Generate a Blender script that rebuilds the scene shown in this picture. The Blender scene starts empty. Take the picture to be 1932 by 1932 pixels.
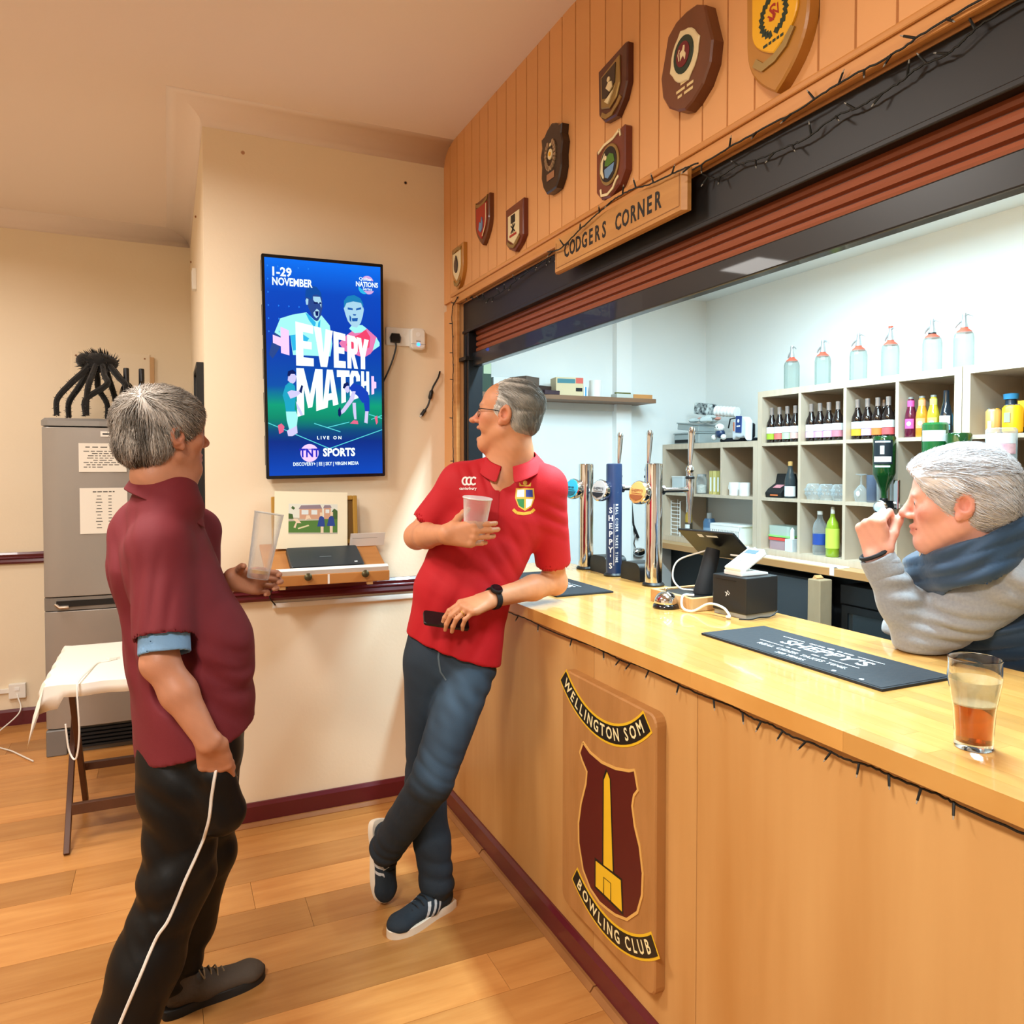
import bpy, bmesh, math, random
import numpy as np
from math import pi, sin, cos, tan, atan2, radians, sqrt, floor
from mathutils import Vector, Matrix, Euler
random.seed(7)
SC = bpy.context.scene
COL = SC.collection
# ---------------- camera, world, lights, exposure ----------------
FPX, PPX, PPY, IMG = 1426.0, 966.0, 917.0, 1932.0
CAM = Vector((0, 0, 1.6)); YAW = radians(24.47); PITCH = radians(1.5)
cd = bpy.data.cameras.new('camera'); cam = bpy.data.objects.new('camera', cd); COL.objects.link(cam)
cd.sensor_width = 36; cd.lens = 36 * FPX / IMG; cd.shift_y = -(966 - PPY) / IMG; cd.clip_start = .05
cam.location = CAM; cam.rotation_euler = (pi/2 - PITCH, 0, -YAW)
SC.camera = cam
FW = Vector((sin(YAW)*cos(PITCH), cos(YAW)*cos(PITCH), -sin(PITCH)))
RT = Vector((cos(YAW), -sin(YAW), 0)); UP = RT.cross(FW)
def ray(x, y): return FW + RT*((x-PPX)/FPX) + UP*((PPY-y)/FPX)
def at(x, y, d): return CAM + ray(x, y)*d            # a point at depth d metres
def on_x(x, y, X): r = ray(x, y); return CAM + r*((X-CAM.x)/r.x)
def on_y(x, y, Y): r = ray(x, y); return CAM + r*((Y-CAM.y)/r.y)
def on_z(x, y, Z): r = ray(x, y); return CAM + r*((Z-CAM.z)/r.z)
vs = SC.view_settings
SC.display_settings.display_device = 'sRGB'
vs.view_transform = 'Standard'; vs.look = 'None'; vs.gamma = 1; vs.use_curve_mapping = False
vs.exposure = 0.12
wd = bpy.data.worlds.new('world'); SC.world = wd; wd.use_nodes = True
wd.node_tree.nodes['Background'].inputs[0].default_value = (1, .80, .62, 1)
wd.node_tree.nodes['Background'].inputs[1].default_value = .10
def area(name, loc, size, power, col, rot=(0,0,0), size_y=None, spread=pi):
    l = bpy.data.lights.new(name, 'AREA'); l.energy = power; l.color = col; l.size = size
    if size_y: l.shape = 'RECTANGLE'; l.size_y = size_y
    l.spread = spread
    o = bpy.data.objects.new(name, l); COL.objects.link(o); o.location = loc; o.rotation_euler = rot
    return o
WARM = (1, .965, .91); COOL = (.60, .87, 1)
area('ceiling_lamp_lounge', (-.75, 2.45, 3.07), .5, 46, WARM, spread=radians(165))
area('ceiling_lamp_rear', (-.85, .1, 3.07), .6, 96, WARM, spread=radians(172))
area('ceiling_lamp_alcove', (-1.4, 4.3, 3.05), .4, 17, WARM, spread=radians(165))
area('bar_tube_lamp', (1.62, 1.35, 2.82), .10, 50, COOL, size_y=.7)
area('bar_tube_lamp_far', (1.62, 2.35, 2.82), .10, 52, COOL, size_y=.6)
area('bar_tube_lamp_back', (2.7, 2.6, 2.82), .5, 80, COOL, size_y=1.8)
# ---------------- helpers: materials ----------------
def lin(c):
    if isinstance(c, str): c = [int(c[i:i+2], 16)/255 for i in (0, 2, 4)]
    return tuple(((v+.055)/1.055)**2.4 if v > .04045 else v/12.92 for v in c)
MATS = {}
def mat(name, col, rough=.5, metal=0, bump=None, var=None, emit=None, trans=0, ior=1.45, coat=0, alpha=1, sss=0, rnd=0, attr=None, sheen=0, spec=None, edge=0):
    """bump=(scale,strength[,stretch]); var=(second colour, scale, stretch xyz, contrast); rnd = per-object brightness variation"""
    if name in MATS: return MATS[name]
    m = bpy.data.materials.new(name); m.use_nodes = True; nt = m.node_tree; N = nt.nodes; L = nt.links
    b = N['Principled BSDF']; c = lin(col); b.inputs['Base Color'].default_value = (*c, 1)
    b.inputs['Roughness'].default_value = rough; b.inputs['Metallic'].default_value = metal
    b.inputs['IOR'].default_value = ior; b.inputs['Transmission Weight'].default_value = trans
    b.inputs['Coat Weight'].default_value = coat; b.inputs['Alpha'].default_value = alpha
    b.inputs['Sheen Weight'].default_value = sheen
    if spec is not None: b.inputs['Specular IOR Level'].default_value = spec
    if sss: b.inputs['Subsurface Weight'].default_value = sss; b.inputs['Subsurface Radius'].default_value = (.01, .004, .002)
    if emit: b.inputs['Emission Color'].default_value = (*lin(emit[0]), 1); b.inputs['Emission Strength'].default_value = emit[1]
    m.diffuse_color = (*c, 1)
    tc = N.new('ShaderNodeTexCoord')
    def noise(scale, stretch, detail=4, off=True):
        mp = N.new('ShaderNodeMapping'); mp.inputs['Scale'].default_value = stretch
        L.new(tc.outputs['Object'], mp.inputs['Vector'])
        n = N.new('ShaderNodeTexNoise'); n.inputs['Scale'].default_value = scale; n.inputs['Detail'].default_value = detail
        if rnd and off:
            oi = N.new('ShaderNodeObjectInfo'); mu = N.new('ShaderNodeMath'); mu.operation = 'MULTIPLY'; mu.inputs[1].default_value = 37
            L.new(oi.outputs['Random'], mu.inputs[0]); n.noise_dimensions = '4D'; L.new(mu.outputs[0], n.inputs['W'])
        L.new(mp.outputs[0], n.inputs['Vector']); return n
    if edge:      # thin glass: denser where the wall is seen edge-on
        lw = N.new('ShaderNodeLayerWeight'); lw.inputs['Blend'].default_value = .35; r = N.new('ShaderNodeMapRange')
        r.inputs[1].default_value = .1; r.inputs[3].default_value = alpha; r.inputs[4].default_value = .85; L.new(lw.outputs['Facing'], r.inputs[0]); L.new(r.outputs[0], b.inputs['Alpha'])
    last = None
    if attr:
        a = N.new('ShaderNodeAttribute'); a.attribute_name = attr; last = a.outputs['Color']
    if var:
        c2, sc, st, con = var
        n = noise(sc, st); r = N.new('ShaderNodeMapRange'); r.inputs[1].default_value = .5-.5*con; r.inputs[2].default_value = .5+.5*con
        L.new(n.outputs['Fac'], r.inputs[0]); mx = N.new('ShaderNodeMix'); mx.data_type = 'RGBA'
        mx.inputs[6].default_value = (*c, 1); mx.inputs[7].default_value = (*lin(c2), 1); L.new(r.outputs[0], mx.inputs[0])
        if last is not None:
            mx.blend_type = 'MULTIPLY'; L.new(last, mx.inputs[6])
        last = mx.outputs[2]
    if rnd:
        oi = N.new('ShaderNodeObjectInfo'); r = N.new('ShaderNodeMapRange'); r.inputs[3].default_value = 1-rnd; r.inputs[4].default_value = 1+rnd
        L.new(oi.outputs['Random'], r.inputs[0]); mx = N.new('ShaderNodeMix'); mx.data_type = 'RGBA'; mx.blend_type = 'MULTIPLY'; mx.inputs[0].default_value = 1
        if last is not None: L.new(last, mx.inputs[6])
        else: mx.inputs[6].default_value = (*c, 1)
        cb = N.new('ShaderNodeCombineColor'); [L.new(r.outputs[0], cb.inputs[i]) for i in range(3)]
        L.new(cb.outputs[0], mx.inputs[7]); last = mx.outputs[2]
    if last is not None: L.new(last, b.inputs['Base Color'])
    if bump:
        st = bump[2] if len(bump) > 2 else (1, 1, 1)
        n = noise(bump[0], st); bp = N.new('ShaderNodeBump'); bp.inputs['Strength'].default_value = bump[1]; bp.inputs['Distance'].default_value = .01
        L.new(n.outputs['Fac'], bp.inputs['Height']); L.new(bp.outputs[0], b.inputs['Normal'])
    MATS[name] = m; return m
def emitmat(name, col, s=1.0, grad=None):
    if name in MATS: return MATS[name]
    m = bpy.data.materials.new(name); m.use_nodes = True; N = m.node_tree.nodes; L = m.node_tree.links
    b = N['Principled BSDF']; b.inputs['Base Color'].default_value = (0, 0, 0, 1); b.inputs['Roughness'].default_value = .3
    b.inputs['Specular IOR Level'].default_value = .1
    b.inputs['Emission Color'].default_value = (*lin(col), 1); b.inputs['Emission Strength'].default_value = s
    if grad:
        tc = N.new('ShaderNodeTexCoord'); sp = N.new('ShaderNodeSeparateXYZ'); L.new(tc.outputs['Generated'], sp.inputs[0])
        cr = N.new('ShaderNodeValToRGB'); e = cr.color_ramp.elements
        while len(e) < len(grad): e.new(.5)
        for k, (p, c) in enumerate(grad): e[k].position = p; e[k].color = (*lin(c), 1)
        L.new(sp.outputs[1], cr.inputs[0]); L.new(cr.outputs[0], b.inputs['Emission Color'])
    MATS[name] = m; return m
# ---------------- helpers: mesh builder ----------------
class MB:
    def __init__(s): s.v = []; s.f = []; s.mi = []; s.M = Matrix(); s.cur = 0
    def add(s, vs, fs):
        o = len(s.v); M = s.M
        s.v += [tuple(M @ Vector(p)) for p in vs]; s.f += [tuple(i+o for i in f) for f in fs]; s.mi += [s.cur]*len(fs); return s
    def box(s, x0, x1, y0, y1, z0, z1):
        if x0 > x1: x0, x1 = x1, x0
        if y0 > y1: y0, y1 = y1, y0
        if z0 > z1: z0, z1 = z1, z0
        return s.add([(x0,y0,z0),(x1,y0,z0),(x1,y1,z0),(x0,y1,z0),(x0,y0,z1),(x1,y0,z1),(x1,y1,z1),(x0,y1,z1)],
              [(3,2,1,0),(4,5,6,7),(0,1,5,4),(1,2,6,5),(2,3,7,6),(3,0,4,7)])
    def cbox(s, c, d): return s.box(c[0]-d[0]/2, c[0]+d[0]/2, c[1]-d[1]/2, c[1]+d[1]/2, c[2]-d[2]/2, c[2]+d[2]/2)
    def tube(s, pts, r, n=6, caps=True, flat=None):
        pts = [Vector(p) for p in pts]; rs = r if isinstance(r, (list, tuple)) else [r]*len(pts)
        vs = []; fs = []; ref = None
        for i, p in enumerate(pts):
            t = (pts[min(i+1, len(pts)-1)] - pts[max(i-1, 0)]).normalized()
            if ref is None: ref = Vector((0,0,1)) if abs(t.z) < .9 else Vector((1,0,0))
            u = (ref - t*ref.dot(t))
            if u.length < 1e-4: u = t.orthogonal()
            u.normalize(); w = t.cross(u); ref = u
            for k in range(n):
                a = 2*pi*k/n; vs.append(p + u*cos(a)*rs[i] + w*sin(a)*rs[i]*(flat or 1))
        for i in range(len(pts)-1):
            for k in range(n): fs.append((i*n+k, i*n+(k+1)%n, (i+1)*n+(k+1)%n, (i+1)*n+k))
        if caps: fs.append(tuple(range(n-1, -1, -1))); fs.append(tuple((len(pts)-1)*n+k for k in range(n)))
        return s.add(vs, fs)
    def cyl(s, p0, p1, r0, r1=None, n=16): return s.tube([p0, p1], [r0, r0 if r1 is None else r1], n)
    def lathe(s, prof, n=24, c=(0,0,0), sx=1, sy=1):
        vs = []; fs = []; m = len(prof)
        for r, z in prof:
            for k in range(n): a = 2*pi*k/n; vs.append((c[0]+max(r,1e-5)*cos(a)*sx, c[1]+max(r,1e-5)*sin(a)*sy, c[2]+z))
        for i in range(m-1):
            for k in range(n): fs.append((i*n+k, i*n+(k+1)%n, (i+1)*n+(k+1)%n, (i+1)*n+k))
        if prof[0][0] > 1e-4: fs.append(tuple(range(n-1, -1, -1)))
        if prof[-1][0] > 1e-4: fs.append(tuple((m-1)*n+k for k in range(n)))
        return s.add(vs, fs)
    def prism(s, poly, z0, z1, inset=0):
        """polygon (counter-clockwise) extruded along local z; inset shrinks the top about the centre (chamfer)"""
        a = sum(poly[i][0]*poly[(i+1)%len(poly)][1]-poly[(i+1)%len(poly)][0]*poly[i][1] for i in range(len(poly)))
        if a < 0: poly = poly[::-1]
        n = len(poly); cx = sum(p[0] for p in poly)/n; cy = sum(p[1] for p in poly)/n
        rings = [(z0, 0), (z1, 0)] if not inset else [(z0, 0), (z1-inset, 0), (z1, inset)]
        vs = []; fs = []
        for z, ins in rings:
            for p in poly:
                d = Vector((cx-p[0], cy-p[1])); l = d.length; k = ins*1.3/l if l > 1e-6 else 0
                vs.append((p[0]+d.x*k, p[1]+d.y*k, z))
        for j in range(len(rings)-1):
            for i in range(n): fs.append((j*n+i, j*n+(i+1)%n, (j+1)*n+(i+1)%n, (j+1)*n+i))
        fs.append(tuple(range(n-1, -1, -1))); fs.append(tuple((len(rings)-1)*n+i for i in range(n)))
        return s.add(vs, fs)
    def flat(s, poly, z):
        a = sum(poly[i][0]*poly[(i+1)%len(poly)][1]-poly[(i+1)%len(poly)][0]*poly[i][1] for i in range(len(poly)))
        if a < 0: poly = poly[::-1]
        return s.add([(p[0], p[1], z) for p in poly], [tuple(range(len(poly)))])
    def strip(s, pts, w, z, h=0):
        """flat ribbon along 2D points"""
        n = len(pts); P = [Vector(p) for p in pts]; A = []; B = []
        for i in range(n):
            t = (P[min(i+1,n-1)]-P[max(i-1,0)]).normalized(); q = Vector((-t.y, t.x)); ww = w[i] if isinstance(w, (list,tuple)) else w
            A.append(P[i]+q*ww/2); B.append(P[i]-q*ww/2)
        for i in range(n-1): s.prism([B[i], B[i+1], A[i+1], A[i]], z, z+h) if h else s.flat([B[i], B[i+1], A[i+1], A[i]], z)
        return s
    def ball(s, c, r, n=12, m=8):
        r = r if isinstance(r, (list, tuple)) else (r, r, r); vs = [(c[0], c[1], c[2]-r[2])]; fs = []
        for j in range(1, m):
            t = -pi/2+pi*j/m
            for k in range(n): a = 2*pi*k/n; vs.append((c[0]+r[0]*cos(t)*cos(a), c[1]+r[1]*cos(t)*sin(a), c[2]+r[2]*sin(t)))
        vs.append((c[0], c[1], c[2]+r[2])); T = len(vs)-1
        for k in range(n): fs.append((0, 1+(k+1)%n, 1+k)); fs.append((T, T-n+k, T-n+(k+1)%n))
        for j in range(m-2):
            for k in range(n): fs.append((1+j*n+k, 1+j*n+(k+1)%n, 1+(j+1)*n+(k+1)%n, 1+(j+1)*n+k))
        return s.add(vs, fs)
    def text(s, body, size, x=0, y=0, z=0, sx=1, rot=0, bold=0, align='CENTER', ext=0, res=2, space=1):
        cu = bpy.data.curves.new('t', 'FONT'); cu.body = body; cu.size = size; cu.align_x = align; cu.align_y = 'CENTER'
        cu.resolution_u = res; cu.offset = bold*size; cu.extrude = ext; cu.space_character = space
        o = bpy.data.objects.new('t', cu); me = o.to_mesh()
        M = Matrix.Translation((x, y, z)) @ Matrix.Rotation(rot, 4, 'Z') @ Matrix.Diagonal((sx, 1, 1, 1))
        s.add([M @ v.co for v in me.vertices], [tuple(p.vertices) for p in me.polygons])
        o.to_mesh_clear(); bpy.data.objects.remove(o); bpy.data.curves.remove(cu); return s
    def words(s, cx, y, w, h, z, n=4):
        """a line of print too small to read in the photograph: n word-long strokes"""
        r = random.Random(int(abs(cx*977+y*7919+w*613)*1e4) % 99991); L = [r.uniform(.5, 1.5) for _ in range(n)]; k = w/(sum(L)+.35*(n-1)); x = cx-w/2
        for l in L: s.box(x, x+l*k, y-h/2, y+h/2, z-.0003, z); x += (l+.35)*k
        return s
    def mesh(s, name, mats, smooth=False, recalc=False):
        me = bpy.data.meshes.new(name); me.from_pydata(s.v, [], s.f)
        for m in (mats if isinstance(mats, (list, tuple)) else [mats]): me.materials.append(m)
        me.polygons.foreach_set('material_index', s.mi)
        me.update()
        if smooth: me.polygons.foreach_set('use_smooth', [True]*len(me.polygons)); me.set_sharp_from_angle(angle=radians(38))
        return me
    def build(s, name, mats, parent=None, smooth=False, bev=0, seg=2):
        o = bpy.data.objects.new(name, s.mesh(name, mats, smooth)); COL.objects.link(o)
        if parent is not None: o.parent = parent
        if bev:
            md = o.modifiers.new('bevel', 'BEVEL'); md.width = bev; md.segments = seg; md.limit_method = 'ANGLE'; md.angle_limit = radians(40)
            md.harden_normals = False
        return o
def tag(o, label=None, cat=None, group=None, kind=None):
    if label: o['label'] = label
    if cat: o['category'] = cat
    if group: o['group'] = group
    if kind: o['kind'] = kind
    return o
def thing(name, label, cat, loc=(0,0,0), rot=(0,0,0), group=None):
    o = bpy.data.objects.new(name, None); o.empty_display_size = .05; COL.objects.link(o); o.location = loc; o.rotation_euler = rot
    return tag(o, label, cat, group)
def struct(name, mb, m, label=None, parent=None, **k):
    o = mb.build(name, m, parent, **k)
    if parent is None: tag(o, label, None, None, 'structure')
    return o
def dup(root, loc, rotz=None, label=None, group=None, rot=None, scale=None):
    r = root.copy(); COL.objects.link(r); r.location = loc
    if rotz is not None: r.rotation_euler = (0, 0, rotz)
    if rot is not None: r.rotation_euler = rot
    if scale: r.scale = (scale,)*3
    if label: r['label'] = label
    if group: r['group'] = group
    for ch in list(root.children):
        c = ch.copy(); COL.objects.link(c); c.parent = r
        for g in ch.children:
            d = g.copy(); COL.objects.link(d); d.parent = c
    return r
def inst(o, parent, loc=(0,0,0), rot=(0,0,0), name=None):
    c = o.copy(); COL.objects.link(c); c.parent = parent; c.location = loc; c.rotation_euler = rot; return c
RX_TV = (pi/2, 0, 0)          # local x right, y up, z out of the wall facing the camera
RX_BAR = (pi/2, 0, -pi/2)     # the same for the bar wall (z towards the lounge)
def arc(cx, cy, r, a0, a1, n=12, ry=None): return [(cx+r*cos(a0+(a1-a0)*i/n), cy+(ry or r)*sin(a0+(a1-a0)*i/n)) for i in range(n+1)]
def bez(p, n=16):
    """Catmull-Rom through points"""
    P = [Vector(q) for q in p]; P = [P[0]*2-P[1]] + P + [P[-1]*2-P[-2]]; out = []
    for i in range(1, len(P)-2):
        for k in range(n):
            t = k/n; a, b, c, d = P[i-1:i+3]
            out.append(.5*((2*b)+(c-a)*t+(2*a-5*b+4*c-d)*t*t+(3*b-a-3*c+d)*t**3))
    out.append(P[-2]); return out
# ---------------- shared materials ----------------
M_WALL = mat('cream_wall_paint', 'F2E3CA', .75, bump=(60, .06), var=('EAD9BB', 1.2, (1,1,1), .8))
M_CEIL = mat('ceiling_paint', 'F2E2D6', .85, bump=(14, .12))
M_WHITE = mat('bar_white_wall', 'F2F4F2', .8, bump=(30, .08), var=('E8EAE8', .8, (1,1,1), .7))
M_MAROON = mat('maroon_gloss_paint', '5A1420', .28, coat=.3)
M_OAK = mat('floor_laminate', 'CF9757', .32, var=('A5652C', 3.2, (1.0, 9, 1), .9), bump=(8, .05, (1, 12, 1)), rnd=.24)
M_PLANK = mat('tan_boarding_paint', 'DEA268', .55, bump=(20, .05, (1, 1, .1)), rnd=.03)
M_TRIM = mat('varnished_pine', 'D79A58', .4, var=('B9773A', 5, (1, .25, 9), .8), coat=.2)
M_PLY = mat('bar_front_ply', 'D0A064', .45, var=('B47C3E', 1.8, (1, 3.2, .30), .45), rnd=.05)
M_BLACK = mat('black_paint', '1B1A1A', .45)
M_BLK = mat('black_plastic', '0E0E10', .4)
M_BLKM = mat('matt_black', '141416', .7)
M_STEEL = mat('chrome', 'D8D8DA', .08, 1)
M_WPL = mat('white_plastic', 'EDEAE2', .4)
M_WHT = mat('plain_white', 'F4F4F2', .5)
M_GLASS = mat('clear_glass', 'FFFFFF', .02, trans=1, ior=1.45)
M_BRASS = mat('brass', 'C8A050', .3, 1)
# ---------------- the room ----------------
XW, XB, XC, YT, YB, ZC = 1.237, 1.187, 1.157, 3.517, 5.5, 3.13   # bar wall, bar front, worktop edge, TV wall, alcove wall, ceiling
XP, XL = .149, -2.2                                              # pillar side, left wall
Y0 = -2.2                                                       # rear of the room
ZT = 1.099                                                       # worktop height
XR = 3.86; YE = 4.8; ZR = 2.89                                   # bar room: back wall, end wall, ceiling
# floor with laminate planks as pieces
fl = MB().box(XL-.1, XR+.1, Y0-.1, YB+.2, -.06, -.008)
floor_o = struct('floor', fl, M_BLKM, 'oak laminate floor running under the whole lounge and bar')
PW, PL = .192, 1.285
pm = MB().box(-PL/2+.0006, PL/2-.0006, -PW/2+.0006, PW/2-.0006, -.008, 0).mesh('plank', M_OAK)
def plank(x0, x1, y):
    if x1-x0 < .05: return
    if abs(x1-x0-PL) < .01: me = pm
    else: me = MB().box(-(x1-x0)/2+.0006, (x1-x0)/2-.0006, -PW/2+.0006, PW/2-.0006, -.008, 0).mesh('plank', M_OAK)
    o = bpy.data.objects.new('plank', me); COL.objects.link(o); o.parent = floor_o; o.location = ((x0+x1)/2, y, 0)
row = 0; y = 2.066 - PW*6 + PW/2
while y < YB:
    xr = XB if y < YT else XP
    x = .936 - PL*3 + [0, -.55, .37, -.18, .62, -.73][row % 6] + (-.31 if row % 2 else 0)
    while x < xr:
        a, b = max(x, -1.9), min(x+PL, xr)
        plank(a, b, y); x += PL
    y += PW; row += 1
wall_bits = []
struct('wall_tv', MB().box(XP, XW+.1, YT, YT+.12, 0, ZC+.05), M_WALL, 'cream painted wall behind the television')
struct('wall_pillar', MB().box(XP, XP+.12, YT+.12, YB, 0, ZC+.05), M_WALL, 'cream painted return wall beside the fridge alcove')
struct('wall_back', MB().box(XL-.1, XP+.12, YB, YB+.1, 0, ZC+.05), M_WALL, 'cream painted back wall of the fridge alcove')
struct('wall_left', MB().box(XL-.1, XL, Y0, YB, 0, ZC+.05), M_WALL, 'cream painted wall on the far left, outside the view')
struct('wall_rear', MB().box(XL-.1, XR+.1, Y0-.1, Y0, 0, ZC+.05), M_WALL, 'cream painted wall behind the viewer')
struct('ceiling', MB().box(XL-.1, XW+.1, Y0-.1, YB+.1, ZC, ZC+.05), M_CEIL, 'pinkish cream plaster ceiling of the lounge')
# coved cornice: profile swept round the alcove wall, the pillar and the television wall
def cove(name, pts, outs, d=.14, h=.08, rev=False, label=''):
    """pts along the wall top; outs = direction (x,y) away from the wall at each point (mitred)"""
    prof = [(d*(1-sin(a)), -h*(1-cos(a))-0.0) for a in [0, .3, .6, .9, 1.2, pi/2]]
    prof = [(d, 0)] + prof[1:-1] + [(0, -h)]
    vs = []; fs = []; n = len(prof)
    for p, o in zip(pts, outs):
        for u, w in prof: vs.append((p[0]+o[0]*u, p[1]+o[1]*u, ZC+w))
    for i in range(len(pts)-1):
        for k in range(n-1): fs.append((i*n+k, (i+1)*n+k, (i+1)*n+k+1, i*n+k+1))
    o = struct(name, MB().add(vs, fs), M_CEIL, label, smooth=True)
    md = o.modifiers.new('s', 'SOLIDIFY'); md.thickness = .004; md.offset = 0
cove('trim_1', [(XW, YT), (XP, YT), (XP, YB)], [(0, -1), (-1, -1), (-1, -1)], label='coved cornice over the television wall and pillar')
cove('trim_2', [(XP, YB), (XL, YB)], [(-1, -1), (0, -1)], label='coved cornice over the alcove back wall')
# skirting, quadrant strips, dado rails
def rail(name, a, b, out, z0, z1, t, m, label, bead=True):
    d = Vector((b[0]-a[0], b[1]-a[1], 0)); o = Vector((out[0], out[1], 0)); mb = MB()
    prof = [(0, z0), (t, z0), (t, z1-.015), (t*.45, z1), (0, z1)] if bead else [(0, z0), (t*.7, z0), (t, z0+.012), (t*.8, (z0+z1)/2-.008), (t*1.15, (z0+z1)/2), (t*.8, (z0+z1)/2+.008), (t, z1-.012), (t*.7, z1), (0, z1)]
    vs = []; n = len(prof)
    for q in (Vector((*a, 0)), Vector((*b, 0))):
        for u, z in prof: p = q + o*u; vs.append((p.x, p.y, z))
    fs = [(i, (i+1)%n, n+(i+1)%n, n+i) for i in range(n)] + [tuple(range(n)), tuple(range(2*n-1, n-1, -1))]
    mb.add(vs, fs); ob = struct(name, mb, m, label)
    bm = bmesh.new(); bm.from_mesh(ob.data); bmesh.ops.recalc_face_normals(bm, faces=bm.faces); bm.to_mesh(ob.data); bm.free(); return ob
rail('baseboard_tv', (XP, YT), (XB, YT), (0, -1), 0, .10, .018, M_MAROON, 'maroon skirting board under the television wall')
rail('baseboard_pillar', (XP, YT), (XP, YB), (-1, 0), 0, .10, .018, M_MAROON, 'maroon skirting board along the pillar return')
rail('baseboard_back', (XL, YB), (XP, YB), (0, -1), 0, .10, .018, M_MAROON, 'maroon skirting board along the alcove back wall')
rail('baseboard_bar', (XB, -1.5), (XB, YT), (-1, 0), 0, .10, .016, M_MAROON, 'maroon skirting board along the foot of the bar')
rail('trim_3', (XP, YT), (XW, YT), (0, -1), 1.0, 1.07, .026, M_MAROON, 'maroon dado rail on the television wall', bead=False)
rail('trim_4', (XL, YB), (XP, YB), (0, -1), 1.0, 1.07, .026, M_MAROON, 'maroon dado rail on the alcove back wall', bead=False)
M_BEAD = mat('oak_beading', 'A5703F', .4, var=('85532B', 6, (1,1,1), .8))
rail('trim_5', (XP, YT-.018), (XB-.016, YT-.018), (0, -1), 0, .018, .02, M_BEAD, 'oak beading along the floor below the television')
for k, (ya, yb) in enumerate([(-1.5, 1.72), (1.726, 1.95), (1.956, 2.85), (2.856, YT-.02)]):
    rail('trim_%d' % (6+k), (XB-.016, ya), (XB-.016, yb), (-1, 0), 0, .018, .022, M_BEAD, 'length of oak beading along the foot of the bar, %s' % ['nearest the viewer', 'short middle piece', 'between the short piece and the trainers', 'by the television wall corner'][k])
# bar-side wall above the opening: boarding planks as pieces
ZTB, ZTT = 2.350, 2.407
wr = struct('wall_bar', MB().box(XW+.012, XW+.10, -1.5, YT, ZTB, ZC+.04), M_PLANK, 'tan boarded wall above the bar opening')
gy = on_x(1283, 100, XW).y; PB = .0935
plm = MB().prism([(-PB/2+.001, 0), (PB/2-.001, 0), (PB/2-.003, .012), (-PB/2+.003, .012)], ZTT-.02, ZC).mesh('plank', M_PLANK)
y = gy - PB*26 + PB/2
while y < YT-.02:
    o = bpy.data.objects.new('plank', plm); COL.objects.link(o); o.parent = wr; o.location = (XW+.012, min(y, YT-PB/2+.02), 0); o.rotation_euler = (0, 0, pi/2); y += PB
# boarded jamb strip between the television wall and the opening, pine casing
YJ = 3.30
jb = struct('wall_jamb', MB().box(XW, XW+.10, YJ+.002, YT, ZT+.001, ZTB), M_PLANK, 'tan boarded strip beside the bar opening')
struct('trim_10', MB().box(XW-.022, XW, -1.5, YJ+.045, ZTB, ZTT).box(XW-.030, XW-.022, -1.5, YJ+.05, ZTT-.022, ZTT-.006), M_TRIM, 'varnished pine rail above the bar opening', bev=.004)
struct('trim_11', MB().box(XW-.02, XW, YJ-.005, YJ+.04, 1.1, ZTB), M_TRIM, 'varnished pine upright at the left of the bar opening', bev=.004)
# bar room behind
struct('wall_bar_back', MB().box(XR, XR+.1, -1.5, YE+.1, 0, ZR+.1), M_WHITE, 'white wall behind the bottle shelves')
struct('wall_bar_end', MB().box(XW+.1, XR, YE, YE+.1, 0, ZR+.1), M_WHITE, 'white end wall of the bar with the wall shelf')
struct('wall_bar_side', MB().box(XW, XW+.1, YT+.12, YE, 0, ZR+.1), M_WHITE, 'white wall of the bar backing onto the television wall')
struct('wall_bar_near', MB().box(XW+.1, XR, -1.6, -1.5, 0, ZR+.1), M_WHITE, 'white near wall of the bar, outside the view')
struct('ceiling_bar', MB().box(XW+.1, XR+.1, -1.6, YE+.1, ZR, ZR+.06), M_WHITE, 'white ceiling of the bar')
struct('trim_12', MB().box(3.0, 3.13, YE-.06, YE, 0, ZR), M_WHT, 'white boxed pipe upright on the bar end wall')
# bar counter
bar = thing('bar_counter', 'long wooden bar counter with plywood front and laminated worktop', 'bar counter', (XB, 1.3, 0))
for a, b in [(YT-.004, 2.0), (1.998, on_x(1316, 1400, XB).y+.002), (on_x(1316, 1400, XB).y, .2), (.198, -1.3)]:
    MB().box(0, .02, b-1.3, a-1.3, 0, ZT-.04).build('front_panel', M_PLY, bar, bev=.001, seg=1)
M_STAVE = mat('worktop_stave', 'DDA85F', .22, var=('C58A42', 6, (6, 1, 1), .8), rnd=.15, coat=.4)
M_UNDER = mat('bar_carcass', '3A2A1C', .7)
MB().box(.35, .37, -2.6, 2.2, 0, ZT-.04).box(.02, .37, 2.18, 2.2, 0, ZT-.04).box(.02, .37, -2.6, -2.58, 0, ZT-.04).box(.02, .37, -2.6, 2.2, .6, .62).build('carcass', M_UNDER, bar)
XK = 1.89; NS = 17; SW = (XK-XC)/NS; SLEN = .46
sm = MB().box(-SW/2+.0002, SW/2-.0002, -SLEN/2+.0002, SLEN/2-.0002, -.04, 0).mesh('stave', M_STAVE)
random.seed(3)
def stave(x, y0, y1):
    if y1-y0 < .03: return
    me = sm if abs(y1-y0-SLEN) < 1e-4 else MB().box(-SW/2+.0002, SW/2-.0002, -(y1-y0)/2+.0002, (y1-y0)/2-.0002, -.04, 0).mesh('stave', M_STAVE)
    o = bpy.data.objects.new('stave', me); COL.objects.link(o); o.parent = bar; o.location = (x-XB, (y0+y1)/2-1.3, ZT)
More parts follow.
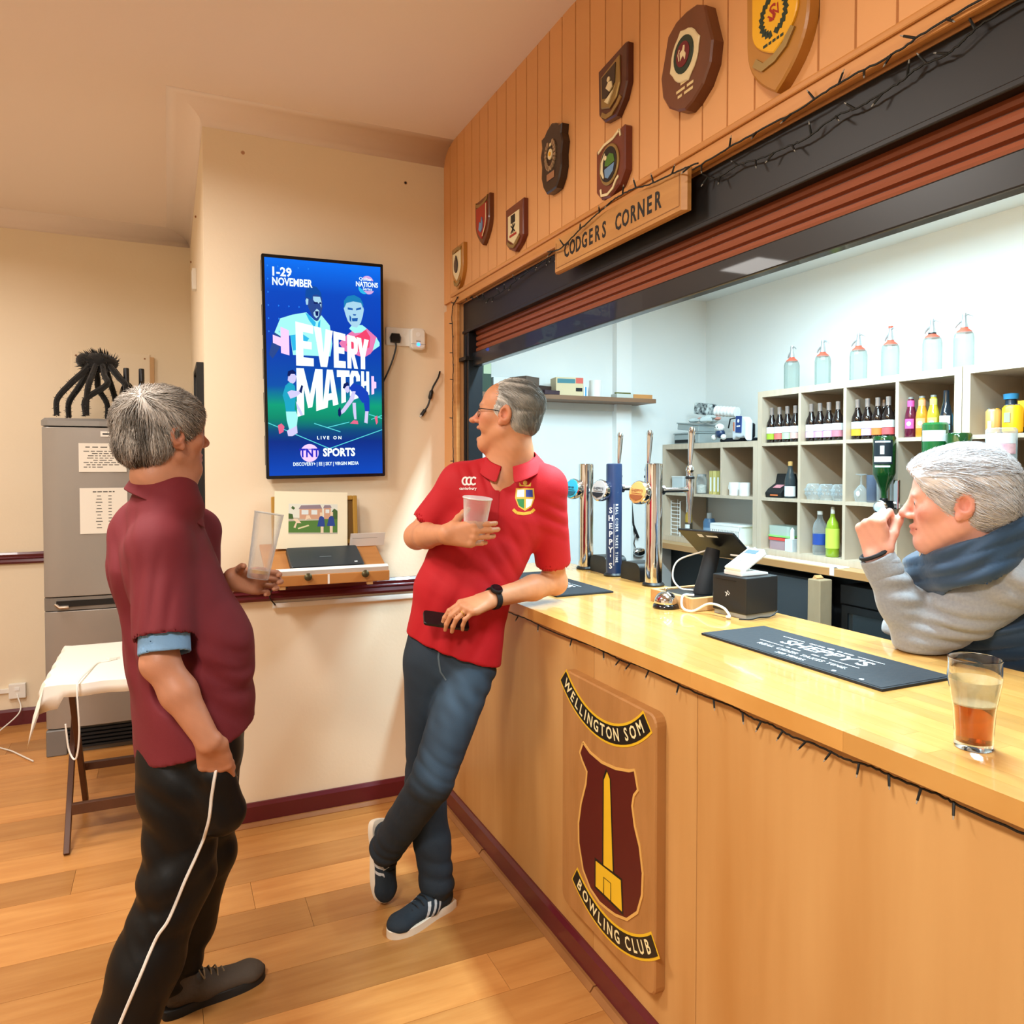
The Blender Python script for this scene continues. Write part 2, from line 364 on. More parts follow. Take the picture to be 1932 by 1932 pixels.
for i in range(NS):
    y = -.7 - random.random()*SLEN; x = XC + SW*(i+.5)
    top = YJ if x < XW+.10 else YT-.002
    while y < top: stave(x, max(y, -.7), min(y+SLEN, top)); y += SLEN
# fascia and roller shutter
sh = thing('roller_shutter', 'brown slatted roller shutter with black box and bottom bar above the counter', 'shutter', (1.25, 1.3, 2.1))
MB().box(0, .05, -2.6, YJ-1.3-.01, .116, .25).box(-.006, 0, -2.6, YJ-1.3-.01, .108, .122).build('shutter_box', M_BLACK, sh, bev=.003)
M_SLAT = mat('brown_shutter_slat', '8E4A2C', .42, rnd=.04)
slm = MB().prism([(0, 0), (-.004, 0), (-.013, .004), (-.015, .012), (-.013, .0205), (-.004, .0245), (0, .0245)], -(YJ-1.315), 2.6).mesh('slat', M_SLAT, smooth=False)
for k in range(4):
    o = bpy.data.objects.new('slat', slm); COL.objects.link(o); o.parent = sh; o.location = (.052, 0, .018+.0262*k); o.rotation_euler = (pi/2, 0, pi); 
    o.location = (.052, 0, .0185+.0258*k)
    o.rotation_euler = (pi/2, 0, 0)
MB().box(.02, .055, -2.6, YJ-1.3-.01, -.045, .018).build('bottom_bar', mat('black_shutter_bar', '15181B', .35, coat=.3), sh, bev=.004)
MB().box(0, .07, YJ-1.3-.075, YJ-1.3-.01, -1.0, .11).box(-.004, .0, YJ-1.3-.045, YJ-1.3-.035, -1.0, .1).build('guide_rail', mat('dark_steel_guide', '1C2126', .35, .4), sh, bev=.002)
MB().box(-.02, .06, YJ-1.3-.09, YJ-1.3-.0, -.018, -.002).build('stop_bracket', M_BLK, sh)
# ---------------- bar wall: plaques, sign, crest, fairy lights ----------------
M_MAHOG = mat('mahogany_plaque', '5E2A1C', .35, var=('3E1810', 14, (1, .2, 1), .8), coat=.3)
M_WALNUT = mat('walnut_plaque', '7A4426', .4, var=('56301A', 10, (1, .25, 1), .8), coat=.2)
M_DARKW = mat('black_brown_plaque', '2C1B16', .35, coat=.3)
M_OAKP = mat('golden_oak_plaque', 'C08434', .35, var=('A06A24', 8, (1, .2, 1), .8), coat=.3)
M_REDW = mat('red_mahogany_plaque', '7C3A28', .35, var=('5A241A', 12, (1, .2, 1), .8), coat=.3)
P_CREAM = mat('enamel_cream', 'E6D5A8', .35); P_NAVY = mat('enamel_black', '17181C', .35); P_RED = mat('enamel_red', 'A82A1E', .35)
P_GREEN = mat('enamel_green', '4E7A2E', .35); P_YEL = mat('enamel_yellow', 'EDB01E', .35); P_BLUE = mat('enamel_blue', '6C93B8', .35)
P_PEW = mat('antique_gold', 'A58A55', .35, .6); P_DKG = mat('enamel_dark_green', '1E3428', .35)
def heater(w, h, top=0, e=2.2, k=.45):
    """shield outline: straight top, sides that curve to a point"""
    L = []; n = 10
    for i in range(n+1):
        t = i/n; L.append((-w/2*(1-t**e), h/2-k*h - (h*(1-k))*t) if i else (-w/2, h/2-k*h))
    R = [(-x, y) for x, y in L[:-1]][::-1]
    return [(w/2, h/2), (0, h/2+top), (-w/2, h/2)] + L + R
def scale(poly, s, dy=0, sy=None): return [(x*s, y*(sy or s)+dy) for x, y in poly]
def plaque(label, y, z, poly, m, t=.022):
    o = thing('wall_plaque', label, 'plaque', (XW, y, z), RX_BAR)
    MB().prism(poly, .0005, t, .004).build('board', m, o, smooth=False); return o
def deco(o, name, m, f, label=None):
    mb = MB(); f(mb); c = mb.build(name, m, o)
    if label: c['label'] = label
    if name == 'lettering': c['kind'] = 'stuff'
    return c
T = .0225
def scroll(w, y, h, curve=1):
    a = [(-w/2+w*i/10, y+curve*.012*(1-((i-5)/5)**2)) for i in range(11)]
    return lambda mb: (mb.strip(a, h, T, .003), mb.strip([(-w/2, y), (-w/2-.004, y+h)], h*.5, T, .003), mb.strip([(w/2, y), (w/2+.004, y+h)], h*.5, T, .003))
# 1 lowest left, small pale shield
hs = heater(.145, .2)
o = plaque('small light oak shield plaque nearest the television wall with a pewter crest', 3.275, 2.508, hs, M_OAKP)
deco(o, 'shield', P_CREAM, lambda m: m.prism(scale(heater(.1, .13), 1, .005), T, T+.004, .002))
deco(o, 'emblem', M_DARKW, lambda m: (m.prism(arc(0, .01, .022, 0, 2*pi, 14, .034), T+.004, T+.009, .002), m.prism([(-.012, .04), (.012, .04), (0, .055)], T+.004, T+.008)))
deco(o, 'ribbon', P_PEW, scroll(.1, .072, .014)); deco(o, 'motto_ribbon', P_PEW, scroll(.07, -.065, .014, -1))
# 2 red shield
o = plaque('small oak shield plaque with a red crest, second from the television wall', 2.975, 2.63, heater(.155, .195), M_WALNUT)
deco(o, 'shield', P_RED, lambda m: m.prism(scale(heater(.115, .14), 1, -.002), T, T+.004, .002))
deco(o, 'emblem', P_BLUE, lambda m: m.prism([(-.02, -.03), (-.01, -.0), (.005, -.01), (.012, .015), (.02, -.01), (.015, -.035), (0, -.045)], T+.004, T+.008))
deco(o, 'edge', P_CREAM, lambda m: m.strip([(.054, .06), (.054, .0), (.045, -.03), (.015, -.065)], .006, T+.004, .002))
deco(o, 'ribbon', P_PEW, scroll(.12, .082, .012, -1))
# 3 white straight-sided shield on red mahogany
st = [(-.08, .09), (-.08, -.045), (-.05, -.07), (0, -.09), (.05, -.07), (.08, -.045), (.08, .09)]
o = plaque('red mahogany plaque with a white straight-sided shield, third from the television wall', 2.65, 2.512, st, M_REDW)
deco(o, 'shield', P_CREAM, lambda m: m.prism([(-.05, .055), (-.05, -.035), (0, -.062), (.05, -.035), (.05, .055)], T, T+.004, .002))
deco(o, 'emblem', P_NAVY, lambda m: (m.box(-.018, .018, .018, .048, T+.004, T+.006), m.box(-.003, .003, -.02, .015, T+.004, T+.006), m.strip([(-.018, .01), (.018, -.018)], .005, T+.004, .002), m.strip([(.018, .01), (-.018, -.018)], .005, T+.004, .002)))
deco(o, 'band', P_RED, lambda m: m.box(-.03, .03, -.032, -.024, T+.004, T+.006)); deco(o, 'ribbon', P_PEW, lambda m: m.strip([(-.055, -.045), (-.03, -.062), (0, -.072), (.03, -.062), (.055, -.045)], .012, T, .005))
# 4 black waisted plaque
R4 = [(0, .118), (.03, .108), (.05, .094), (.075, .09), (.07, .06), (.082, .03), (.072, -.01), (.074, -.05), (.06, -.085), (.035, -.112), (0, -.114)]
o = plaque('black waisted plaque with a silver wreath and name plate', 2.33, 2.657, [(-x, y) for x, y in R4[:0:-1]] + R4[:-1] + [R4[-1]], M_DARKW, .03); T4 = .0305
deco(o, 'wreath', mat('silver_wreath', 'C8B090', .3, .7), lambda m: [m.prism(arc(sg*.033*cos(a), .01+.046*sin(a), .008, 0, 2*pi, 6, .010), T4, T4+.005) for sg in (-1, 1) for a in [-1.35+.29*i for i in range(9)]])
deco(o, 'roundel', P_CREAM, lambda m: m.prism(arc(0, .012, .016, 0, 2*pi, 16, .018), T4, T4+.004))
deco(o, 'jack', P_YEL, lambda m: m.prism(arc(0, .012, .007, 0, 2*pi, 12), T4+.004, T4+.006)); deco(o, 'finial', P_CREAM, lambda m: m.prism([(-.008, .04), (.008, .04), (.004, .05), (-.004, .05)], T4, T4+.003))
deco(o, 'name_plate', mat('copper_plate', 'B98A68', .35, .5), lambda m: m.box(-.027, .027, -.073, -.05, T4, T4+.002))
# 5 upper mahogany with gilt relief
o = plaque('dark mahogany plaque with gilt relief picture, hung above the round-badge plaque', 1.95, 2.73, [(-.082, .08), (-.078, -.055), (-.045, -.088), (.02, -.095), (.06, -.06), (.08, -.02), (.08, .092), (.07, .096)], M_MAHOG)
deco(o, 'shield', P_PEW, lambda m: m.prism([(-.058, .05), (-.056, -.045), (-.01, -.062), (.03, -.045), (.048, -.01), (.045, .07)], T, T+.006, .003))
deco(o, 'emblem', M_DARKW, lambda m: (m.prism([(-.048, .042), (-.045, -.02), (-.02, -.028), (.025, .0), (.03, .055)], T+.006, T+.008), ))
deco(o, 'figure', P_CREAM, lambda m: (m.prism([(-.03, -.035), (.02, -.02), (.028, -.012), (-.01, -.05)], T+.006, T+.010), m.prism(arc(-.005, .02, .008, 0, 2*pi, 8), T+.008, T+.011), m.prism([(-.02, .0), (-.005, .012), (.012, .008), (.016, -.01), (0, -.018)], T+.008, T+.011)))
deco(o, 'ribbon', P_PEW, lambda m: m.strip([(-.055, -.062), (-.03, -.078), (0, -.08), (.03, -.066), (.05, -.05)], .013, T, .004))
# 6 lower: round badge with countryside
o = plaque('mahogany plaque with a round countryside badge, just above the carved sign', 1.955, 2.5, [(-.08, .068), (-.08, -.06), (-.05, -.088), (.0, -.096), (.05, -.075), (.08, -.04), (.08, .085), (.075, .09)], M_REDW, .026); T6 = .0265
deco(o, 'rim', P_PEW, lambda m: m.prism(arc(0, .0, .054, 0, 2*pi, 26, .06), T6, T6+.005, .002)); deco(o, 'badge', P_NAVY, lambda m: m.prism(arc(0, 0, .046, 0, 2*pi, 24, .051), T6+.005, T6+.0065))
deco(o, 'meadow', P_GREEN, lambda m: m.prism([(-.012, .022), (.01, .03), (.03, .02), (.037, -.002), (.0, -.006), (-.018, 0)], T6+.0065, T6+.0075)); deco(o, 'water', P_BLUE, lambda m: m.prism([(-.02, -.01), (.035, -.006), (.028, -.028), (.0, -.042), (-.016, -.034)], T6+.0065, T6+.0075))
deco(o, 'crescent', P_CREAM, lambda m: m.strip([(-.018, .038), (-.034, .015), (-.036, -.012), (-.024, -.034)], [.004, .012, .014, .006], T6+.0065, .001)); deco(o, 'ball', P_CREAM, lambda m: m.prism(arc(-.012, .022, .007, 0, 2*pi, 10), T6+.0075, T6+.009))
deco(o, 'ribbon', P_CREAM, lambda m: (m.strip([(-.065, .056), (-.03, .068), (.02, .07), (.055, .082)], .008, T6, .003), m.strip([(.055, .082), (.06, .062)], .006, T6, .003)))
deco(o, 'motto_ribbon', P_CREAM, lambda m: m.strip([(-.05, -.058), (-.045, -.078), (-.01, -.085), (.02, -.075), (.035, -.058), (.05, -.05)], .008, T6, .003))
# 7 large walnut with cream ringed badge
R7 = [(0, .122), (.04, .118), (.075, .098), (.09, .05), (.106, .0), (.098, -.05), (.07, -.09), (.03, -.115), (0, -.124)]
o = plaque('large walnut plaque with a cream-ringed round lion badge and gilt lettering', 1.585, 2.627, [(-x, y) for x, y in R7[-2:0:-1]] + R7, M_WALNUT, .034); T7 = .0345
deco(o, 'mount', P_CREAM, lambda m: m.prism([(p[0]*(1.12 if i % 6 == 1 else 1), p[1]*(1.12 if i % 6 == 1 else 1)+.012) for i, p in enumerate(arc(0, 0, .056, 0, 2*pi, 24, .064)[:-1])], T7, T7+.004, .002))
deco(o, 'badge', P_DKG, lambda m: m.prism(arc(0, .014, .04, 0, 2*pi, 24, .046), T7+.004, T7+.007, .001)); deco(o, 'field', mat('enamel_maroon', '6E1A22', .35), lambda m: m.prism(arc(0, .014, .027, 0, 2*pi, 20, .031), T7+.007, T7+.008))
deco(o, 'emblem', P_CREAM, lambda m: (m.prism([(-.008, 0), (-.010, .02), (.0, .024), (.004, .034), (.010, .032), (.008, .018), (.014, .01), (.010, -.004), (.004, .008), (-.002, .006)], T7+.008, T7+.0095), m.strip([(-.014, .002), (-.018, .02), (-.012, .03)], .003, T7+.008, .001)))
deco(o, 'lettering', mat('gilt_lettering', 'E0C890', .4), lambda m: (m.words(0, -.052, .035, .007, T7+.0006, 1), m.words(0, -.067, .07, .007, T7+.0006, 2), m.words(.002, -.081, .062, .007, T7+.0006, 2)))
# 8 golden oak, yellow shield with wreath
o = plaque('golden oak plaque with a yellow shield, green wreath and red monogram', 1.275, 2.545, heater(.185, .27, .012, 2.6, .42), M_OAKP, .03); T8 = .0305
deco(o, 'shield', P_YEL, lambda m: m.prism(scale(heater(.135, .16, .006, 2.4, .5), 1, .028), T8, T8+.006, .002))
deco(o, 'wreath', P_DKG, lambda m: [m.prism([(sg*(.036*cos(a))+.009*cos(b), .03+.04*sin(a)+.009*sin(b)) for b in [sg*(a*1)+0, sg*a+1.2, sg*a+pi, sg*a+pi+1.2]], T8+.006, T8+.007) for sg in (-1, 1) for a in [-1.3+.3*i for i in range(9)]])
deco(o, 'monogram', P_RED, lambda m: (m.text('S', .05, -.003, .034, T8+.0066, bold=.01), m.text('W', .034, .004, .03, T8+.0068, bold=.005, rot=.5)))
deco(o, 'lettering', P_DKG, lambda m: m.words(0, -.026, .06, .006, T8+.0068, 5)); deco(o, 'ribbon', P_PEW, lambda m: m.strip([(-.06, -.045), (-.035, -.066), (0, -.062), (.03, -.048), (.052, -.02)], .017, T8, .005))
# carved wooden sign
sg = thing('name_sign', 'oak sign lettered CODGERS CORNER hung across the shutter box', 'sign', (XW-.024, 1.925, 2.302), RX_BAR)
sg.rotation_euler = (pi/2, 0, -pi/2); M_SIGN = mat('sign_oak', 'D09A58', .4, var=('A86F34', 9, (.35, 3, 1), .8), coat=.25)
MB().prism([(-.355, -.054), (.355, -.054), (.355, .056), (-.355, .056)], 0, .022, .010).build('board', M_SIGN, sg)
gr = MB()
for a, b in [((-.335, -.04), (.335, -.04)), ((.335, -.04), (.335, .043)), ((-.335, .043), (-.335, -.04))]: gr.strip([a, b], .0025, .0222, .0004)
gr.build('groove', mat('sign_groove', '8A5A2C', .6), sg)
for i, c in enumerate('CODGERS CORNER'):
    if c != ' ': MB().text(c, .066, -.262+.0388*i, .001, .0224, sx=.72, bold=.024, ext=.0005).build('letter', mat('black_letter_paint', '120E0C', .5), sg)
# crest board on the bar front
cr = thing('crest_board', 'thick oak board painted with the WELLINGTON SOM BOWLING CLUB shield on the bar front', 'plaque', (XB-.0005, 1.885, .555), RX_BAR)
def rnd(x0, x1, y0, y1, r): return arc(x1-r, y1-r, r, 0, pi/2, 4) + arc(x0+r, y1-r, r, pi/2, pi, 4) + arc(x0+r, y0+r, r, pi, 1.5*pi, 4) + arc(x1-r, y0+r, r, 1.5*pi, 2*pi, 4)
M_CREST = mat('crest_board_oak', 'BE8850', .5, var=('96642F', 5, (3, .5, 1), .9), bump=(18, .1, (6, .6, 1)))
MB().prism(rnd(-.258, .258, -.365, .392, .03), 0, .032, .004).build('board', M_CREST, cr)
C0 = .0322; P_SIGNY = mat('sign_yellow', 'E2B424', .4); P_SIGNB = mat('sign_black', '15130F', .4); P_SIGNM = mat('sign_maroon', '551512', .4)
def banner(cx, cy, r, a0, a1, w, word, size, nm):
    MB().strip([(cx+r*cos(a), cy+r*sin(a)) for a in [a0-.012+(a1-a0+.024)*i/20 for i in range(21)]], w+.014, C0, .001).build(nm+'_edge', P_SIGNY, cr)
    MB().strip([(cx+r*cos(a), cy+r*sin(a)) for a in [a0+(a1-a0)*i/20 for i in range(21)]], w, C0+.001, .001).build(nm, P_SIGNB, cr)
    wd = {'I': .55, ' ': .5, 'W': 1.35, 'M': 1.25, 'L': .85, 'E': .9, 'O': 1.1, 'N': 1.05}
    tot = sum(wd.get(c, 1) for c in word); acc = 0
    for c in word:
        k = (acc+wd.get(c, 1)/2)/tot; acc += wd.get(c, 1); a = a0+.05+(a1-a0-.1)*k
        if c != ' ': MB().text(c, size, cx+r*cos(a), cy+r*sin(a), C0+.0025, rot=a+pi/2, sx=.85, bold=.022).build('letter', mat('sign_cream', 'EBDDA8', .4), cr)
banner(-.012, .60, .33, -2.37, -.80, .05, 'WELLINGTON SOM', .049, 'banner')
banner(.028, .05, .352, -2.17, -.86, .05, 'BOWLING CLUB', .049, 'lower_banner')
SH = [(-.12, .196), (-.079, .18), (-.011, .174), (.064, .183), (.134, .202), (.16, .214), (.168, .196), (.178, .165), (.159, .143), (.151, .11), (.164, .059), (.188, .013), (.203, -.053), (.2, -.114), (.178, -.172), (.127, -.22), (.067, -.24), (.025, -.246), (-.02, -.25), (-.075, -.236), (-.118, -.2), (-.145, -.128), (-.147, -.066), (-.131, .003), (-.102, .075), (-.096, .114), (-.126, .139), (-.14, .158)]
MB().strip(SH+[SH[0]], .008, C0, .0025).build('shield_edge', mat('sign_gold_line', 'D8A75A', .4), cr)
MB().prism(SH, C0, C0+.0015).build('shield', P_SIGNM, cr)
k = MB(); k.flat([(.014, .165), (.04, .142), (.06, -.12), (-.006, -.128), (-.004, .127)], C0+.0018); k.flat([(-.049, -.128), (.102, -.118), (.109, -.219), (-.049, -.22)], C0+.0018); k.build('monument_outline', P_SIGNB, cr)
k = MB(); k.flat([(.02, .157), (.035, .142), (.053, -.121), (.002, -.126), (.003, .127)], C0+.0022); k.flat([(-.042, -.135), (.095, -.125), (.102, -.211), (-.042, -.212)], C0+.0022); k.build('monument', P_SIGNY, cr)
k = MB(); k.strip([(.004, -.214), (.004, -.162), (.043, -.16), (.043, -.214)], .004, C0+.0026); k.build('doorway', P_SIGNB, cr)
# fairy lights
M_WIRE = mat('dark_green_wire', '0E1210', .5)
M_LED = mat('clear_led', 'C8C8C0', .1, trans=.6)
bm_ = MB(); bm_.cyl((0, 0, 0), (0, 0, .021), .0026, .0022, 6)
bm_.cur = 1; bm_.cyl((0, 0, .020), (0, 0, .027), .0017, .001, 6); BULB = bm_.mesh('bulb', [M_WIRE, M_LED])
def fairy(label, pts, X, n, seedv, dirf, tilt=.5):
    random.seed(seedv); o = thing('fairy_lights', label, 'fairy lights', (X, pts[0][0], pts[0][1]))
    P = bez([(0, a-pts[0][0], b-pts[0][1]) for a, b in pts], 10); P = [p+Vector((random.uniform(-.001, .001), 0, random.uniform(-.0012, .0012))) for p in P]
    MB().tube(P, .0022, 5).build('wire', M_WIRE, o, smooth=True)
    for i in range(n):
        p = P[int((i+.5)/n*(len(P)-1))]; b = bpy.data.objects.new('bulb', BULB); COL.objects.link(b); b.parent = o; b.location = p
        d = Vector(dirf(i)); b.rotation_euler = d.to_track_quat('Z', 'Y').to_euler()
    return o
up = lambda i: (random.uniform(-.5, -.1), random.uniform(-1, 1), random.choice([1, -1])*random.uniform(.3, 1))
fairy('dark string of small fairy lights along the shutter box left of the sign', [(3.334, 2.385), (3.231, 2.378), (3.051, 2.319), (2.85, 2.3), (2.621, 2.321), (2.422, 2.333), (2.3, 2.326)], XW-.006, 24, 1, up)
fairy('dark fairy light string draped over the carved oak sign', [(2.30, 2.326), (2.207, 2.314), (2.079, 2.339), (1.939, 2.361), (1.867, 2.37), (1.786, 2.366), (1.687, 2.351), (1.584, 2.345), (1.5, 2.335)], XW-.058, 10, 2, up)
fairy('upper dark fairy light string along the pine rail right of the sign', [(1.56, 2.345), (1.389, 2.35), (1.215, 2.346), (1.106, 2.353), (.987, 2.35), (.894, 2.357), (.7, 2.357)], XW-.028, 11, 3, up)
fairy('lower drooping dark fairy light string on the shutter box right of the sign', [(1.55, 2.335), (1.5, 2.308), (1.42, 2.311), (1.348, 2.300), (1.275, 2.295), (1.212, 2.292), (1.133, 2.305), (1.075, 2.3), (.994, 2.306), (.945, 2.316), (.892, 2.312), (.829, 2.332), (.72, 2.335)], XW-.004, 15, 4, up)
fairy('dark fairy light string running down the pine casing left of the opening', [(3.255, 2.371), (3.33, 2.33), (3.325, 2.182), (3.322, 2.038), (3.327, 1.844), (3.322, 1.624), (3.326, 1.4), (3.32, 1.12)], XW-.026, 16, 5, lambda i: (-.3, (1 if i % 2 else -1)*1.0, random.uniform(-.3, .3)))
fairy('dark fairy light string stapled under the worktop edge along the bar front', [(3.05, 1.044), (2.8, 1.050), (2.589, 1.046), (2.448, 1.050), (2.24, 1.043), (1.993, 1.052), (1.864, 1.048), (1.8, 1.046), (1.746, 1.051), (1.617, 1.050), (1.49, 1.046), (1.355, 1.050), (1.294, 1.043), (1.229, 1.046), (1.168, 1.040), (1.101, 1.045), (1.039, 1.041), (.973, 1.048), (.91, 1.046), (.844, 1.049), (.778, 1.044), (.6, 1.049)], XC+.014, 21, 6, lambda i: (-.35, random.uniform(-.7, .7), -1))
# ---------------- on the bar top ----------------
ZB = ZT + .0006
M_RUB = mat('dark_rubber_mat', '22252B', .75, bump=(90, .15)); M_PRN = mat('mat_print', 'D8DADC', .6)
def barmat(label, x0, x1, y0, y1, words=True):
    o = thing('bar_runner', label, 'bar mat', ((x0+x1)/2, (y0+y1)/2, ZB), (0, 0, -pi/2)); w = y1-y0; h = x1-x0
    MB().box(-w/2, w/2, -h/2, h/2, 0, .006).box(-w/2+.006, w/2-.006, -h/2+.006, h/2-.006, .006, .0072).build('mat', M_RUB, o, bev=.0015)
    z = .0076; t = MB()
    t.text("SHEPPY'S", .066, .02, .018, z, bold=.02, sx=1.1).text('REAL CIDER TAKES TIME.', .024, .01, -.058, z, bold=.02, space=1.15).text('200 YEARS.', .021, .01, -.09, z, bold=.02)
    t.words(-.045, .062, .05, .007, z, 2).words(.05, .062, .05, .007, z, 2).words(-.045, -.026, .05, .006, z, 2).words(.045, -.026, .05, .006, z, 2)
    for a, b, yy in [(-.17, -.09, .062), (.09, .17, .062), (-.17, -.08, -.026), (.08, .17, -.026)]: t.box(a, b, yy-.0015, yy+.0015, z-.0003, z)
    t.prism(arc(0, .064, .012, 0, 2*pi, 10, .006), z-.0003, z); t.prism(arc(.16, -.1, .006, 0, 2*pi, 8), z-.0003, z); t.prism(arc(.24, -.1, .006, 0, 2*pi, 8), z-.0003, z)
    t.build('lettering', M_PRN, o)['kind'] = 'stuff'; return o
barmat('long dark rubber bar runner printed in white, beside the pint glass', 1.437, 1.678, 1.175, 1.80)
barmat('dark rubber bar runner behind the elbow of the man in red', 1.345, 1.60, 2.545, 3.17)
# beer founts
M_NAVYM = mat('navy_fount', '1D3358', .35, coat=.3)
def fount(label, x, y, m, h, badge, face2, txt=None):
    o = thing('beer_fount', label, 'beer tap', (x, y, ZB)); r = .036
    MB().lathe([(r*1.25, 0), (r*1.3, .006), (r*1.1, .014)], 28).build('base_ring', M_BLK, o, smooth=True)
    MB().lathe([(r, .012), (r, h), (r*.97, h+.006), (r*.8, h+.008), (0, h+.008)], 32).build('column', m, o, smooth=True)
    # badge: disc facing the customers
    b = MB(); b.M = Matrix.Translation((-r-.028, .012, h-.115)) @ Matrix.Rotation(radians(-78), 4, 'Y') @ Matrix.Rotation(.25, 4, 'X')
    b.lathe([(.03, -.03), (.046, -.02), (.05, -.006), (.05, .008), (.046, .012)], 28); hb = b.build('badge_housing', M_STEEL, o, smooth=True)
    b2 = MB(); b2.M = b.M; b2.lathe([(.0455, .0121), (.043, .0145), (0, .016)], 28); b2.build('badge_face', badge, hb, smooth=True)
    b3 = MB(); b3.M = b.M @ Matrix.Translation((0, 0, .0165)) @ Matrix.Rotation(-pi/2, 4, 'Z')
    b3.prism([(-.036, -.012), (.036, -.012), (.028, -.026), (0, -.036), (-.028, -.026)], 0, .001); b3.text(txt, .016, 0, .006, .0004, bold=.02) if txt else b3.words(0, .006, .04, .008, .0008, 2); b3.box(-.028, .028, -.006, -.004, 0, .0008); b3.build('badge_print', face2, hb)
    # arm, tap and handle on the server's side
    a = MB(); a.cyl((r*.9, 0, h-.105), (r+.14, 0, h-.105), .011, n=14); a.cyl((r+.0, 0, h-.105), (r+.012, 0, h-.105), .02, n=16); a.build('arm', M_STEEL, o, smooth=True)
    t = MB(); tx = r+.15; t.lathe([(.006, -.25), (.008, -.20), (.014, -.15), (.016, -.125), (.018, -.10), (.018, -.055), (.014, -.045), (.014, -.03), (.019, -.022), (.015, -.008), (.008, 0)], 18, (tx, 0, h)); t.build('nozzle', M_STEEL, o, smooth=True)
    MB().lathe([(.0145, -.062), (.0195, -.058), (.0195, -.05), (.0145, -.046)], 18, (tx, 0, h)).build('collar', M_BLK, o, smooth=True)
    hd = MB(); hd.M = Matrix.Translation((tx, 0, h)) @ Matrix.Rotation(.06, 4, 'Y'); hd.lathe([(.006, -.004), (.009, .02), (.012, .07), (.0145, .13), (.015, .15), (.011, .162), (.0, .166)], 18); hd.build('handle', M_STEEL, o, smooth=True)
    return o
B_CY = mat('badge_cyan', '2FA9CC', .25); B_SIL = mat('badge_silver', 'C9C6C6', .25, .3); B_OR = mat('badge_orange', 'D09A58', .25)
TX = 1.852
fount('chrome beer fount with a turquoise badge, nearest the man in red', TX, 3.2, M_STEEL, .505, B_CY, mat('badge_teal', '14586E', .3))
nf = fount('navy blue cider fount lettered in white down its side, between the two chrome founts', TX, 2.945, M_NAVYM, .505, B_SIL, mat('badge_black', '22242A', .3), "SHEPPY'S")
fount('chrome cider fount with an orange badge, nearest the wooden till plinth', TX, 2.635, M_STEEL, .505, B_OR, mat('badge_rust', '8C4A26', .3), "SHEPPY'S")
def wraptext(parent, body, size, ang, r, ztop, pitch, m, name, rotated=False):
    mb = MB(); z = ztop
    for c in body:
        if c != ' ':
            t = MB(); t.text(c, size, 0, 0, 0, rot=-pi/2 if rotated else 0, bold=.025)
            vs = [(r*cos(ang+p[0]/r), r*sin(ang+p[0]/r), z+p[1]) for p in t.v]; mb.add(vs, t.f)
        z -= pitch
    mb.build(name, m, parent)['kind'] = 'stuff'
va = atan2(-2.945, -TX)            # side of the column towards the lounge
wraptext(nf, "SHEPPY'S", .036, va-.42, .0366, .30, .036, M_PRN, 'lettering')
wraptext(nf, 'REAL CIDER TAKES TIME', .017, va+.35, .0366, .325, .0128, M_PRN, 'slogan', True)
q = MB(); q.add([(.0366*cos(va-.03+d), .0366*sin(va-.03+d), z) for z in (.05, .33) for d in (0, .05)], [(0, 1, 3, 2)]); q.build('rule', M_PRN, nf)
for lab, y0 in [('black rounded drip tray behind the turquoise-badged fount', 3.07), ('black rounded drip tray behind the navy fount', 2.8)]:
    o = thing('drip_tray', lab, 'drip tray', (1.90, y0, ZB-.0006)); 
    q = MB(); q.prism([(-.075, 0)]+arc(-.04, .045, .035, pi, pi/2, 5)+arc(.04, .045, .035, pi/2, 0, 5)+[(.075, 0)], -.055, .055); w = q.build('tray', M_BLK, o, smooth=True); w.rotation_euler = (pi/2, 0, pi/2)
    # it stands on the back edge shelf below the founts
# service bell
o = thing('service_bell', 'chrome counter bell on a black base in front of the wooden till plinth', 'bell', (1.6, 2.2, ZB))
MB().lathe([(.046, 0), (.047, .004), (.044, .012), (.036, .018), (0, .018)], 28).build('base', mat('black_gloss', '101012', .15, coat=.5), o, smooth=True)
MB().lathe([(.040, .017), (.041, .021), (.038, .034), (.03, .047), (.018, .055), (.006, .058), (0, .0585)], 28).build('dome', M_STEEL, o, smooth=True)
MB().cyl((0, 0, .056), (0, 0, .066), .0025, n=8).lathe([(.006, .066), (.006, .069), (0, .071)], 12).build('plunger', M_STEEL, o, smooth=True)
# wooden plinth with till stand
M_PINE = mat('pale_pine', 'D8AE78', .5, var=('C49258', 7, (1, .3, 1), .8))
o = thing('till_plinth', 'pale wooden plinth box under the tablet till stand', 'plinth', (1.745, 2.215, ZB))
MB().box(-.115, .115, -.122, -.104, 0, .046).box(-.115, .115, .104, .122, 0, .046).box(-.115, -.097, -.104, .104, 0, .046).box(.097, .115, -.104, .104, 0, .046).build('frame', M_PINE, o, bev=.002)
MB().box(-.097, .097, -.104, .104, .03, .040).build('tray', M_BLK, o)
ps = thing('tablet_till', 'black tablet till on a leaning black cylinder stand', 'till', (1.755, 2.19, ZB+.050))
P0 = Vector((1.755, 2.19, ZB+.050)); P1 = Vector((1.80, 2.19, 1.30)) - P0
MB().tube([(0, 0, -.008), (0, 0, -.002), P1*.35, P1*.8, P1], [.034, .034, .030, .029, .024], 20).build('stand', M_BLKM, ps, smooth=True)
tb = MB(); tb.M = Matrix.Translation(P1+Vector((.012, .0, .012))) @ Matrix.Rotation(radians(12), 4, 'Z') @ Matrix.Rotation(radians(38), 4, 'Y')
tb.box(-.085, .085, -.125, .125, 0, .009); t_ = tb.build('tablet', M_BLK, ps, bev=.003)
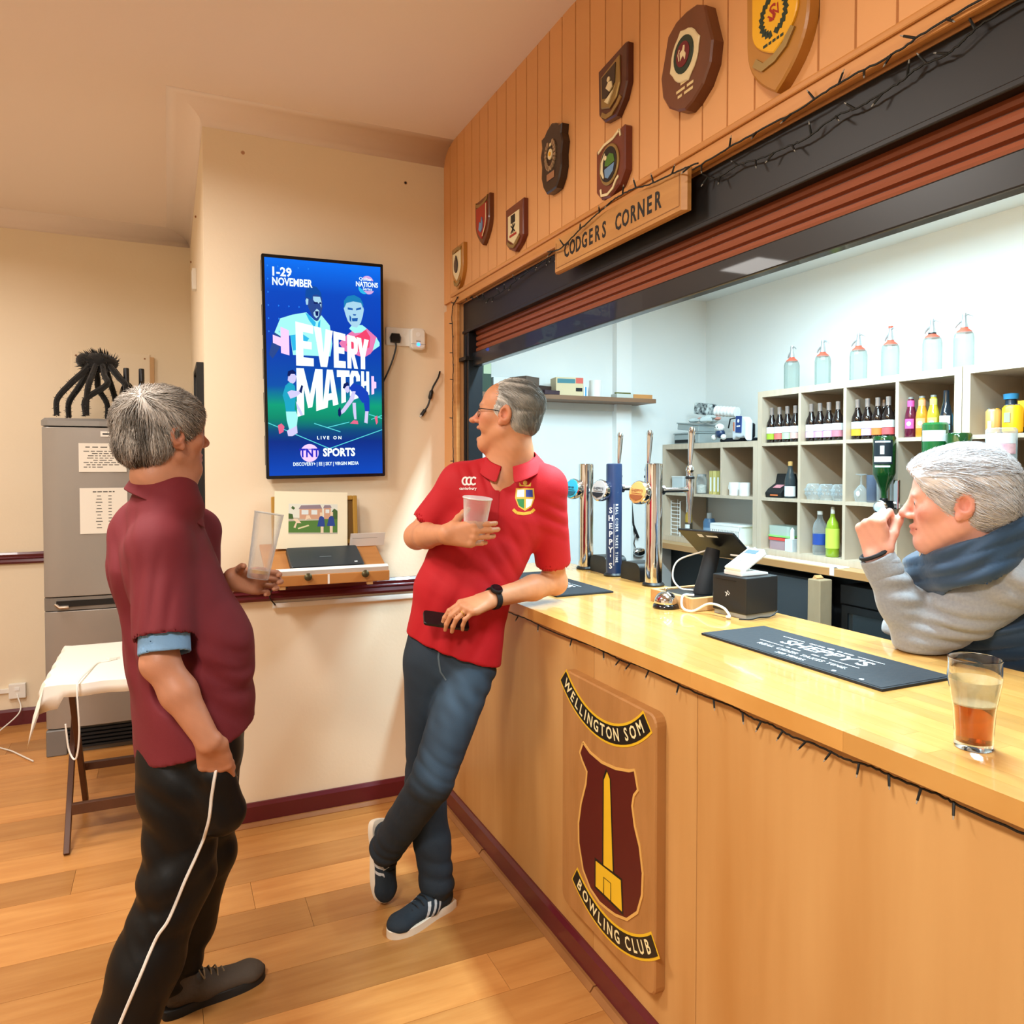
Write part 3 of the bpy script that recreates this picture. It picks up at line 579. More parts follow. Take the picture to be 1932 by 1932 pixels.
sc_ = MB(); sc_.M = tb.M; sc_.box(-.075, .075, -.115, .115, .009, .0095); sc_.build('screen', mat('till_screen', '22262C', .1), t_)
lg = MB(); lg.M = tb.M @ Matrix.Translation((-.06, 0, -.0006)) @ Matrix.Rotation(pi, 4, 'X') @ Matrix.Rotation(-pi/2, 4, 'Z'); lg.words(-.02, 0, .05, .010, .0004, 1).box(.02, .042, -.009, .009, 0, .0004); lg.build('logo', M_PRN, t_)
# receipt printer
pb = thing('receipt_printer', 'black cube receipt printer under the white card reader', 'printer', (1.775, 1.995, ZB), (0, 0, .10))
MB().box(-.075, .075, -.075, .075, .014, .135).build('body', mat('printer_black', '1A1B1D', .5), pb, bev=.004)
MB().box(-.070, .070, -.07, .07, 0, .014).build('foot', mat('clear_acrylic', '9FA3A2', .2), pb)
MB().box(-.0758, -.0752, -.03, .06, .118, .121).build('paper_slot', M_BLK, pb)
k = MB(); k.M = Matrix.Translation((-.0756, .005, .075)) @ Matrix(((0, 0, -1, 0), (-1, 0, 0, 0), (0, 1, 0, 0), (0, 0, 0, 1))); k.strip([(-.008, -.01), (.0, .01), (.009, .0)], .003, 0); k.strip([(-.012, .004), (.006, -.004)], .003, 0); k.build('logo', M_PRN, pb)
cd_ = thing('card_reader', 'white card reader on its white dock on top of the black printer', 'card reader', (1.775, 1.99, ZB+.1356), (0, 0, .05))
MB().prism([(-.06, 0), (.06, 0), (.06, .008), (.02, .014), (-.06, .016)], -.042, .042).build('dock', M_WHT, cd_, bev=.003).rotation_euler = (pi/2, 0, 0)
k = MB(); k.M = Matrix.Translation((-.005, 0, .045)) @ Matrix.Rotation(radians(-28), 4, 'Y'); k.box(-.062, .066, -.038, .038, -.012, .012); r_ = k.build('reader', M_WHT, cd_, bev=.006)
q = MB(); q.M = k.M; q.box(.028, .052, -.026, .026, .012, .0126); q.build('display', mat('reader_display', '5A6F80', .15), r_)
q = MB(); q.M = k.M; q.box(-.02, -.012, -.004, .004, .012, .0124); q.build('mark', mat('grey_print', '777777', .5), r_)
# white cables by the till
def cable(name, label, pts, r, m, cat='cable', n=8):
    P = bez(pts, n); o = thing(name, label, cat, P[0]); MB().tube([p-P[0] for p in P], r, 7).build('lead', m, o, smooth=True); return o
cable('charging_cable', 'white cable looping from the tablet till down to the plinth', [(1.80, 2.23, 1.29), (1.73, 2.30, 1.25), (1.71, 2.31, 1.19), (1.72, 2.28, 1.15), (1.76, 2.25, 1.1425)], .0032, M_WPL)
cable('charging_cable', 'white cable from the tablet till across to the card reader', [(1.82, 2.12, 1.285), (1.835, 2.08, 1.28), (1.83, 2.055, 1.25), (1.815, 2.02, 1.247)], .0032, M_WPL)
cable('charging_cable', 'thick white cable curling in front of the black printer', [(1.66, 2.12, 1.152), (1.625, 2.135, 1.15), (1.612, 2.12, 1.112), (1.625, 2.08, 1.106), (1.66, 2.04, 1.135), (1.672, 1.98, 1.13), (1.668, 1.945, 1.108), (1.662, 1.955, 1.106)], .0042, M_WPL)
cable('signal_cable', 'thin black cable lying at the foot of the black printer', [(1.68, 1.915, 1.104), (1.71, 1.895, 1.104), (1.75, 1.9, 1.106), (1.80, 1.905, 1.104), (1.84, 1.91, 1.118)], .0022, M_BLK)
# pint glass
pg = thing('pint_glass', 'part-drunk pint glass of amber ale on the near end of the bar', 'pint glass', (1.302, .874, ZB))
ro = [(.030, 0), (.0315, .004), (.0315, .03), (.034, .07), (.040, .105), (.0435, .125), (.0425, .14), (.0425, .156), (.0432, .160)]
ri = [(.041, .160), (.0402, .15), (.0405, .14), (.0415, .125), (.038, .105), (.032, .07), (.0292, .03), (.028, .012), (0, .010)]
M_BEERGL = mat('pint_glass_glass', 'FFFFFF', .02, trans=1, ior=1.45)
MB().lathe([(0, 0)]+ro+ri, 40).build('glass', M_BEERGL, pg, smooth=True)
MB().lathe([(0, .0105), (.0278, .0124), (.029, .03), (.0318, .07), (.0332, .078), (0, .078)], 40).build('ale', mat('amber_ale', 'CC6620', .05, trans=.85, ior=1.34), pg, smooth=True)
k = MB(); k.lathe([(.0334, .0785), (.0376, .105), (.0408, .121), (.0406, .123), (.037, .105), (.0328, .0785)], 40); k.build('froth_film', mat('froth', 'F0E2C0', .6, alpha=.55, var=('D8C08A', 60, (1, 1, 1), .8)), pg, smooth=True)
MB().lathe([(0, .0782), (.033, .0782), (.0335, .081), (0, .0806)], 32).build('froth', mat('froth_head', 'EFE0BC', .7), pg, smooth=True)
o = thing('menu_holder', 'black upright menu holder at the right edge beyond the pint glass', 'menu holder', (1.505, .70, ZB), (0, 0, .3))
MB().box(-.04, .04, -.03, .03, 0, .008).box(-.035, .035, -.005, .005, .008, .11).build('holder', M_BLKM, o, bev=.002)
# ---------------- behind the bar ----------------
M_KAL = mat('limed_oak_foil', 'D2C0AA', .45, var=('BFAA92', 5, (1, 8, .5), .7))
M_TGL = mat('pale_bottle_glass', '7E9A90', .05, alpha=.32, edge=1); M_CLR = mat('clear_tumbler_glass', 'C4CFD2', .04, alpha=.2, edge=1)
M_DKGL = mat('dark_bottle_glass', '1E1210', .08, coat=.5); M_GRGL = mat('green_bottle_glass', '14431C', .06, coat=.5, alpha=.92)
M_LBL = mat('white_label', 'E9EDEF', .5); M_GALV = mat('siphon_pewter', 'B9BEC0', .3, .6); M_CORAL = mat('coral_collar', 'DA5A44', .5)
XF = 3.45
def yx(px, X, py=900): return on_x(px, py, X).y
CELLS = [(3.43, 3.734), (3.097, 3.41), (2.764, 3.077), (2.44, 2.744), (2.056, 2.36), (1.72, 2.036), (4.459, 4.758), (4.131, 4.439), (3.812, 4.111)]
def yc(px, X, r=.037, cells=CELLS):
    """Y seen at pixel px, kept clear of the uprights of its cube"""
    y = yx(px, X)
    for lo, hi in cells:
        if lo-.03 <= y <= hi+.03: return min(max(y, lo+r+.002), hi-r-.002)
    return y
BAY = [(3.812, 4.758)]
def shelf_unit(label, ya, cols, pitch, zs, frame=.038, mid=.02, depth=.39, back=True):
    """ya = Y of the left end (far end); runs towards the viewer; zs = list of shelf-surface heights from bottom to top (last is the top)"""
    w = cols*pitch+frame; o = thing('shelf_unit', label, 'shelf unit', (XF, ya, zs[0]-frame))
    H = zs[-1]-zs[0]+frame
    MB().box(0, depth, -w, 0, H-frame, H).build('top_panel', M_KAL, o); MB().box(0, depth, -w, 0, 0, frame).build('bottom_panel', M_KAL, o)
    MB().box(0, depth, -frame, 0, frame, H-frame).build('side_panel', M_KAL, o); MB().box(0, depth, -w, -w+frame, frame, H-frame).build('side_panel', M_KAL, o)
    for z in zs[1:-1]: MB().box(.001, depth, -w+frame, -frame, z-zs[0]+frame-mid, z-zs[0]+frame).build('shelf', M_KAL, o)
    if back: MB().box(depth-.006, depth, -w+frame, -frame, frame, H-frame).build('back_panel', mat('shelf_back', 'A08C74', .6), o)
    return o, w
def dividers(o, w, cols, pitch, z0, z1, depth=.39):
    for k in range(1, cols): MB().box(.001, depth-.006, -(.019+pitch*k)-.01, -(.019+pitch*k)+.01, z0, z1).build('divider', M_KAL, o)
ZK0 = 1.037
k1, w1 = shelf_unit('tall pale oak cube shelf unit holding the cider bottles, under the soda siphons', 3.772, 4, .333, [1.075, 1.402, 1.748, 2.076])
for a, b in [(.038, .345), (.365, .691), (.711, 1.001)]: dividers(k1, w1, 4, .333, a, b)
k2, w2 = shelf_unit('pale oak cube shelf unit behind the white-haired man, with yellow tins', 2.398, 3, .333, [1.075, 1.402, 1.748, 2.076])
for a, b in [(.038, .345), (.365, .691), (.711, 1.001)]: dividers(k2, w2, 3, .333, a, b)
k3, w3 = shelf_unit('lower pale oak cube shelf unit in the bar corner with mugs and jars', 4.796, 3, .328, [1.075, 1.402, 1.765], back=False)
dividers(k3, w3, 3, .328, .365, .690)
MB().box(.384, .39, -w3+.038, -.038, .365, .690).build('back_panel', mat('shelf_back', 'A08C74', .6), k3)
S1, S2, S3 = 1.748, 1.402, 1.075     # shelf surfaces
E = .0006
# back counter and what is under it
bc = thing('back_counter', 'oak worktop of the back counter under the cube shelves', 'worktop', (3.595, 1.9, 0))
MB().box(-.262, .262, -3.2, 2.895, .994, 1.0365).build('worktop', mat('back_counter_oak', 'CBA77A', .35, var=('B58C58', 6, (6, .5, 1), .8)), bc, bev=.003)
MB().box(-.264, -.262, -3.2, 2.895, .994, 1.034).build('edge_strip', mat('back_counter_edge', 'B88550', .45), bc)
MB().box(-.06, .262, -3.2, 2.895, 0, .994).build('carcass', mat('counter_carcass', '101113', .6), bc)
for lab, ya, yb, gl in [('grey-doored bottle cooler under the back counter beside the wooden post', 3.85, 3.22, 0), ('black glass-fronted bottle cooler under the back counter', 3.02, 1.9, 1)]:
    o = thing('bottle_cooler', lab, 'cooler', (3.36, (ya+yb)/2, 0)); h = (ya-yb)/2
    MB().box(.02, .17, -h, h, .02, .95).build('body', M_BLKM, o)
    if gl:
        MB().box(0, .02, -h, h, .85, .95).build('header', M_BLK, o)
        for s in (-1, 1):
            f = MB(); a, b = (0, h) if s > 0 else (-h, 0); a += .008; b -= .008
            f.box(0, .018, a, b, .80, .84).box(0, .018, a, b, .1, .14).box(0, .018, a, a+.04, .14, .80).box(0, .018, b-.04, b, .14, .80); d = f.build('door', M_BLK, o)
            MB().box(.006, .010, a+.04, b-.04, .14, .80).build('pane', mat('dark_cooler_glass', '1C2226', .06, coat=.4), d)
    else:
        MB().box(0, .02, -h+.01, h-.01, .70, .94).build('door', mat('charcoal_panel', '34393E', .35), o); MB().box(0, .02, -h+.01, h-.01, .1, .68).build('door', mat('slate_panel', '56616A', .35), o)
        MB().box(-.008, 0, -h+.01, h-.01, .675, .692).build('handle', mat('grey_trim', '868E94', .3, .4), o)
po = thing('timber_post', 'rough sawn timber post propping the back counter', 'post', (3.285, 3.095, 0))
MB().box(-.045, .045, -.045, .045, 0, .975).build('post', mat('rough_timber', 'B39C7C', .8, var=('8D7656', 8, (1, 1, .2), .8), bump=(20, .2)), po, bev=.005)
br = MB(); br.M = Matrix.Translation((-.005, .03, .955)) @ Matrix.Rotation(.6, 4, 'X'); br.box(-.02, .03, -.012, .012, -.03, .04); br.build('wedge', M_PINE, po)
tr = thing('plastic_strip', 'long white plastic strip lying on the back counter edge', 'strip', (3.39, 3.3, 1.037))
MB().box(-.035, .035, -.28, .34, 0, .006).box(-.008, .0, -.25, .32, .006, .008).build('strip', M_WHT, tr); MB().box(-.0605, -.0592, -.26, -.23, -.04, .007).box(-.0605, -.03, -.26, -.23, .0064, .007).build('clip', M_WHT, tr)
# bottles ---------------------------------------------------------
def bottle(name, label, cat, loc, prof, m, labels=(), cap=None, group=None, n=20, capname='cap'):
    """labels: list of (name, z0, z1, radius, material, angle width or None)"""
    o = thing(name, label, cat, loc, (0, 0, 0), group)
    MB().lathe(prof, n).build('bottle', m, o, smooth=True)
    for nm, z0, z1, r, lm, aw in labels:
        b = MB()
        if aw is None: b.lathe([(r, z0), (r, z1)], n); b.f = b.f[:-2]; b.mi = b.mi[:-2]
        else:
            a0 = pi+.35-aw/2; K = 16
            for i in range(K+1): a = a0+aw*i/K; b.v += [(r*cos(a), r*sin(a), z0), (r*cos(a), r*sin(a), z1)]
            b.f = [(2*i, 2*i+2, 2*i+3, 2*i+1) for i in range(K)]; b.mi = [0]*K
        b.build(nm, lm, o, smooth=True)
    if cap: MB().lathe(cap[0], n).build(capname, cap[1], o, smooth=True)
    return o
CID = [(.031, 0), (.033, .004), (.033, .115), (.030, .135), (.017, .165), (.0135, .185), (.0125, .222), (.0, .222)]
def row_y(k, r=.034, step=.0660): return CELLS[k//10][1]-r-step*(k % 10)
M_FOIL = mat('foil_neck', 'A89A94', .3, .5)
def cider(px, X, z, col, cname, label, s=1.0):
    y = row_y(px); m = mat('label_'+cname.replace(' ', '_'), col, .5)
    o = bottle('cider_bottle', label, 'bottle', (X, y, z+E), CID, M_DKGL, [('brand_label', .062, .103, .0334, M_LBL, 3.4), ('flavour_label', .022, .060, .0333, m, 3.4)],
           ([(.0135, .186), (.0130, .224), (.0136, .226), (.0136, .234), (0, .236)], M_FOIL), 'dark cider bottles on the top shelf'); o.scale = (s*.95,)*3; return o
for px, X, col, cn, lb in [
  (0, 3.50, '9DBB32', 'lime', 'dark cider bottle with a lime green label, first in the leftmost cube'.replace('leftmost', 'first')),
  (1, 3.50, 'E8706A', 'coral', 'dark cider bottle with a coral label between the lime and mint labels'),
  (2, 3.50, 'B4DCA8', 'mint', 'dark cider bottle with a mint green label in the first cube'),
  (3, 3.50, 'D8B0A8', 'blush', 'dark cider bottle with a blush label half hidden by the first divider'),
  (10, 3.50, 'E0BCE0', 'lilac', 'dark cider bottle with a lilac label, first in the second cube'),
  (11, 3.50, 'DDA8D2', 'orchid', 'dark cider bottle with an orchid pink label, second in the second cube'),
  (12, 3.50, 'E6B2DA', 'pink', 'dark cider bottle with a wide pink label, third in the second cube'),
  (13, 3.50, 'CC8090', 'rose', 'dark cider bottle with a rose label at the end of the second cube'),
  (20, 3.50, 'EBB02E', 'amber', 'dark cider bottle with an amber yellow label, first in the third cube'),
  (21, 3.50, 'D6B0DE', 'violet', 'dark cider bottle with a pale violet label in the third cube'),
  (22, 3.50, 'F07C3A', 'orange', 'dark cider bottle with an orange label in the third cube'),
  (23, 3.50, 'E25A5E', 'red', 'dark cider bottle with a red label at the end of the third cube')]:
    cider(px, X, S1, col, cn, lb)
for px, cn, lb in [(20, 'white', 'unlabelled dark bottle behind the amber and violet cider bottles'), (21, 'white', 'unlabelled dark bottle behind the orange cider bottle'), (22, 'white', 'unlabelled dark bottle behind the red cider bottle')]:
    bottle('cider_bottle', lb, 'bottle', (3.66, row_y(px, .074, .09), S1+E), CID, M_DKGL, (), ([(.0135, .186), (.0130, .224), (0, .236)], M_FOIL), 'dark cider bottles on the top shelf')
ALC = [(.027, 0), (.029, .004), (.029, .1), (.026, .125), (.0155, .165), (.0135, .20), (0, .20)]
for px, gc, lc, lb in [(30, '5A1630', 'E05AA0', 'dark berry fruit cider bottle with a bright pink label'), (31, 'D08A2C', 'F0A070', 'orange fruit cider bottle with a peach label'), (32, 'C8AE30', 'E4DC70', 'yellow fruit cider bottle with a lemon label')]:
    g = mat('glass_'+lc, gc, .1, coat=.5); l = mat('neck_'+lc, lc, .45)
    o = bottle('fruit_cider_bottle', lb, 'bottle', (3.50, row_y(px, .033, .0635), S1+E), ALC, g, [('front_label', .045, .095, .0293, l, 1.6), ('neck_label', .150, .190, .0172, l, None)], ([(.0138, .198), (.0138, .208), (0, .210)], mat('grey_cap', '9A9C98', .35, .5)), 'fruit cider bottles in the fourth cube')
    MB().lathe([(.011, 0), (.007, .0004)], 14).build('badge', M_LBL, o).matrix_local = Matrix.Translation((-.0293*cos(.35), -.0293*sin(.35), .07)) @ Matrix.Rotation(.35, 4, 'Z') @ Matrix.Rotation(-pi/2, 4, 'Y')
bottle('lager_bottle', 'dark blue lager bottle with a silver round label beside the fruit ciders', 'bottle', (3.50, row_y(33, .034, .0645), S1+E), [(.027, 0), (.03, .004), (.03, .1), (.026, .12), (.014, .17), (.0125, .225), (0, .225)], mat('navy_glass', '17222C', .1, coat=.5), [('front_label', .06, .1, .0304, M_LBL, 1.8), ('lower_label', .03, .055, .0304, mat('pale_blue', '8FC4DA', .4), 1.8)])
bottle('tonic_bottle', 'clear bottle with turquoise cap and label at the end of the fourth cube', 'bottle', (3.585, row_y(34, .034, .0585), S1+E), [(.028, 0), (.03, .004), (.03, .12), (.016, .165), (.014, .21), (0, .21)], M_CLR, [('front_label', .05, .12, .0304, mat('turquoise_label', '55B8DC', .4), 2.4)], ([(.02, .19), (.021, .23), (0, .235)], mat('turquoise_cap', '4FB4E0', .4)))
CAN = [(.026, 0), (.033, .008), (.033, .105), (.026, .115), (0, .114)]
for px, X, m, lb in [(2.318, 3.57, mat('gold_can', 'B98B3C', .3, .5), 'small bronze drinks can on the yellow-tin shelf'), (2.270, 3.485, mat('cream_gold_can', 'C9A260', .3, .3), 'bronze and cream can in front of the bronze can')]:
    o = thing('drinks_can', lb, 'can', (X, px, S1+E)); MB().lathe(CAN, 18).build('can', m, o, smooth=True)
    MB().lathe([(.026, .115), (.0265, .118), (.024, .116)], 18).build('rim', M_STEEL, o, smooth=True); MB().box(-.0338, -.033, -.012, .006, .02, .06).build('print', P_CREAM, o)
o = thing('drinks_can', 'large yellow can with a faded picture on the shelf', 'can', (3.49, 2.186, S1+E)); o.scale = (1.25, 1.25, 1.1)
MB().lathe(CAN, 20).build('can', mat('yellow_can', 'F2B414', .35), o, smooth=True); MB().lathe([(.026, .115), (.0265, .118), (.024, .116)], 18).build('rim', M_STEEL, o, smooth=True); MB().box(-.0345, -.0325, -.012, .01, .045, .085).build('print', mat('faded_print', '9A9A86', .5), o)
bottle('spirit_bottle', 'blue-capped dark bottle behind the tall yellow carton', 'bottle', (3.60, yc(1905, 3.6), S1+E), [(.032, 0), (.034, .004), (.034, .10), (.024, .13), (.022, .175), (0, .175)], mat('blue_black', '26384C', .2), [('front_label', .04, .08, .0344, M_LBL, 1.6)], ([(.03, .165), (.032, .19), (0, .195)], mat('blue_cap', '3E9AD8', .3)))
o = thing('snack_carton', 'tall yellow carton with a dark base at the frame edge of the shelf', 'carton', (3.575, yc(1925, 3.5, .042), S1+E)); MB().box(-.035, .035, -.04, .04, 0, .03).build('base', M_BLKM, o); MB().box(-.036, .036, -.041, .041, .03, .15).build('carton', mat('yellow_carton', 'EDB51E', .5), o); MB().lathe([(.02, .15), (.02, .17), (0, .172)], 14).build('cap', M_WHT, o, smooth=True)
# soda siphons on top
SI = None
for i, (px, col, lb) in enumerate([(1492, 1, 'soda siphon nearest the bar corner, smallest looking of the row'), (1550, 1, 'soda siphon second from the bar corner'), (1617, 1, 'soda siphon third from the bar corner, over the second cube'), (1677, 2, 'soda siphon with a coral red top cap'), (1755, 3, 'soda siphon with a dark band above its coral collar'), (1815, 1, 'soda siphon at the near end of the row, over the unit join')]):
    X = 3.56; o = thing('soda_siphon', 'old glass '+lb, 'siphon', (X, yx(px, X), 2.0766), (0, 0, .2*(i % 3-1)), 'glass soda siphons on top of the shelves')
    MB().lathe([(.040, 0), (.046, .008), (.0465, .150), (.042, .172), (.030, .186), (.018, .192), (0, .192)], 12).build('glass', M_TGL, o)
    MB().lathe([(.036, .176), (.034, .184), (.019, .196), (.016, .204), (.0, .204)], 18).build('collar', M_CORAL, o, smooth=True)
    if col == 3: MB().lathe([(.019, .197), (.019, .204), (.017, .205)], 18).build('band', M_BLK, o, smooth=True)
    MB().lathe([(.018, .203), (.016, .215), (.012, .235), (.010, .258), (.011, .262), (.009, .274), (0, .276)], 16).build('head', M_GALV, o, smooth=True)
    if col == 2: MB().lathe([(.012, .268), (.012, .280), (0, .282)], 14).build('cap', M_CORAL, o, smooth=True)
    MB().tube([(0, .008, .236), (0, .02, .232), (0, .036, .218), (0, .042, .205)], [.006, .006, .005, .004], 8).build('spout', M_GALV, o, smooth=True)
    MB().tube([(0, 0, .262), (0, -.018, .266), (0, -.034, .258), (0, -.044, .25)], [.005, .005, .004, .003], 8).build('lever', M_GALV, o, smooth=True)
# second row
o = thing('gift_bag', 'black box with an orange label slumped in the cube below the cider bottles', 'bag', (3.53, yc(1470, 3.53, .078), S2+E))
MB().prism([(-.05, 0), (.09, 0), (.09, .10), (.075, .15), (.045, .15), (.03, .09), (-.03, .055), (-.055, .03)], -.075, .06).build('bag', M_BLKM, o, bev=.004).rotation_euler = (pi/2, 0, 0)
k = MB(); k.M = Matrix.Translation((-.0535, 0, .012)) @ Matrix.Rotation(radians(20), 4, 'Y'); k.box(-.002, 0, -.035, .03, 0, .024); k.build('front_label', mat('orange_label', 'E8743C', .5), o)
k = MB(); k.M = Matrix.Translation((-.028, .0, .060)) @ Matrix.Rotation(radians(62), 4, 'Y'); k.box(-.002, 0, -.03, .035, -.0, .04); k.build('picture', mat('pink_print', 'C8848C', .5), o)
bottle('wine_bottle', 'clear corked bottle with a white label beside the black box', 'bottle', (3.50, yc(1491, 3.5), S2+E), [(.031, 0), (.033, .004), (.033, .11), (.028, .135), (.015, .175), (.012, .205), (0, .205)], mat('smoky_glass', '3A4448', .05, alpha=.75), [('front_label', .012, .075, .0335, M_LBL, 3.2)], ([(.014, .2), (.0145, .226), (0, .228)], mat('cork', 'C79A58', .7)), capname='cork')
def tumbler(name, label, cat, px, X, z, prof, group=None, m=None, y=None):
    o = thing(name, label, cat, (X, yc(px, X, max(p[0] for p in prof)) if y is None else y, z+E), (0, 0, 0), group); MB().lathe(prof, 16).build('bowl', m or M_CLR, o, smooth=True); return o
TUM = [(.034, 0), (.036, .004), (.046, .03), (.046, .06), (.036, .09), (.03, .094), (0, .094)]
for px, X, lb in [(10, 3.5, 'dimpled glass tankard first in the cube below the lilac label'), (11, 3.5, 'dimpled glass tankard in the middle of its cube'), (12, 3.5, 'dimpled glass tankard next to the divider'), (13, 3.64, 'dimpled glass tankard at the back of its cube')]:
    o = tumbler('glass_tankard', lb, 'glass', None, X, S2, TUM, 'upturned glass tankards in the second row', y=CELLS[1][1]-.055-[0, .098, .196, .147][px-10])
    q = MB()
    for j in range(2):
        for k in range(9): a = 2*pi*k/9+j*.35; q.ball((.046*cos(a), .046*sin(a), .035+.022*j), (.006, .006, .008), 6, 4)
    q.build('dimples', M_CLR, o, smooth=True)['kind'] = 'stuff'
o = tumbler('brandy_glass', 'upturned stemmed glass with a crest, in the third cube of the second row', 'glass', 1625, 3.5, S2, [(.03, 0), (.038, .03), (.036, .06), (.012, .09), (.005, .095), (.004, .145), (.03, .152), (.03, .155), (0, .155)])
MB().ball((-.036, -.01, .045), (.003, .014, .016), 10, 6).build('crest', M_LBL, o, smooth=True)
for px, X, lb in [(0, 3.50, 'dark blue tinted highball glass between the stemmed and tall glasses'), (1, 3.5, 'tall clear highball glass beside the inverted green bottle'), (2, 3.52, 'tall clear highball glass behind the inverted green bottle')]:
    tumbler('highball_glass', lb, 'glass', px, X, S2, [(.026, 0), (.028, .003), (.03, .15), (.028, .15), (.025, .01), (0, .01)], y=CELLS[2][1]-.135-.066*px, m=mat('blue_tint_glass', '6A7C98', .05, alpha=.4) if px == 0 else None)
# third row
o = thing('chopping_board', 'yellow plastic board on edge in the bottom cube', 'board', (3.60, yc(1433.5, 3.5, .008), S3+E)); MB().prism(rnd(-.13, .1, 0, .21, .02), -.005, .005).build('board', mat('yellow_plastic', 'EDE02A', .4), o).rotation_euler = (pi/2, 0, 0)
o = thing('food_tub', 'clear food tub with a green rim stacked on the red-lidded tub', 'tub', (3.57, yc(1470, 3.52, .095), S3+.078)); MB().prism(rnd(-.07, .07, -.09, .09, .02), 0, .07).build('tub', mat('milky_plastic', 'C3D2C8', .3, alpha=.75), o); MB().prism(rnd(-.073, .073, -.093, .093, .02), 0, .012).build('lid', mat('green_lid', '8FD878', .4), o)
o = thing('food_tub', 'plastic food tub with a red lid in the bottom cube', 'tub', (3.55, yc(1470, 3.52, .095), S3+E)); MB().prism(rnd(-.06, .06, -.075, .075, .02), 0, .058).build('tub', mat('pinkish_plastic', 'B79AA0', .3, alpha=.85), o); MB().prism(rnd(-.064, .064, -.08, .08, .02), .058, .074).build('lid', mat('red_lid', 'E0443A', .35), o)
o = thing('cutlery_holder', 'white plastic cutlery holder beside the stacked tubs', 'holder', (3.50, yc(1496, 3.5), S3+E)); MB().prism(rnd(-.035, .035, -.03, .03, .008), 0, .075).build('pot', mat('frosted_plastic', 'D2DADC', .35), o); MB().prism([(-.016, 0), (.016, 0), (.012, .13), (0, .145), (-.012, .13)], -.004, .004).build('handle', M_WHT, o).rotation_euler = (pi/2, 0, pi/2)
bottle('water_bottle', 'clear plastic water bottle with a blue label in the bottom row', 'bottle', (3.52, yc(1548, 3.52, .043), S3+E), [(.036, 0), (.041, .01), (.041, .05), (.038, .06), (.041, .07), (.041, .15), (.035, .185), (.016, .215), (.014, .24), (0, .24)], M_CLR, [('front_label', .06, .125, .0415, mat('blue_label', '2A4A9C', .4), None)], ([(.0155, .238), (.0155, .258), (0, .26)], M_WHT))
bottle('squash_bottle', 'lime green squash bottle with a white cap in the bottom row', 'bottle', (3.50, yc(1572, 3.5, .04), S3+E), [(.034, 0), (.038, .008), (.036, .06), (.038, .10), (.038, .16), (.03, .2), (.014, .23), (.013, .25), (0, .25)], mat('lime_squash', '8FA828', .15, coat=.4), [('front_label', .05, .165, .0385, mat('lime_label', 'C6DC54', .45), 3.6)], ([(.012, .249), (.010, .285), (.006, .29), (0, .29)], M_WHT))
# lower unit contents
o = thing('plastic_tub', 'white oblong plastic tub in the corner shelf unit', 'tub', (3.54, yc(1282, 3.5, .08), S2+E)); MB().prism(rnd(-.06, .06, -.075, .075, .015), 0, .115).build('tub', mat('white_tub', 'C6CFD2', .4), o); MB().prism(rnd(-.063, .063, -.078, .078, .015), .115, .122).build('lid', M_WHT, o)
for px, X, lb in [(1303, 3.5, 'glass jar of white sweets beside the white tub'), (1324, 3.5, 'glass jar of white sweets behind the beer tap nozzle'), (1336, 3.62,'glass jar of white sweets beside the cartons')]:
    o = tumbler('storage_jar', lb, 'jar', px, X, S2, [(.034, 0), (.038, .006), (.038, .10), (.03, .12), (.03, .125), (0, .125)]); MB().lathe([(.032, .124), (.032, .14), (0, .142)], 16).build('lid', M_GALV, o, smooth=True); MB().lathe([(0, .004), (.034, .006), (.034, .06), (0, .068)], 14).build('sweets', mat('white_sweets', 'D8D6CC', .7, bump=(80, .8)), o, smooth=True)
for i, (px, c) in enumerate([(1343, 'C2B26A'), (1350, 'D8C97E'), (1357, 'B2A75C')]):
    o = thing('tea_carton', ['dull yellow', 'pale yellow', 'olive yellow'][i]+' upright carton in the corner shelf unit', 'carton', (3.55, yc(px, 3.5, .018), S2+E)); MB().box(-.06, .06, -.016, .016, 0, .165).build('carton', mat('carton_'+c, c, .6), o); MB().box(-.0605, -.06, -.008, .008, .02, .12).build('spine_print', M_LBL, o)
for px, lb in [(1386, 'plain white mug nearest the yellow cartons'), (1405, 'white mug with a small dark crescent mark')]:
    o = thing('mug', lb, 'mug', (3.5, yc(px, 3.5), S2+E)); MB().lathe([(.034, 0), (.036, .004), (.037, .088), (.034, .088), (.032, .008), (0, .008)], 22).build('body', M_WHT, o, smooth=True)
    MB().tube([(0, .036, .072), (0, .056, .068), (0, .058, .045), (0, .036, .022)], .005, 8).build('handle', M_WHT, o, smooth=True)
    if px == 1404: MB().strip([(-.006, .012), (-.012, 0), (-.006, -.012)], .004, 0).build('mark', M_NAVYM, o).matrix_local = Matrix.Translation((-.0366, -.008, .045)) @ Matrix(((0, 0, -1, 0), (-1, 0, 0, 0), (0, 1, 0, 0), (0, 0, 0, 1)))
for px, lb in [(1398, 'black-lidded dark jar behind the plain mug'), (1409, 'black-lidded dark jar behind the crescent mug')]:
    o = tumbler('coffee_jar', lb, 'jar', px, 3.66, S2, y=3.97 if px < 1400 else 3.89, prof= [(.033, 0), (.035, .004), (.035, .12), (.03, .135), (0, .135)], m=mat('smoked_jar', '2C3034', .15)); MB().lathe([(.034, .135), (.034, .155), (0, .157)], 16).build('lid', M_BLK, o, smooth=True)
ZBC = 1.0756
o = thing('dish_rack', 'white wire plate rack standing on end in the corner bay', 'rack', (3.50, yc(1270, 3.5, .06, BAY), ZBC)); 
for yy in (-.055, .055): MB().tube([(0, yy, 0), (0, yy, .26), (.06, yy, .27), (.06, yy, 0)], .004, 6).build('frame', M_WHT, o, smooth=True)
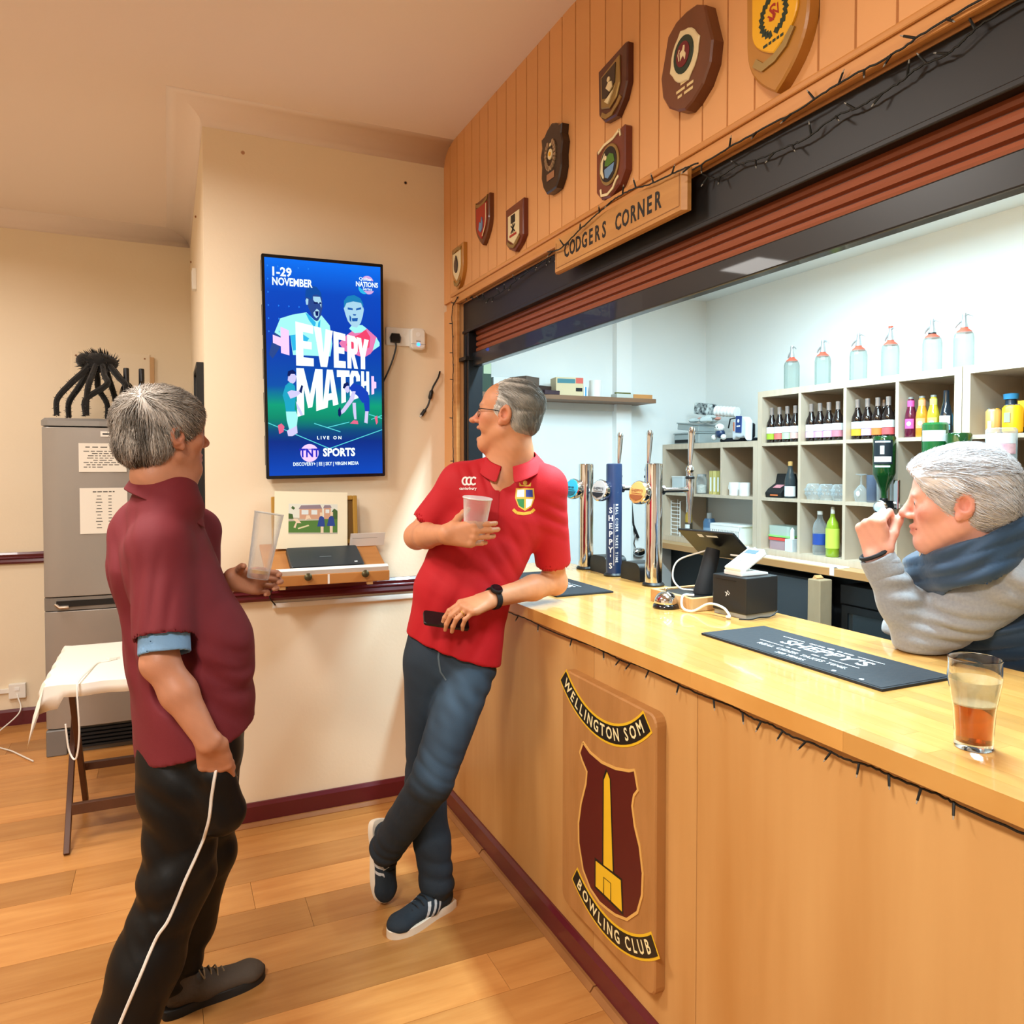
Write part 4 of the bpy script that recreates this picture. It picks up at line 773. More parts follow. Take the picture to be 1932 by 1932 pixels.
for i in range(9): MB().cyl((0, -.055, .02+.028*i), (0, .055, .02+.028*i), .003, n=6).build('bar', M_WHT, o, smooth=True)
bottle('sauce_bottle', 'brown bottle with a mustard yellow neck under the beer tap nozzle', 'bottle', (3.55, yc(1300, 3.55, .06, BAY), ZBC), [(.026, 0), (.028, .004), (.028, .1), (.02, .125), (0, .125)], mat('brown_bottle', '4E4234', .3), [('front_label', .06, .09, .0284, M_LBL, 1.6)], ([(.027, .105), (.026, .16), (.016, .18), (0, .182)], mat('mustard', 'B8932E', .4)))
bottle('detergent_bottle', 'blue detergent bottle with a grey cap behind the tablet till', 'bottle', (3.58, yc(1339, 3.58, .06, BAY), ZBC), [(.04, 0), (.044, .006), (.044, .12), (.034, .145), (0, .145)], mat('blue_detergent', '4A6F94', .35), [('front_label', .02, .08, .0446, mat('label_pale_blue', '7E9CB8', .5), 1.8)], ([(.018, .144), (.018, .185), (0, .187)], mat('grey_plastic', 'A9ACAC', .4)))
o = thing('laundry_basket', 'white slotted plastic basket behind the tablet till', 'basket', (3.54, yc(1378, 3.5, .165, BAY), ZBC-.0)); W = .15
q = MB(); q.prism(rnd(-.085, .085, -W, W, .02), 0, .008).prism(rnd(-.09, .09, -W-.008, W+.008, .02), .118, .128).prism(rnd(-.085, .085, -W, W, .02), .03, .04)
q.build('rims', M_WHT, o)
MB().box(-.088, -.084, -W, W, .088, .12).box(.084, .088, -W, W, .088, .12).build('band', M_WHT, o)
for i in range(15): MB().box(-.087, -.083, -W+.02*i, -W+.02*i+.012, .008, .12).build('slat', M_WHT, o)
for s in (-1, 1): MB().box(-.085, .085, s*W-.002, s*W+.002, .008, .12).build('end', M_WHT, o)
o = thing('tea_towel', 'crumpled blue-checked white tea towel beside the card reader', 'cloth', (3.385, yx(1412, 3.39), 1.0366))
q = MB(); n = 14
for i in range(n+1):
    for j in range(n+1):
        u, v = i/n-.5, j/n-.5; e = (1-(2*abs(u))**4)*(1-(2*abs(v))**4); q.v.append((u*.12, v*.24, .003+e*(.028+.012*sin(u*21+v*9)+.010*cos(v*23-u*8))))
q.f = [(i*(n+1)+j, (i+1)*(n+1)+j, (i+1)*(n+1)+j+1, i*(n+1)+j+1) for i in range(n) for j in range(n)]; q.mi = [1 if (k % n) % 4 == 1 or (k//n) % 4 == 1 else 0 for k in range(n*n)]
q.build('towel', [M_WHT, mat('towel_check', '9DB2BE', .8)], o, smooth=True)
# clutter on the lower unit
ZL = 1.7656
o = thing('storage_tray', 'grey clear plastic lidded tray, lowest on the corner unit', 'tray', (3.56, yx(1300, 3.5), ZL)); MB().box(-.10, .10, -.16, .13, 0, .07).build('tray', mat('grey_clear', 'A8B2B2', .25, alpha=.8), o, bev=.006); MB().box(-.105, .105, -.165, .135, .07, .08).build('lid', mat('grey_lid', '8E999A', .35), o, bev=.003); MB().box(-.1005, -.1, -.12, .12, .006, .03).build('dark_contents', M_BLKM, o)
o = thing('storage_tray', 'tilted grey plastic tray resting on the lowest tray', 'tray', (3.56, yx(1302, 3.5), ZL+.0805), (.10, 0, 0)); MB().box(-.09, .09, -.13, .12, .016, .06).build('tray', mat('grey_clear', 'A8B2B2', .25), o, bev=.005); MB().box(-.095, .095, -.135, .125, .06, .067).build('lid', mat('grey_lid', '8E999A', .35), o)
o = thing('plastic_bag', 'crumpled clear and coral plastic bags heaped on the trays', 'bag', (3.56, yx(1310, 3.5), ZL+.15)); random.seed(4); q = MB()
for i in range(9):
    q.cur = i % 3 == 1; q.ball((random.uniform(-.06, .06), random.uniform(-.12, .1), random.uniform(.01, .04)), (random.uniform(.03, .05), random.uniform(.03, .06), random.uniform(.012, .03)), 6, 5)
q.build('bags', [mat('clear_bag', 'C2CCCC', .2), mat('coral_bag', 'D89A8C', .3)], o)['kind'] = 'stuff'
o = thing('snack_pack', 'black and white patterned packet on top of the plastic bags', 'packet', (3.64, yx(1322, 3.6), ZL+.215), (.15, 0, .1)); MB().box(-.04, .04, -.09, .09, 0, .085).build('packet', mat('blotched_pack', '15202A', .4, var=('D6E0E0', 30, (1, 1, 1), .25)), o, bev=.01)
o = thing('paper_roll', 'white ribbed roll beside the black and white packet', 'roll', (3.64, yx(1362, 3.6), ZL+.185), (0, 0, .2)); q = MB()
q.tube([(0, .09-.18*i/24, .05-.02*i/24) for i in range(25)], [.034+.004*(i % 4 in (0, 1)) for i in range(25)], 14); q.build('roll', M_WHT, o, smooth=True)
o = thing('holdall', 'black sports bag lying under the soft toy', 'bag', (3.60, yx(1372, 3.5), ZL)); MB().box(-.07, .07, -.13, .12, 0, .03).box(-.06, .06, -.10, .0, .03, .13).build('bag', mat('black_navy_cloth', '151A26', .7), o, bev=.012); MB().tube([(-.05, -.09, .125), (-.06, -.05, .165), (-.06, .02, .16), (-.05, .05, .10)], .005, 6).build('strap', M_BLKM, o, smooth=True)
o = thing('soft_toy', 'small white soft toy in a dark shirt on the black bag', 'soft toy', (3.484, yx(1355, 3.47), ZL+.0)); M_FLUFF = mat('white_fluff', 'E6E6E2', .9, bump=(60, .5))
MB().ball((0, 0, .062), (.032, .038, .034), 12, 8).build('body', M_NAVYM, o, smooth=True); MB().ball((-.006, 0, .10), (.03, .04, .03), 14, 9).build('head', M_FLUFF, o, smooth=True)
for s in (-1, 1): MB().ball((-.012, s*.05, .035), (.02, .02, .02), 10, 6).build('paw', M_FLUFF, o, smooth=True); MB().ball((-.034, s*.012, .104), .004, 6, 4).build('eye', M_BLK, o)
o = thing('mini_shirt', 'small white and navy sports shirt on a stand beside the tall unit', 'shirt', (3.50, yx(1406, 3.5)+.0, ZL), (pi/2, 0, -pi/2-.2))
MB().prism([(-.085, .01), (-.04, .03), (.0, .022), (.06, .03), (.09, .0), (.095, .13), (.06, .16), (-.05, .16), (-.09, .10)], 0, .05).build('body', mat('shirt_white', 'D8E0EA', .7), o, bev=.01)
MB().prism([(-.04, .06), (.035, .055), (.04, .165), (-.035, .17)], .05, .053).build('bib', mat('shirt_navy', '1C3C80', .7), o); MB().prism(arc(0, .135, .012, 0, 2*pi, 10), .053, .055).build('badge', M_WHT, o); MB().box(-.022, .022, .095, .105, .053, .054).build('print', M_WHT, o); MB().box(-.07, -.055, .07, .13, .05, .053).build('stripe', mat('shirt_rust', 'B86A4A', .7), o)
# optics
def optic(label, px, prof, m, labels, r, liquid=None):
    X = 3.375; o = thing('spirit_optic', label, 'spirit optic', (X, yx(px, X), 1.40)); 
    MB().lathe(prof, 8 if r < 0 else 24).build('bottle', m, o, smooth=r > 0)
    for nm, z0, z1, rr, lm, aw in labels:
        b = MB(); a0 = pi+.5-aw/2
        for i in range(17): a = a0+aw*i/16; b.v += [(rr*cos(a), rr*sin(a), z0), (rr*cos(a), rr*sin(a), z1)]
        b.f = [(2*i, 2*i+2, 2*i+3, 2*i+1) for i in range(16)]; b.mi = [0]*16; b.build(nm, lm, o, smooth=True)
    if liquid: MB().lathe(liquid[0], 24).build('spirit', liquid[1], o, smooth=True)
    MB().lathe([(.018, .035), (.02, .03), (.02, .02), (.012, .0), (.012, -.02)], 16).build('stopper', M_BLK, o, smooth=True)
    q = MB(); q.M = Matrix.Translation((-.018, 0, -.01)) @ Matrix.Rotation(-pi/2, 4, 'Y') @ Matrix.Rotation(.3, 4, 'X'); q.lathe([(.03, 0), (.034, .005), (.034, .018), (.028, .022)], 24); q.build('measure', M_STEEL, o, smooth=True)
    q2 = MB(); q2.M = q.M; q2.lathe([(.027, .0222), (0, .026)], 20); q2.build('measure_face', mat('optic_face', 'BFD4E8', .15), o, smooth=True)
    MB().box(.012, .028, -.075, -.045, -.02, .13).build('bracket', M_STEEL, o, bev=.003); MB().box(.026, .074, -.03, .03, -.02, .02).build('wall_mount', M_BLK, o)
    return o
INV = [(.014, .03), (.015, .07), (.03, .105), (.05, .15), (.055, .165), (.055, .345), (.05, .355), (0, .352)]
optic('inverted dark green gin bottle on an optic with a black and white label', 1668, INV, M_GRGL, [('black_label', .21, .335, .0556, mat('black_label', '18222A', .4), 1.9), ('white_label', .222, .25, .0562, M_LBL, 1.6), ('white_band', .322, .33, .0562, M_LBL, 1.4), ('figure', .262, .305, .0562, M_LBL, .35), ('lower_print', .195, .204, .0558, M_LBL, 1.4)], 1)
optic('inverted bright green gin bottle with a white label above the white hair', 1763, [(.014, .03), (.016, .08), (.04, .12), (.056, .14), (.058, .40), (.05, .41), (0, .405)], mat('bright_green_glass', '1E6A34', .06, coat=.5, alpha=.9), [('white_label', .32, .372, .0586, M_LBL, 2.0)], 1)
optic('inverted dark green bottle mostly hidden behind the white hair', 1808, INV, M_GRGL, [], 1)
optic('inverted clear bottle with a pink label and amber spirit behind the white hair', 1888, [(.014, .03), (.016, .07), (.04, .10), (.06, .12), (.062, .36), (.055, .37), (0, .366)], M_CLR, [('white_label', .30, .345, .0626, M_LBL, 2.2), ('pink_label', .255, .299, .0626, mat('pink_floral', 'D898A8', .5, var=('F0C8CC', 40, (1, 1, 1), .4)), 2.2)], 1, ([(.013, .035), (.016, .075), (.038, .102), (.057, .122), (.058, .165), (0, .165)], mat('amber_spirit', 'B8642C', .1, alpha=.85)))
# wall shelf on the end wall
M_SHELF = mat('wall_shelf_brown', '8E6A50', .45, var=('7A573E', 4, (.5, 6, 1), .8))
ws = thing('wall_shelf', 'brown wall shelf on the bar end wall carrying boxes', 'shelf', (2.3, YE, 2.055))
MB().box(-.95, .915, -.25, -.001, 0, .03).build('board', M_SHELF, ws, bev=.002); MB().box(-.95, .86, -.02, -.001, -.05, 0).build('batten', M_WHITE, ws)
ZS = 2.0856; YS = 4.64
def boxy(name, label, cat, x, w, d, h, m, rot=0, y=YS, z=ZS, extra=()):
    o = thing(name, label, cat, (x, y, z), (0, 0, rot)); MB().box(-w/2, w/2, -d/2, d/2, 0, h).build('body', m, o, bev=.002)
    for nm, b, em in extra: MB().box(*b).build(nm, em, o)
    return o
boxy('bottle_carton', 'tall dark green carton at the far end of the wall shelf', 'carton', 1.905, .07, .1, .30, mat('bottle_green', '1C3A24', .45), extra=[('side_label', (-.02, .033, -.0508, -.05, .12, .2), mat('pale_print', 'B8C8A8', .5))])
boxy('carrier_bag', 'white and blue folded carrier bag next to the green carton', 'bag', 2.02, .12, .08, .105, mat('bag_white', 'DCE6EE', .5), extra=[('blue_patch', (-.055, .058, -.0408, -.04, .004, .045), mat('bag_blue', '2E9ADC', .5)), ('red_patch', (.0, .055, -.0408, -.04, .06, .075), P_RED)])
boxy('wooden_box', 'grey-brown wooden box above the head of the man in red', 'box', 2.2, .15, .15, .115, mat('greyed_wood', '6E5C50', .6, var=('584840', 8, (1, 1, 4), .8)), .5)
boxy('slim_case', 'dark plum flat case on the wall shelf', 'case', 2.36, .13, .12, .028, mat('plum_case', '3E2A34', .5), .2, y=4.61)
boxy('slim_case', 'dark brown slim case lying in front of the grey-brown box', 'case', 2.35, .11, .05, .035, mat('brown_case', '3A2620', .5), .3, z=ZS+.0285, y=4.645)
boxy('dominoes_box', 'cream box with a teal strip, red corner and dark oval label', 'box', 2.53, .20, .12, .125, mat('cream_carton', 'D8C49C', .55), -.15, extra=[('teal_strip', (-.09, .04, -.0612, -.06, .085, .115), mat('teal_print', '3C7C88', .5)), ('red_corner', (.045, .098, -.0612, -.06, .085, .123), mat('red_print', 'D85A4C', .5)), ('oval_label', (.045, .092, -.0614, -.06, .03, .055), M_BLKM)])
boxy('tally_card', 'small blue and white card pack beside the cream box', 'card pack', 2.672, .035, .03, .075, M_WHT, .1, extra=[('blue_stripe', (-.006, .006, -.0156, -.015, .004, .07), mat('stripe_blue', '3E9AD0', .5))])
o = thing('measuring_tub', 'round white plastic tub on the wall shelf', 'tub', (2.76, YS, ZS)); MB().lathe([(.036, 0), (.04, .004), (.044, .12), (.041, .12), (.037, .008), (0, .008)], 22).build('tub', M_WHT, o, smooth=True)
o = thing('tape_measure', 'flat pale tin with an olive bar on top near the shelf end', 'tin', (2.97, 4.62, ZS)); MB().box(-.07, .07, -.04, .04, 0, .03).build('tin', mat('pale_tin', 'C9CDC6', .4), o, bev=.003); MB().cyl((-.06, 0, .037), (.07, .0, .037), .007, n=8).build('bar', mat('olive_bar', '6C6A34', .5), o, smooth=True)
boxy('wood_block', 'pine block at the near end of the wall shelf', 'block', 3.12, .16, .09, .03, M_TRIM, y=4.62)
o = thing('wall_sensor', 'small grey alarm sensor high on the bar end wall', 'sensor', (3.07, YE, 2.68)); MB().box(-.014, .014, -.025, -.0005, -.04, .04).build('case', mat('sensor_grey', 'A2A49C', .5), o, bev=.004); MB().box(-.009, .009, -.027, -.025, -.03, 0).build('lens', M_BLK, o)
# hanging ladle and bar tools on the end wall
o = thing('wall_hook_ladle', 'steel ladle with a black handle hanging on the bar end wall', 'ladle', (3.2, YE-.022, 1.0)); 
MB().tube([(-.05, 0, .38), (-.045, 0, .28), (-.03, 0, .16), (.02, 0, .06)], [.012, .014, .013, .010], 10).build('handle', M_BLKM, o, smooth=True); MB().tube([(.0, 0, .10), (-.02, 0, .02), (.0, 0, -.03)], .005, 8).build('shaft', M_STEEL, o, smooth=True); MB().ball((.02, -.012, -.045), (.055, .03, .035), 16, 10).build('bowl', M_STEEL, o, smooth=True)
MB().cyl((-.05, .02, .38), (-.05, -.01, .385), .004, n=8).build('hook', M_STEEL, o)
o = thing('glass_fridge', 'pale panelled cupboard door on the bar end wall behind the founts', 'cupboard', (2.55, YE-.001, 0)); MB().box(-.62, .62, -.03, 0, 0, 1.42).build('panel', mat('pale_cupboard', 'E3E6E4', .4), o, bev=.003)
for s in (-1, 1): MB().box(min(s*.01, s*.6), max(s*.01, s*.6), -.046, -.03, .05, 1.38).build('door', mat('pale_cupboard', 'E3E6E4', .4), o, bev=.004)
# ---------------- television ----------------
M_BEZ = mat('tv_bezel', '0C0D10', .25)
TVW, TVH = .532, .972
tv = thing('wall_television', 'portrait wall-mounted television showing a blue rugby poster', 'television', (.650, YT-.062, 2.034), RX_TV)
tv.rotation_euler = (Matrix.Rotation(radians(3.2), 4, 'X') @ Matrix.Rotation(radians(-1.2), 4, 'Y') @ Matrix.Rotation(pi/2, 4, 'X')).to_euler()
MB().prism(rnd(-TVW/2, TVW/2, -TVH/2, TVH/2, .006), -.012, .010).build('bezel', M_BEZ, tv)
MB().prism(rnd(-TVW/2+.01, TVW/2-.06, -TVH/2+.03, TVH/2-.03, .03), -.050, -.012, .01).build('rear_cover', M_BLK, tv)
q = MB()
for i in range(5): q.box(-TVW/2-.0, -TVW/2+.012, -TVH/2+.06+.19*i, -TVH/2+.19+.19*i, -.03, -.012)
q.build('side_vents', M_BLKM, tv)['kind'] = 'stuff'
W2, H2 = TVW/2-.012, TVH/2-.014
sc = MB().flat([(-W2, -H2), (W2, -H2), (W2, H2), (-W2, H2)], .0104)
scr = sc.build('screen', emitmat('screen_backdrop', '0A3FB0', 1.0, [(0, '0B49BC'), (.16, '0A2E86'), (.21, '0B4A7C'), (.27, '0A8A6C'), (.33, '0C9E78'), (.42, '0B50AA'), (.62, '0A3CB0'), (.85, '0848BE'), (1, '0A70F0')]), tv)
TI = emitmat('screen_white', 'E4F6F2', 1.25); TP = emitmat('screen_pink', 'E6C4F4', 1.15)
Z = .0108
def S(x, y):                               # fractions of the screen, from its lower left
    return (-W2+2*W2*x, -H2+2*H2*y)
def pic(name, m, f, z=Z): q = MB(); f(q); o = q.build(name, m, scr); return o
def poly(q, pts, z): q.flat([S(*p) for p in pts], z)
SKY1 = emitmat('screen_pale_cyan', '9EEDE8', 1.1); SKY2 = emitmat('screen_cyan', '30B8E8', 1.0); SKIN1 = emitmat('screen_dark_skin', '2C4C94', .9); SKIN2 = emitmat('screen_skin', 'A8D4EA', 1.0)
NVY = emitmat('screen_navy', '0A2068', .8); RED = emitmat('screen_red', 'F0446C', 1.0); RED2 = emitmat('screen_pink_red', 'E87AB0', 1.0); TEAL = emitmat('screen_teal', '1CA4C4', 1.0); LIL = emitmat('screen_lilac', 'CFC8F0', 1.05)
# players at the top
pic('player_shirt', SKY1, lambda q: (poly(q, [(.07, .70), (.12, .765), (.22, .785), (.34, .80), (.41, .765), (.47, .79), (.54, .745), (.56, .66), (.54, .60), (.22, .60), (.2, .69), (.13, .68)], Z)))
pic('player_shirt_shade', SKY2, lambda q: (poly(q, [(.33, .80), (.36, .79), (.42, .755), (.41, .73), (.36, .765)], Z+.0002), poly(q, [(.2, .69), (.3, .70), (.36, .68), (.3, .63), (.22, .62)], Z+.0002), poly(q, [(.44, .755), (.46, .77), (.45, .70), (.42, .66)], Z+.0002)))
pic('player_arm', SKIN1, lambda q: poly(q, [(.07, .70), (.13, .68), (.11, .63), (.05, .58), (.02, .60)], Z))
pic('player_head', SKIN1, lambda q: q.flat([S(a, b) for a, b in [(.335, .86), (.34, .895), (.38, .915), (.44, .905), (.475, .875), (.48, .83), (.465, .79), (.44, .765), (.42, .762), (.39, .785), (.36, .82)]], Z+.0003))
pic('player_face', SKIN2, lambda q: (poly(q, [(.40, .875), (.46, .875), (.472, .85), (.468, .825), (.455, .845), (.42, .845), (.40, .86)], Z+.0005), poly(q, [(.40, .80), (.43, .82), (.452, .81), (.445, .785), (.425, .775), (.405, .785)], Z+.0005), poly(q, [(.335, .855), (.345, .865), (.36, .86), (.355, .835), (.34, .835)], Z+.0005)))
pic('player_hair', emitmat('screen_blue_hair', '0D4FA8', .9), lambda q: poly(q, [(.333, .87), (.337, .90), (.375, .925), (.43, .92), (.468, .895), (.475, .87), (.44, .885), (.40, .882), (.385, .86), (.36, .868)], Z+.0006))
pic('player_mouth', NVY, lambda q: (poly(q, [(.415, .808), (.445, .808), (.44, .785), (.42, .787)], Z+.0008), poly(q, [(.405, .85), (.44, .85), (.44, .842), (.405, .842)], Z+.0008), poly(q, [(.452, .85), (.47, .85), (.47, .842), (.452, .842)], Z+.0008)))
pic('second_shirt', RED2, lambda q: poly(q, [(.62, .665), (.68, .70), (.76, .735), (.87, .74), (.96, .70), (.985, .665), (.93, .64), (.9, .62), (.84, .60), (.66, .63)], Z))
pic('second_shirt_chest', RED, lambda q: (poly(q, [(.70, .685), (.80, .71), (.86, .735), (.90, .70), (.89, .65), (.80, .63), (.68, .655)], Z+.0002), poly(q, [(.78, .69), (.80, .70), (.82, .685), (.81, .665)], Z+.0002)))
pic('second_collar', SKY1, lambda q: (poly(q, [(.71, .735), (.74, .755), (.83, .755), (.87, .74), (.82, .72), (.76, .715)], Z+.0003), poly(q, [(.955, .70), (.985, .675), (.985, .66), (.92, .635)], Z+.0003), q.flat([(p[0], p[1]) for p in arc(*S(.805, .683), .008, 0, 2*pi, 10)], Z+.0004)))
pic('second_head', SKIN2, lambda q: poly(q, [(.665, .83), (.68, .80), (.70, .77), (.74, .745), (.78, .742), (.815, .765), (.835, .80), (.845, .83), (.83, .86), (.76, .88), (.69, .865)], Z+.0004))
pic('second_hair', emitmat('screen_teal_hair', '1A84C0', .9), lambda q: poly(q, [(.668, .83), (.667, .865), (.70, .888), (.76, .895), (.815, .882), (.84, .855), (.838, .835), (.82, .86), (.75, .865), (.69, .855)], Z+.0006))
pic('second_features', emitmat('screen_blue_shade', '1A5FB4', .9), lambda q: (poly(q, [(.70, .835), (.745, .832), (.745, .823), (.70, .825)], Z+.0006), poly(q, [(.775, .832), (.82, .84), (.82, .83), (.775, .823)], Z+.0006), poly(q, [(.745, .805), (.775, .805), (.77, .798), (.75, .798)], Z+.0006), poly(q, [(.735, .785), (.79, .788), (.785, .772), (.74, .77)], Z+.0006), poly(q, [(.715, .80), (.73, .79), (.73, .765), (.715, .775)], Z+.0006)))
# big condensed block lettering, narrowing to the right as on the poster
BLK = {'E': [[(0, 0), (1, 0), (1, .2), (.42, .2), (.42, .41), (.9, .41), (.9, .59), (.42, .59), (.42, .8), (1, .8), (1, 1), (0, 1)]], 'V': [[(.33, 0), (.67, 0), (1, 1), (.62, 1), (.5, .38), (.38, 1), (0, 1)]],
 'R': [[(0, 0), (.38, 0), (.38, 1), (0, 1)], [(.38, 1), (.72, 1), (.95, .92), (1, .8), (1, .58), (.9, .48), (.66, .43), (.38, .43), (.38, .6), (.58, .6), (.63, .64), (.63, .78), (.58, .82), (.38, .82)], [(.38, .43), (.68, .44), (1, 0), (.64, 0), (.38, .38)]],
 'Y': [[(.32, 0), (.68, 0), (.68, .4), (1, 1), (.63, 1), (.5, .66), (.37, 1), (0, 1), (.32, .4)]], 'M': [[(0, 0), (.27, 0), (.27, .58), (.42, .12), (.58, .12), (.73, .58), (.73, 0), (1, 0), (1, 1), (.72, 1), (.5, .42), (.28, 1), (0, 1)]],
 'A': [[(0, 0), (.33, 0), (.5, .78), (.67, 0), (1, 0), (.68, 1), (.32, 1)], [(.36, .18), (.64, .18), (.60, .36), (.40, .36)]], 'T': [[(.32, 0), (.68, 0), (.68, .8), (1, .8), (1, 1), (0, 1), (0, .8), (.32, .8)]],
 'C': [[(1, .62), (.64, .62), (.64, .75), (.55, .82), (.45, .82), (.37, .75), (.37, .25), (.45, .18), (.55, .18), (.64, .25), (.64, .38), (1, .38), (1, .18), (.8, 0), (.2, 0), (0, .18), (0, .82), (.2, 1), (.8, 1), (1, .82)]],
 'H': [[(0, 0), (.36, 0), (.36, .42), (.64, .42), (.64, 0), (1, 0), (1, 1), (.64, 1), (.64, .6), (.36, .6), (.36, 1), (0, 1)]]}
def letters(word, xs, top, bot):
    for c, (x0, x1) in zip(word, xs):
        q = MB()
        for P in BLK[c]:
            L = []
            for u, w in P: x = x0+(x1-x0)*u; t, b = top(x), bot(x); L.append(S(x, b+(t-b)*w))
            q.flat(L, Z+.0018)
        q.build('letter', TI, scr)
lr = lambda x, a, b: a+(b-a)*(x-.245)/.64
letters('EVERY', [(.245, .395), (.40, .565), (.57, .675), (.69, .785), (.775, .885)], lambda x: lr(x, .718, .648), lambda x: lr(x, .515, .507))
letters('MATCH', [(.245, .47), (.462, .605), (.595, .708), (.708, .80), (.812, .885)], lambda x: lr(x, .503, .497), lambda x: lr(x, .275, .385))
pic('plus_mark', TP, lambda q: (poly(q, [(.12, .69), (.19, .675), (.19, .56), (.12, .57)], Z+.001), poly(q, [(.055, .652), (.12, .64), (.12, .60), (.055, .615)], Z+.001)))
pic('plus_mark', TP, lambda q: (poly(q, [(.905, .475), (.93, .475), (.93, .39), (.905, .385)], Z+.001), poly(q, [(.93, .45), (.95, .447), (.95, .418), (.93, .415)], Z+.001)))
pic('date_lettering', TI, lambda q: (q.text('1-29', .052, *S(.135, .912), Z+.001, bold=.03, sx=.95), q.text('NOVEMBER', .046, *S(.225, .868), Z+.001, bold=.03, sx=.72)))
pic('series_logo', emitmat('screen_lilac_pink', 'D4A8E0', 1), lambda q: (q.flat(arc(*S(.88, .875), .028, .2, 2.6, 10), Z+.0006), q.flat(arc(*S(.89, .845), .026, 3.6, 5.9, 10), Z+.0006)))
pic('series_logo_teal', SKY2, lambda q: q.flat(arc(*S(.85, .845), .026, 2.9, 5.2, 10), Z+.0007))
pic('series_lettering', TI, lambda q: (q.text('NATIONS', .030, *S(.875, .862), Z+.0012, bold=.03, sx=.78), q.text('Quilter', .020, *S(.862, .888), Z+.0012, bold=.01), q.text('Series', .018, *S(.88, .842), Z+.0012, bold=.01)))
q = MB()
for r in range(6):
    for c in range(5 if r in (0, 3) else 2):
        x, y = .02+.085*c, .968-.037*r*1.6
        if r in (1, 2) and c > 0: continue
        poly(q, [(x, y), (x+.012, y-.005), (x, y-.010)], Z)
q.build('arrow_pattern', emitmat('screen_blue_dot', '2E8CF0', 1), scr)['kind'] = 'stuff'
# pitch lines and kneeling players
PLN = emitmat('screen_line', '5CDCE0', 1.0)
pic('pitch_lines', PLN, lambda q: [q.strip([S(*a), S(*b)], .0035, Z) for a, b in [((0, .247), (.52, .125)), ((.52, .125), (1, .215)), ((.39, .245), (.62, .205)), ((.50, .225), (.70, .252)), ((.88, .29), (1, .27)), ((.9, .265), (1, .285))]])
pic('kneeling_shirt', TEAL, lambda q: poly(q, [(.125, .375), (.15, .42), (.19, .44), (.23, .42), (.235, .37), (.225, .31), (.24, .30), (.15, .30), (.14, .345)], Z+.0022))
pic('kneeling_skin', LIL, lambda q: (poly(q, [(.17, .445), (.18, .475), (.22, .48), (.245, .465), (.235, .44), (.215, .43), (.19, .435)], Z+.0023), poly(q, [(.165, .39), (.2, .40), (.25, .395), (.28, .41), (.275, .385), (.24, .37), (.19, .36)], Z+.0024), poly(q, [(.155, .21), (.19, .225), (.24, .24), (.245, .2), (.2, .185), (.165, .185)], Z+.0023), poly(q, [(.235, .35), (.28, .305), (.295, .285), (.275, .28), (.245, .315)], Z+.0023)))
pic('kneeling_shorts', SKY1, lambda q: poly(q, [(.15, .30), (.235, .30), (.25, .275), (.24, .235), (.175, .215), (.155, .26)], Z+.0025))
pic('kneeling_hair', NVY, lambda q: (poly(q, [(.168, .465), (.175, .487), (.215, .495), (.24, .483), (.235, .475), (.2, .475), (.185, .463)], Z+.0026), poly(q, [(.265, .395), (.285, .425), (.30, .42), (.285, .385)], Z+.0026)))
pic('boots', emitmat('screen_boot_red', 'E8688C', 1), lambda q: (poly(q, [(.08, .235), (.11, .245), (.135, .23), (.125, .205), (.09, .195)], Z+.0024), poly(q, [(.705, .245), (.74, .262), (.775, .258), (.78, .242)], Z+.0024), poly(q, [(.93, .275), (.955, .285), (.96, .25), (.945, .24)], Z+.0024)))
pic('bending_shirt', emitmat('screen_royal', '1440B8', 1), lambda q: (poly(q, [(.70, .415), (.74, .44), (.82, .425), (.875, .395), (.885, .35), (.82, .345), (.775, .38), (.73, .395)], Z+.0022), poly(q, [(.83, .355), (.885, .37), (.885, .305), (.845, .30)], Z+.0022)))
pic('bending_skin', LIL, lambda q: (poly(q, [(.655, .41), (.675, .425), (.70, .425), (.705, .40), (.685, .39)], Z+.0023), poly(q, [(.76, .40), (.745, .36), (.66, .30), (.62, .285), (.625, .305), (.70, .36), (.73, .40)], Z+.0023), poly(q, [(.73, .345), (.76, .345), (.765, .265), (.745, .265), (.735, .30)], Z+.0023), poly(q, [(.845, .305), (.875, .305), (.865, .245), (.835, .25)], Z+.0023)))
pic('bending_hair', NVY, lambda q: (poly(q, [(.645, .415), (.655, .435), (.69, .445), (.705, .43), (.68, .425), (.66, .412)], Z+.0025), poly(q, [(.60, .31), (.62, .325), (.63, .29), (.615, .275), (.60, .285)], Z+.0025)))
pic('live_lettering', TI, lambda q: q.text('LIVE ON', .020, *S(.52, .176), Z+.001, bold=.03, space=1.6))
pic('channel_disc', TP, lambda q: q.flat(arc(*S(.345, .105), .040, 0, 2*pi, 32), Z+.0008))
pic('channel_letters', emitmat('screen_indigo', '2A2AC0', 1), lambda q: (q.text('TNT', .052, *S(.345, .103), Z+.0012, bold=.035, sx=.85), q.box(S(.275, 0)[0], S(.415, 0)[0], S(0, .121)[1], S(0, .124)[1], Z+.001, Z+.0012)))
pic('channel_name', TI, lambda q: q.text('SPORTS', .050, *S(.605, .105), Z+.001, bold=.04, sx=.84))
pic('provider_lettering', TI, lambda q: q.text('DISCOVERY+ | EE | SKY | VIRGIN MEDIA', .0215, *S(.49, .052), Z+.001, bold=.02, sx=.78))
for o in scr.children:
    nm = o.name.split('.')[0]
    if nm.startswith(('player_', 'second_')): o.location.y = -.035
    if nm.startswith('series_'): o.location.y = .046
    if nm == 'date_lettering': o.location.y = .024
    if nm in ('series_lettering', 'date_lettering', 'live_lettering', 'provider_lettering', 'channel_name', 'pitch_lines', 'player_face', 'second_features', 'kneeling_skin', 'bending_skin', 'boots'): o['kind'] = 'stuff'
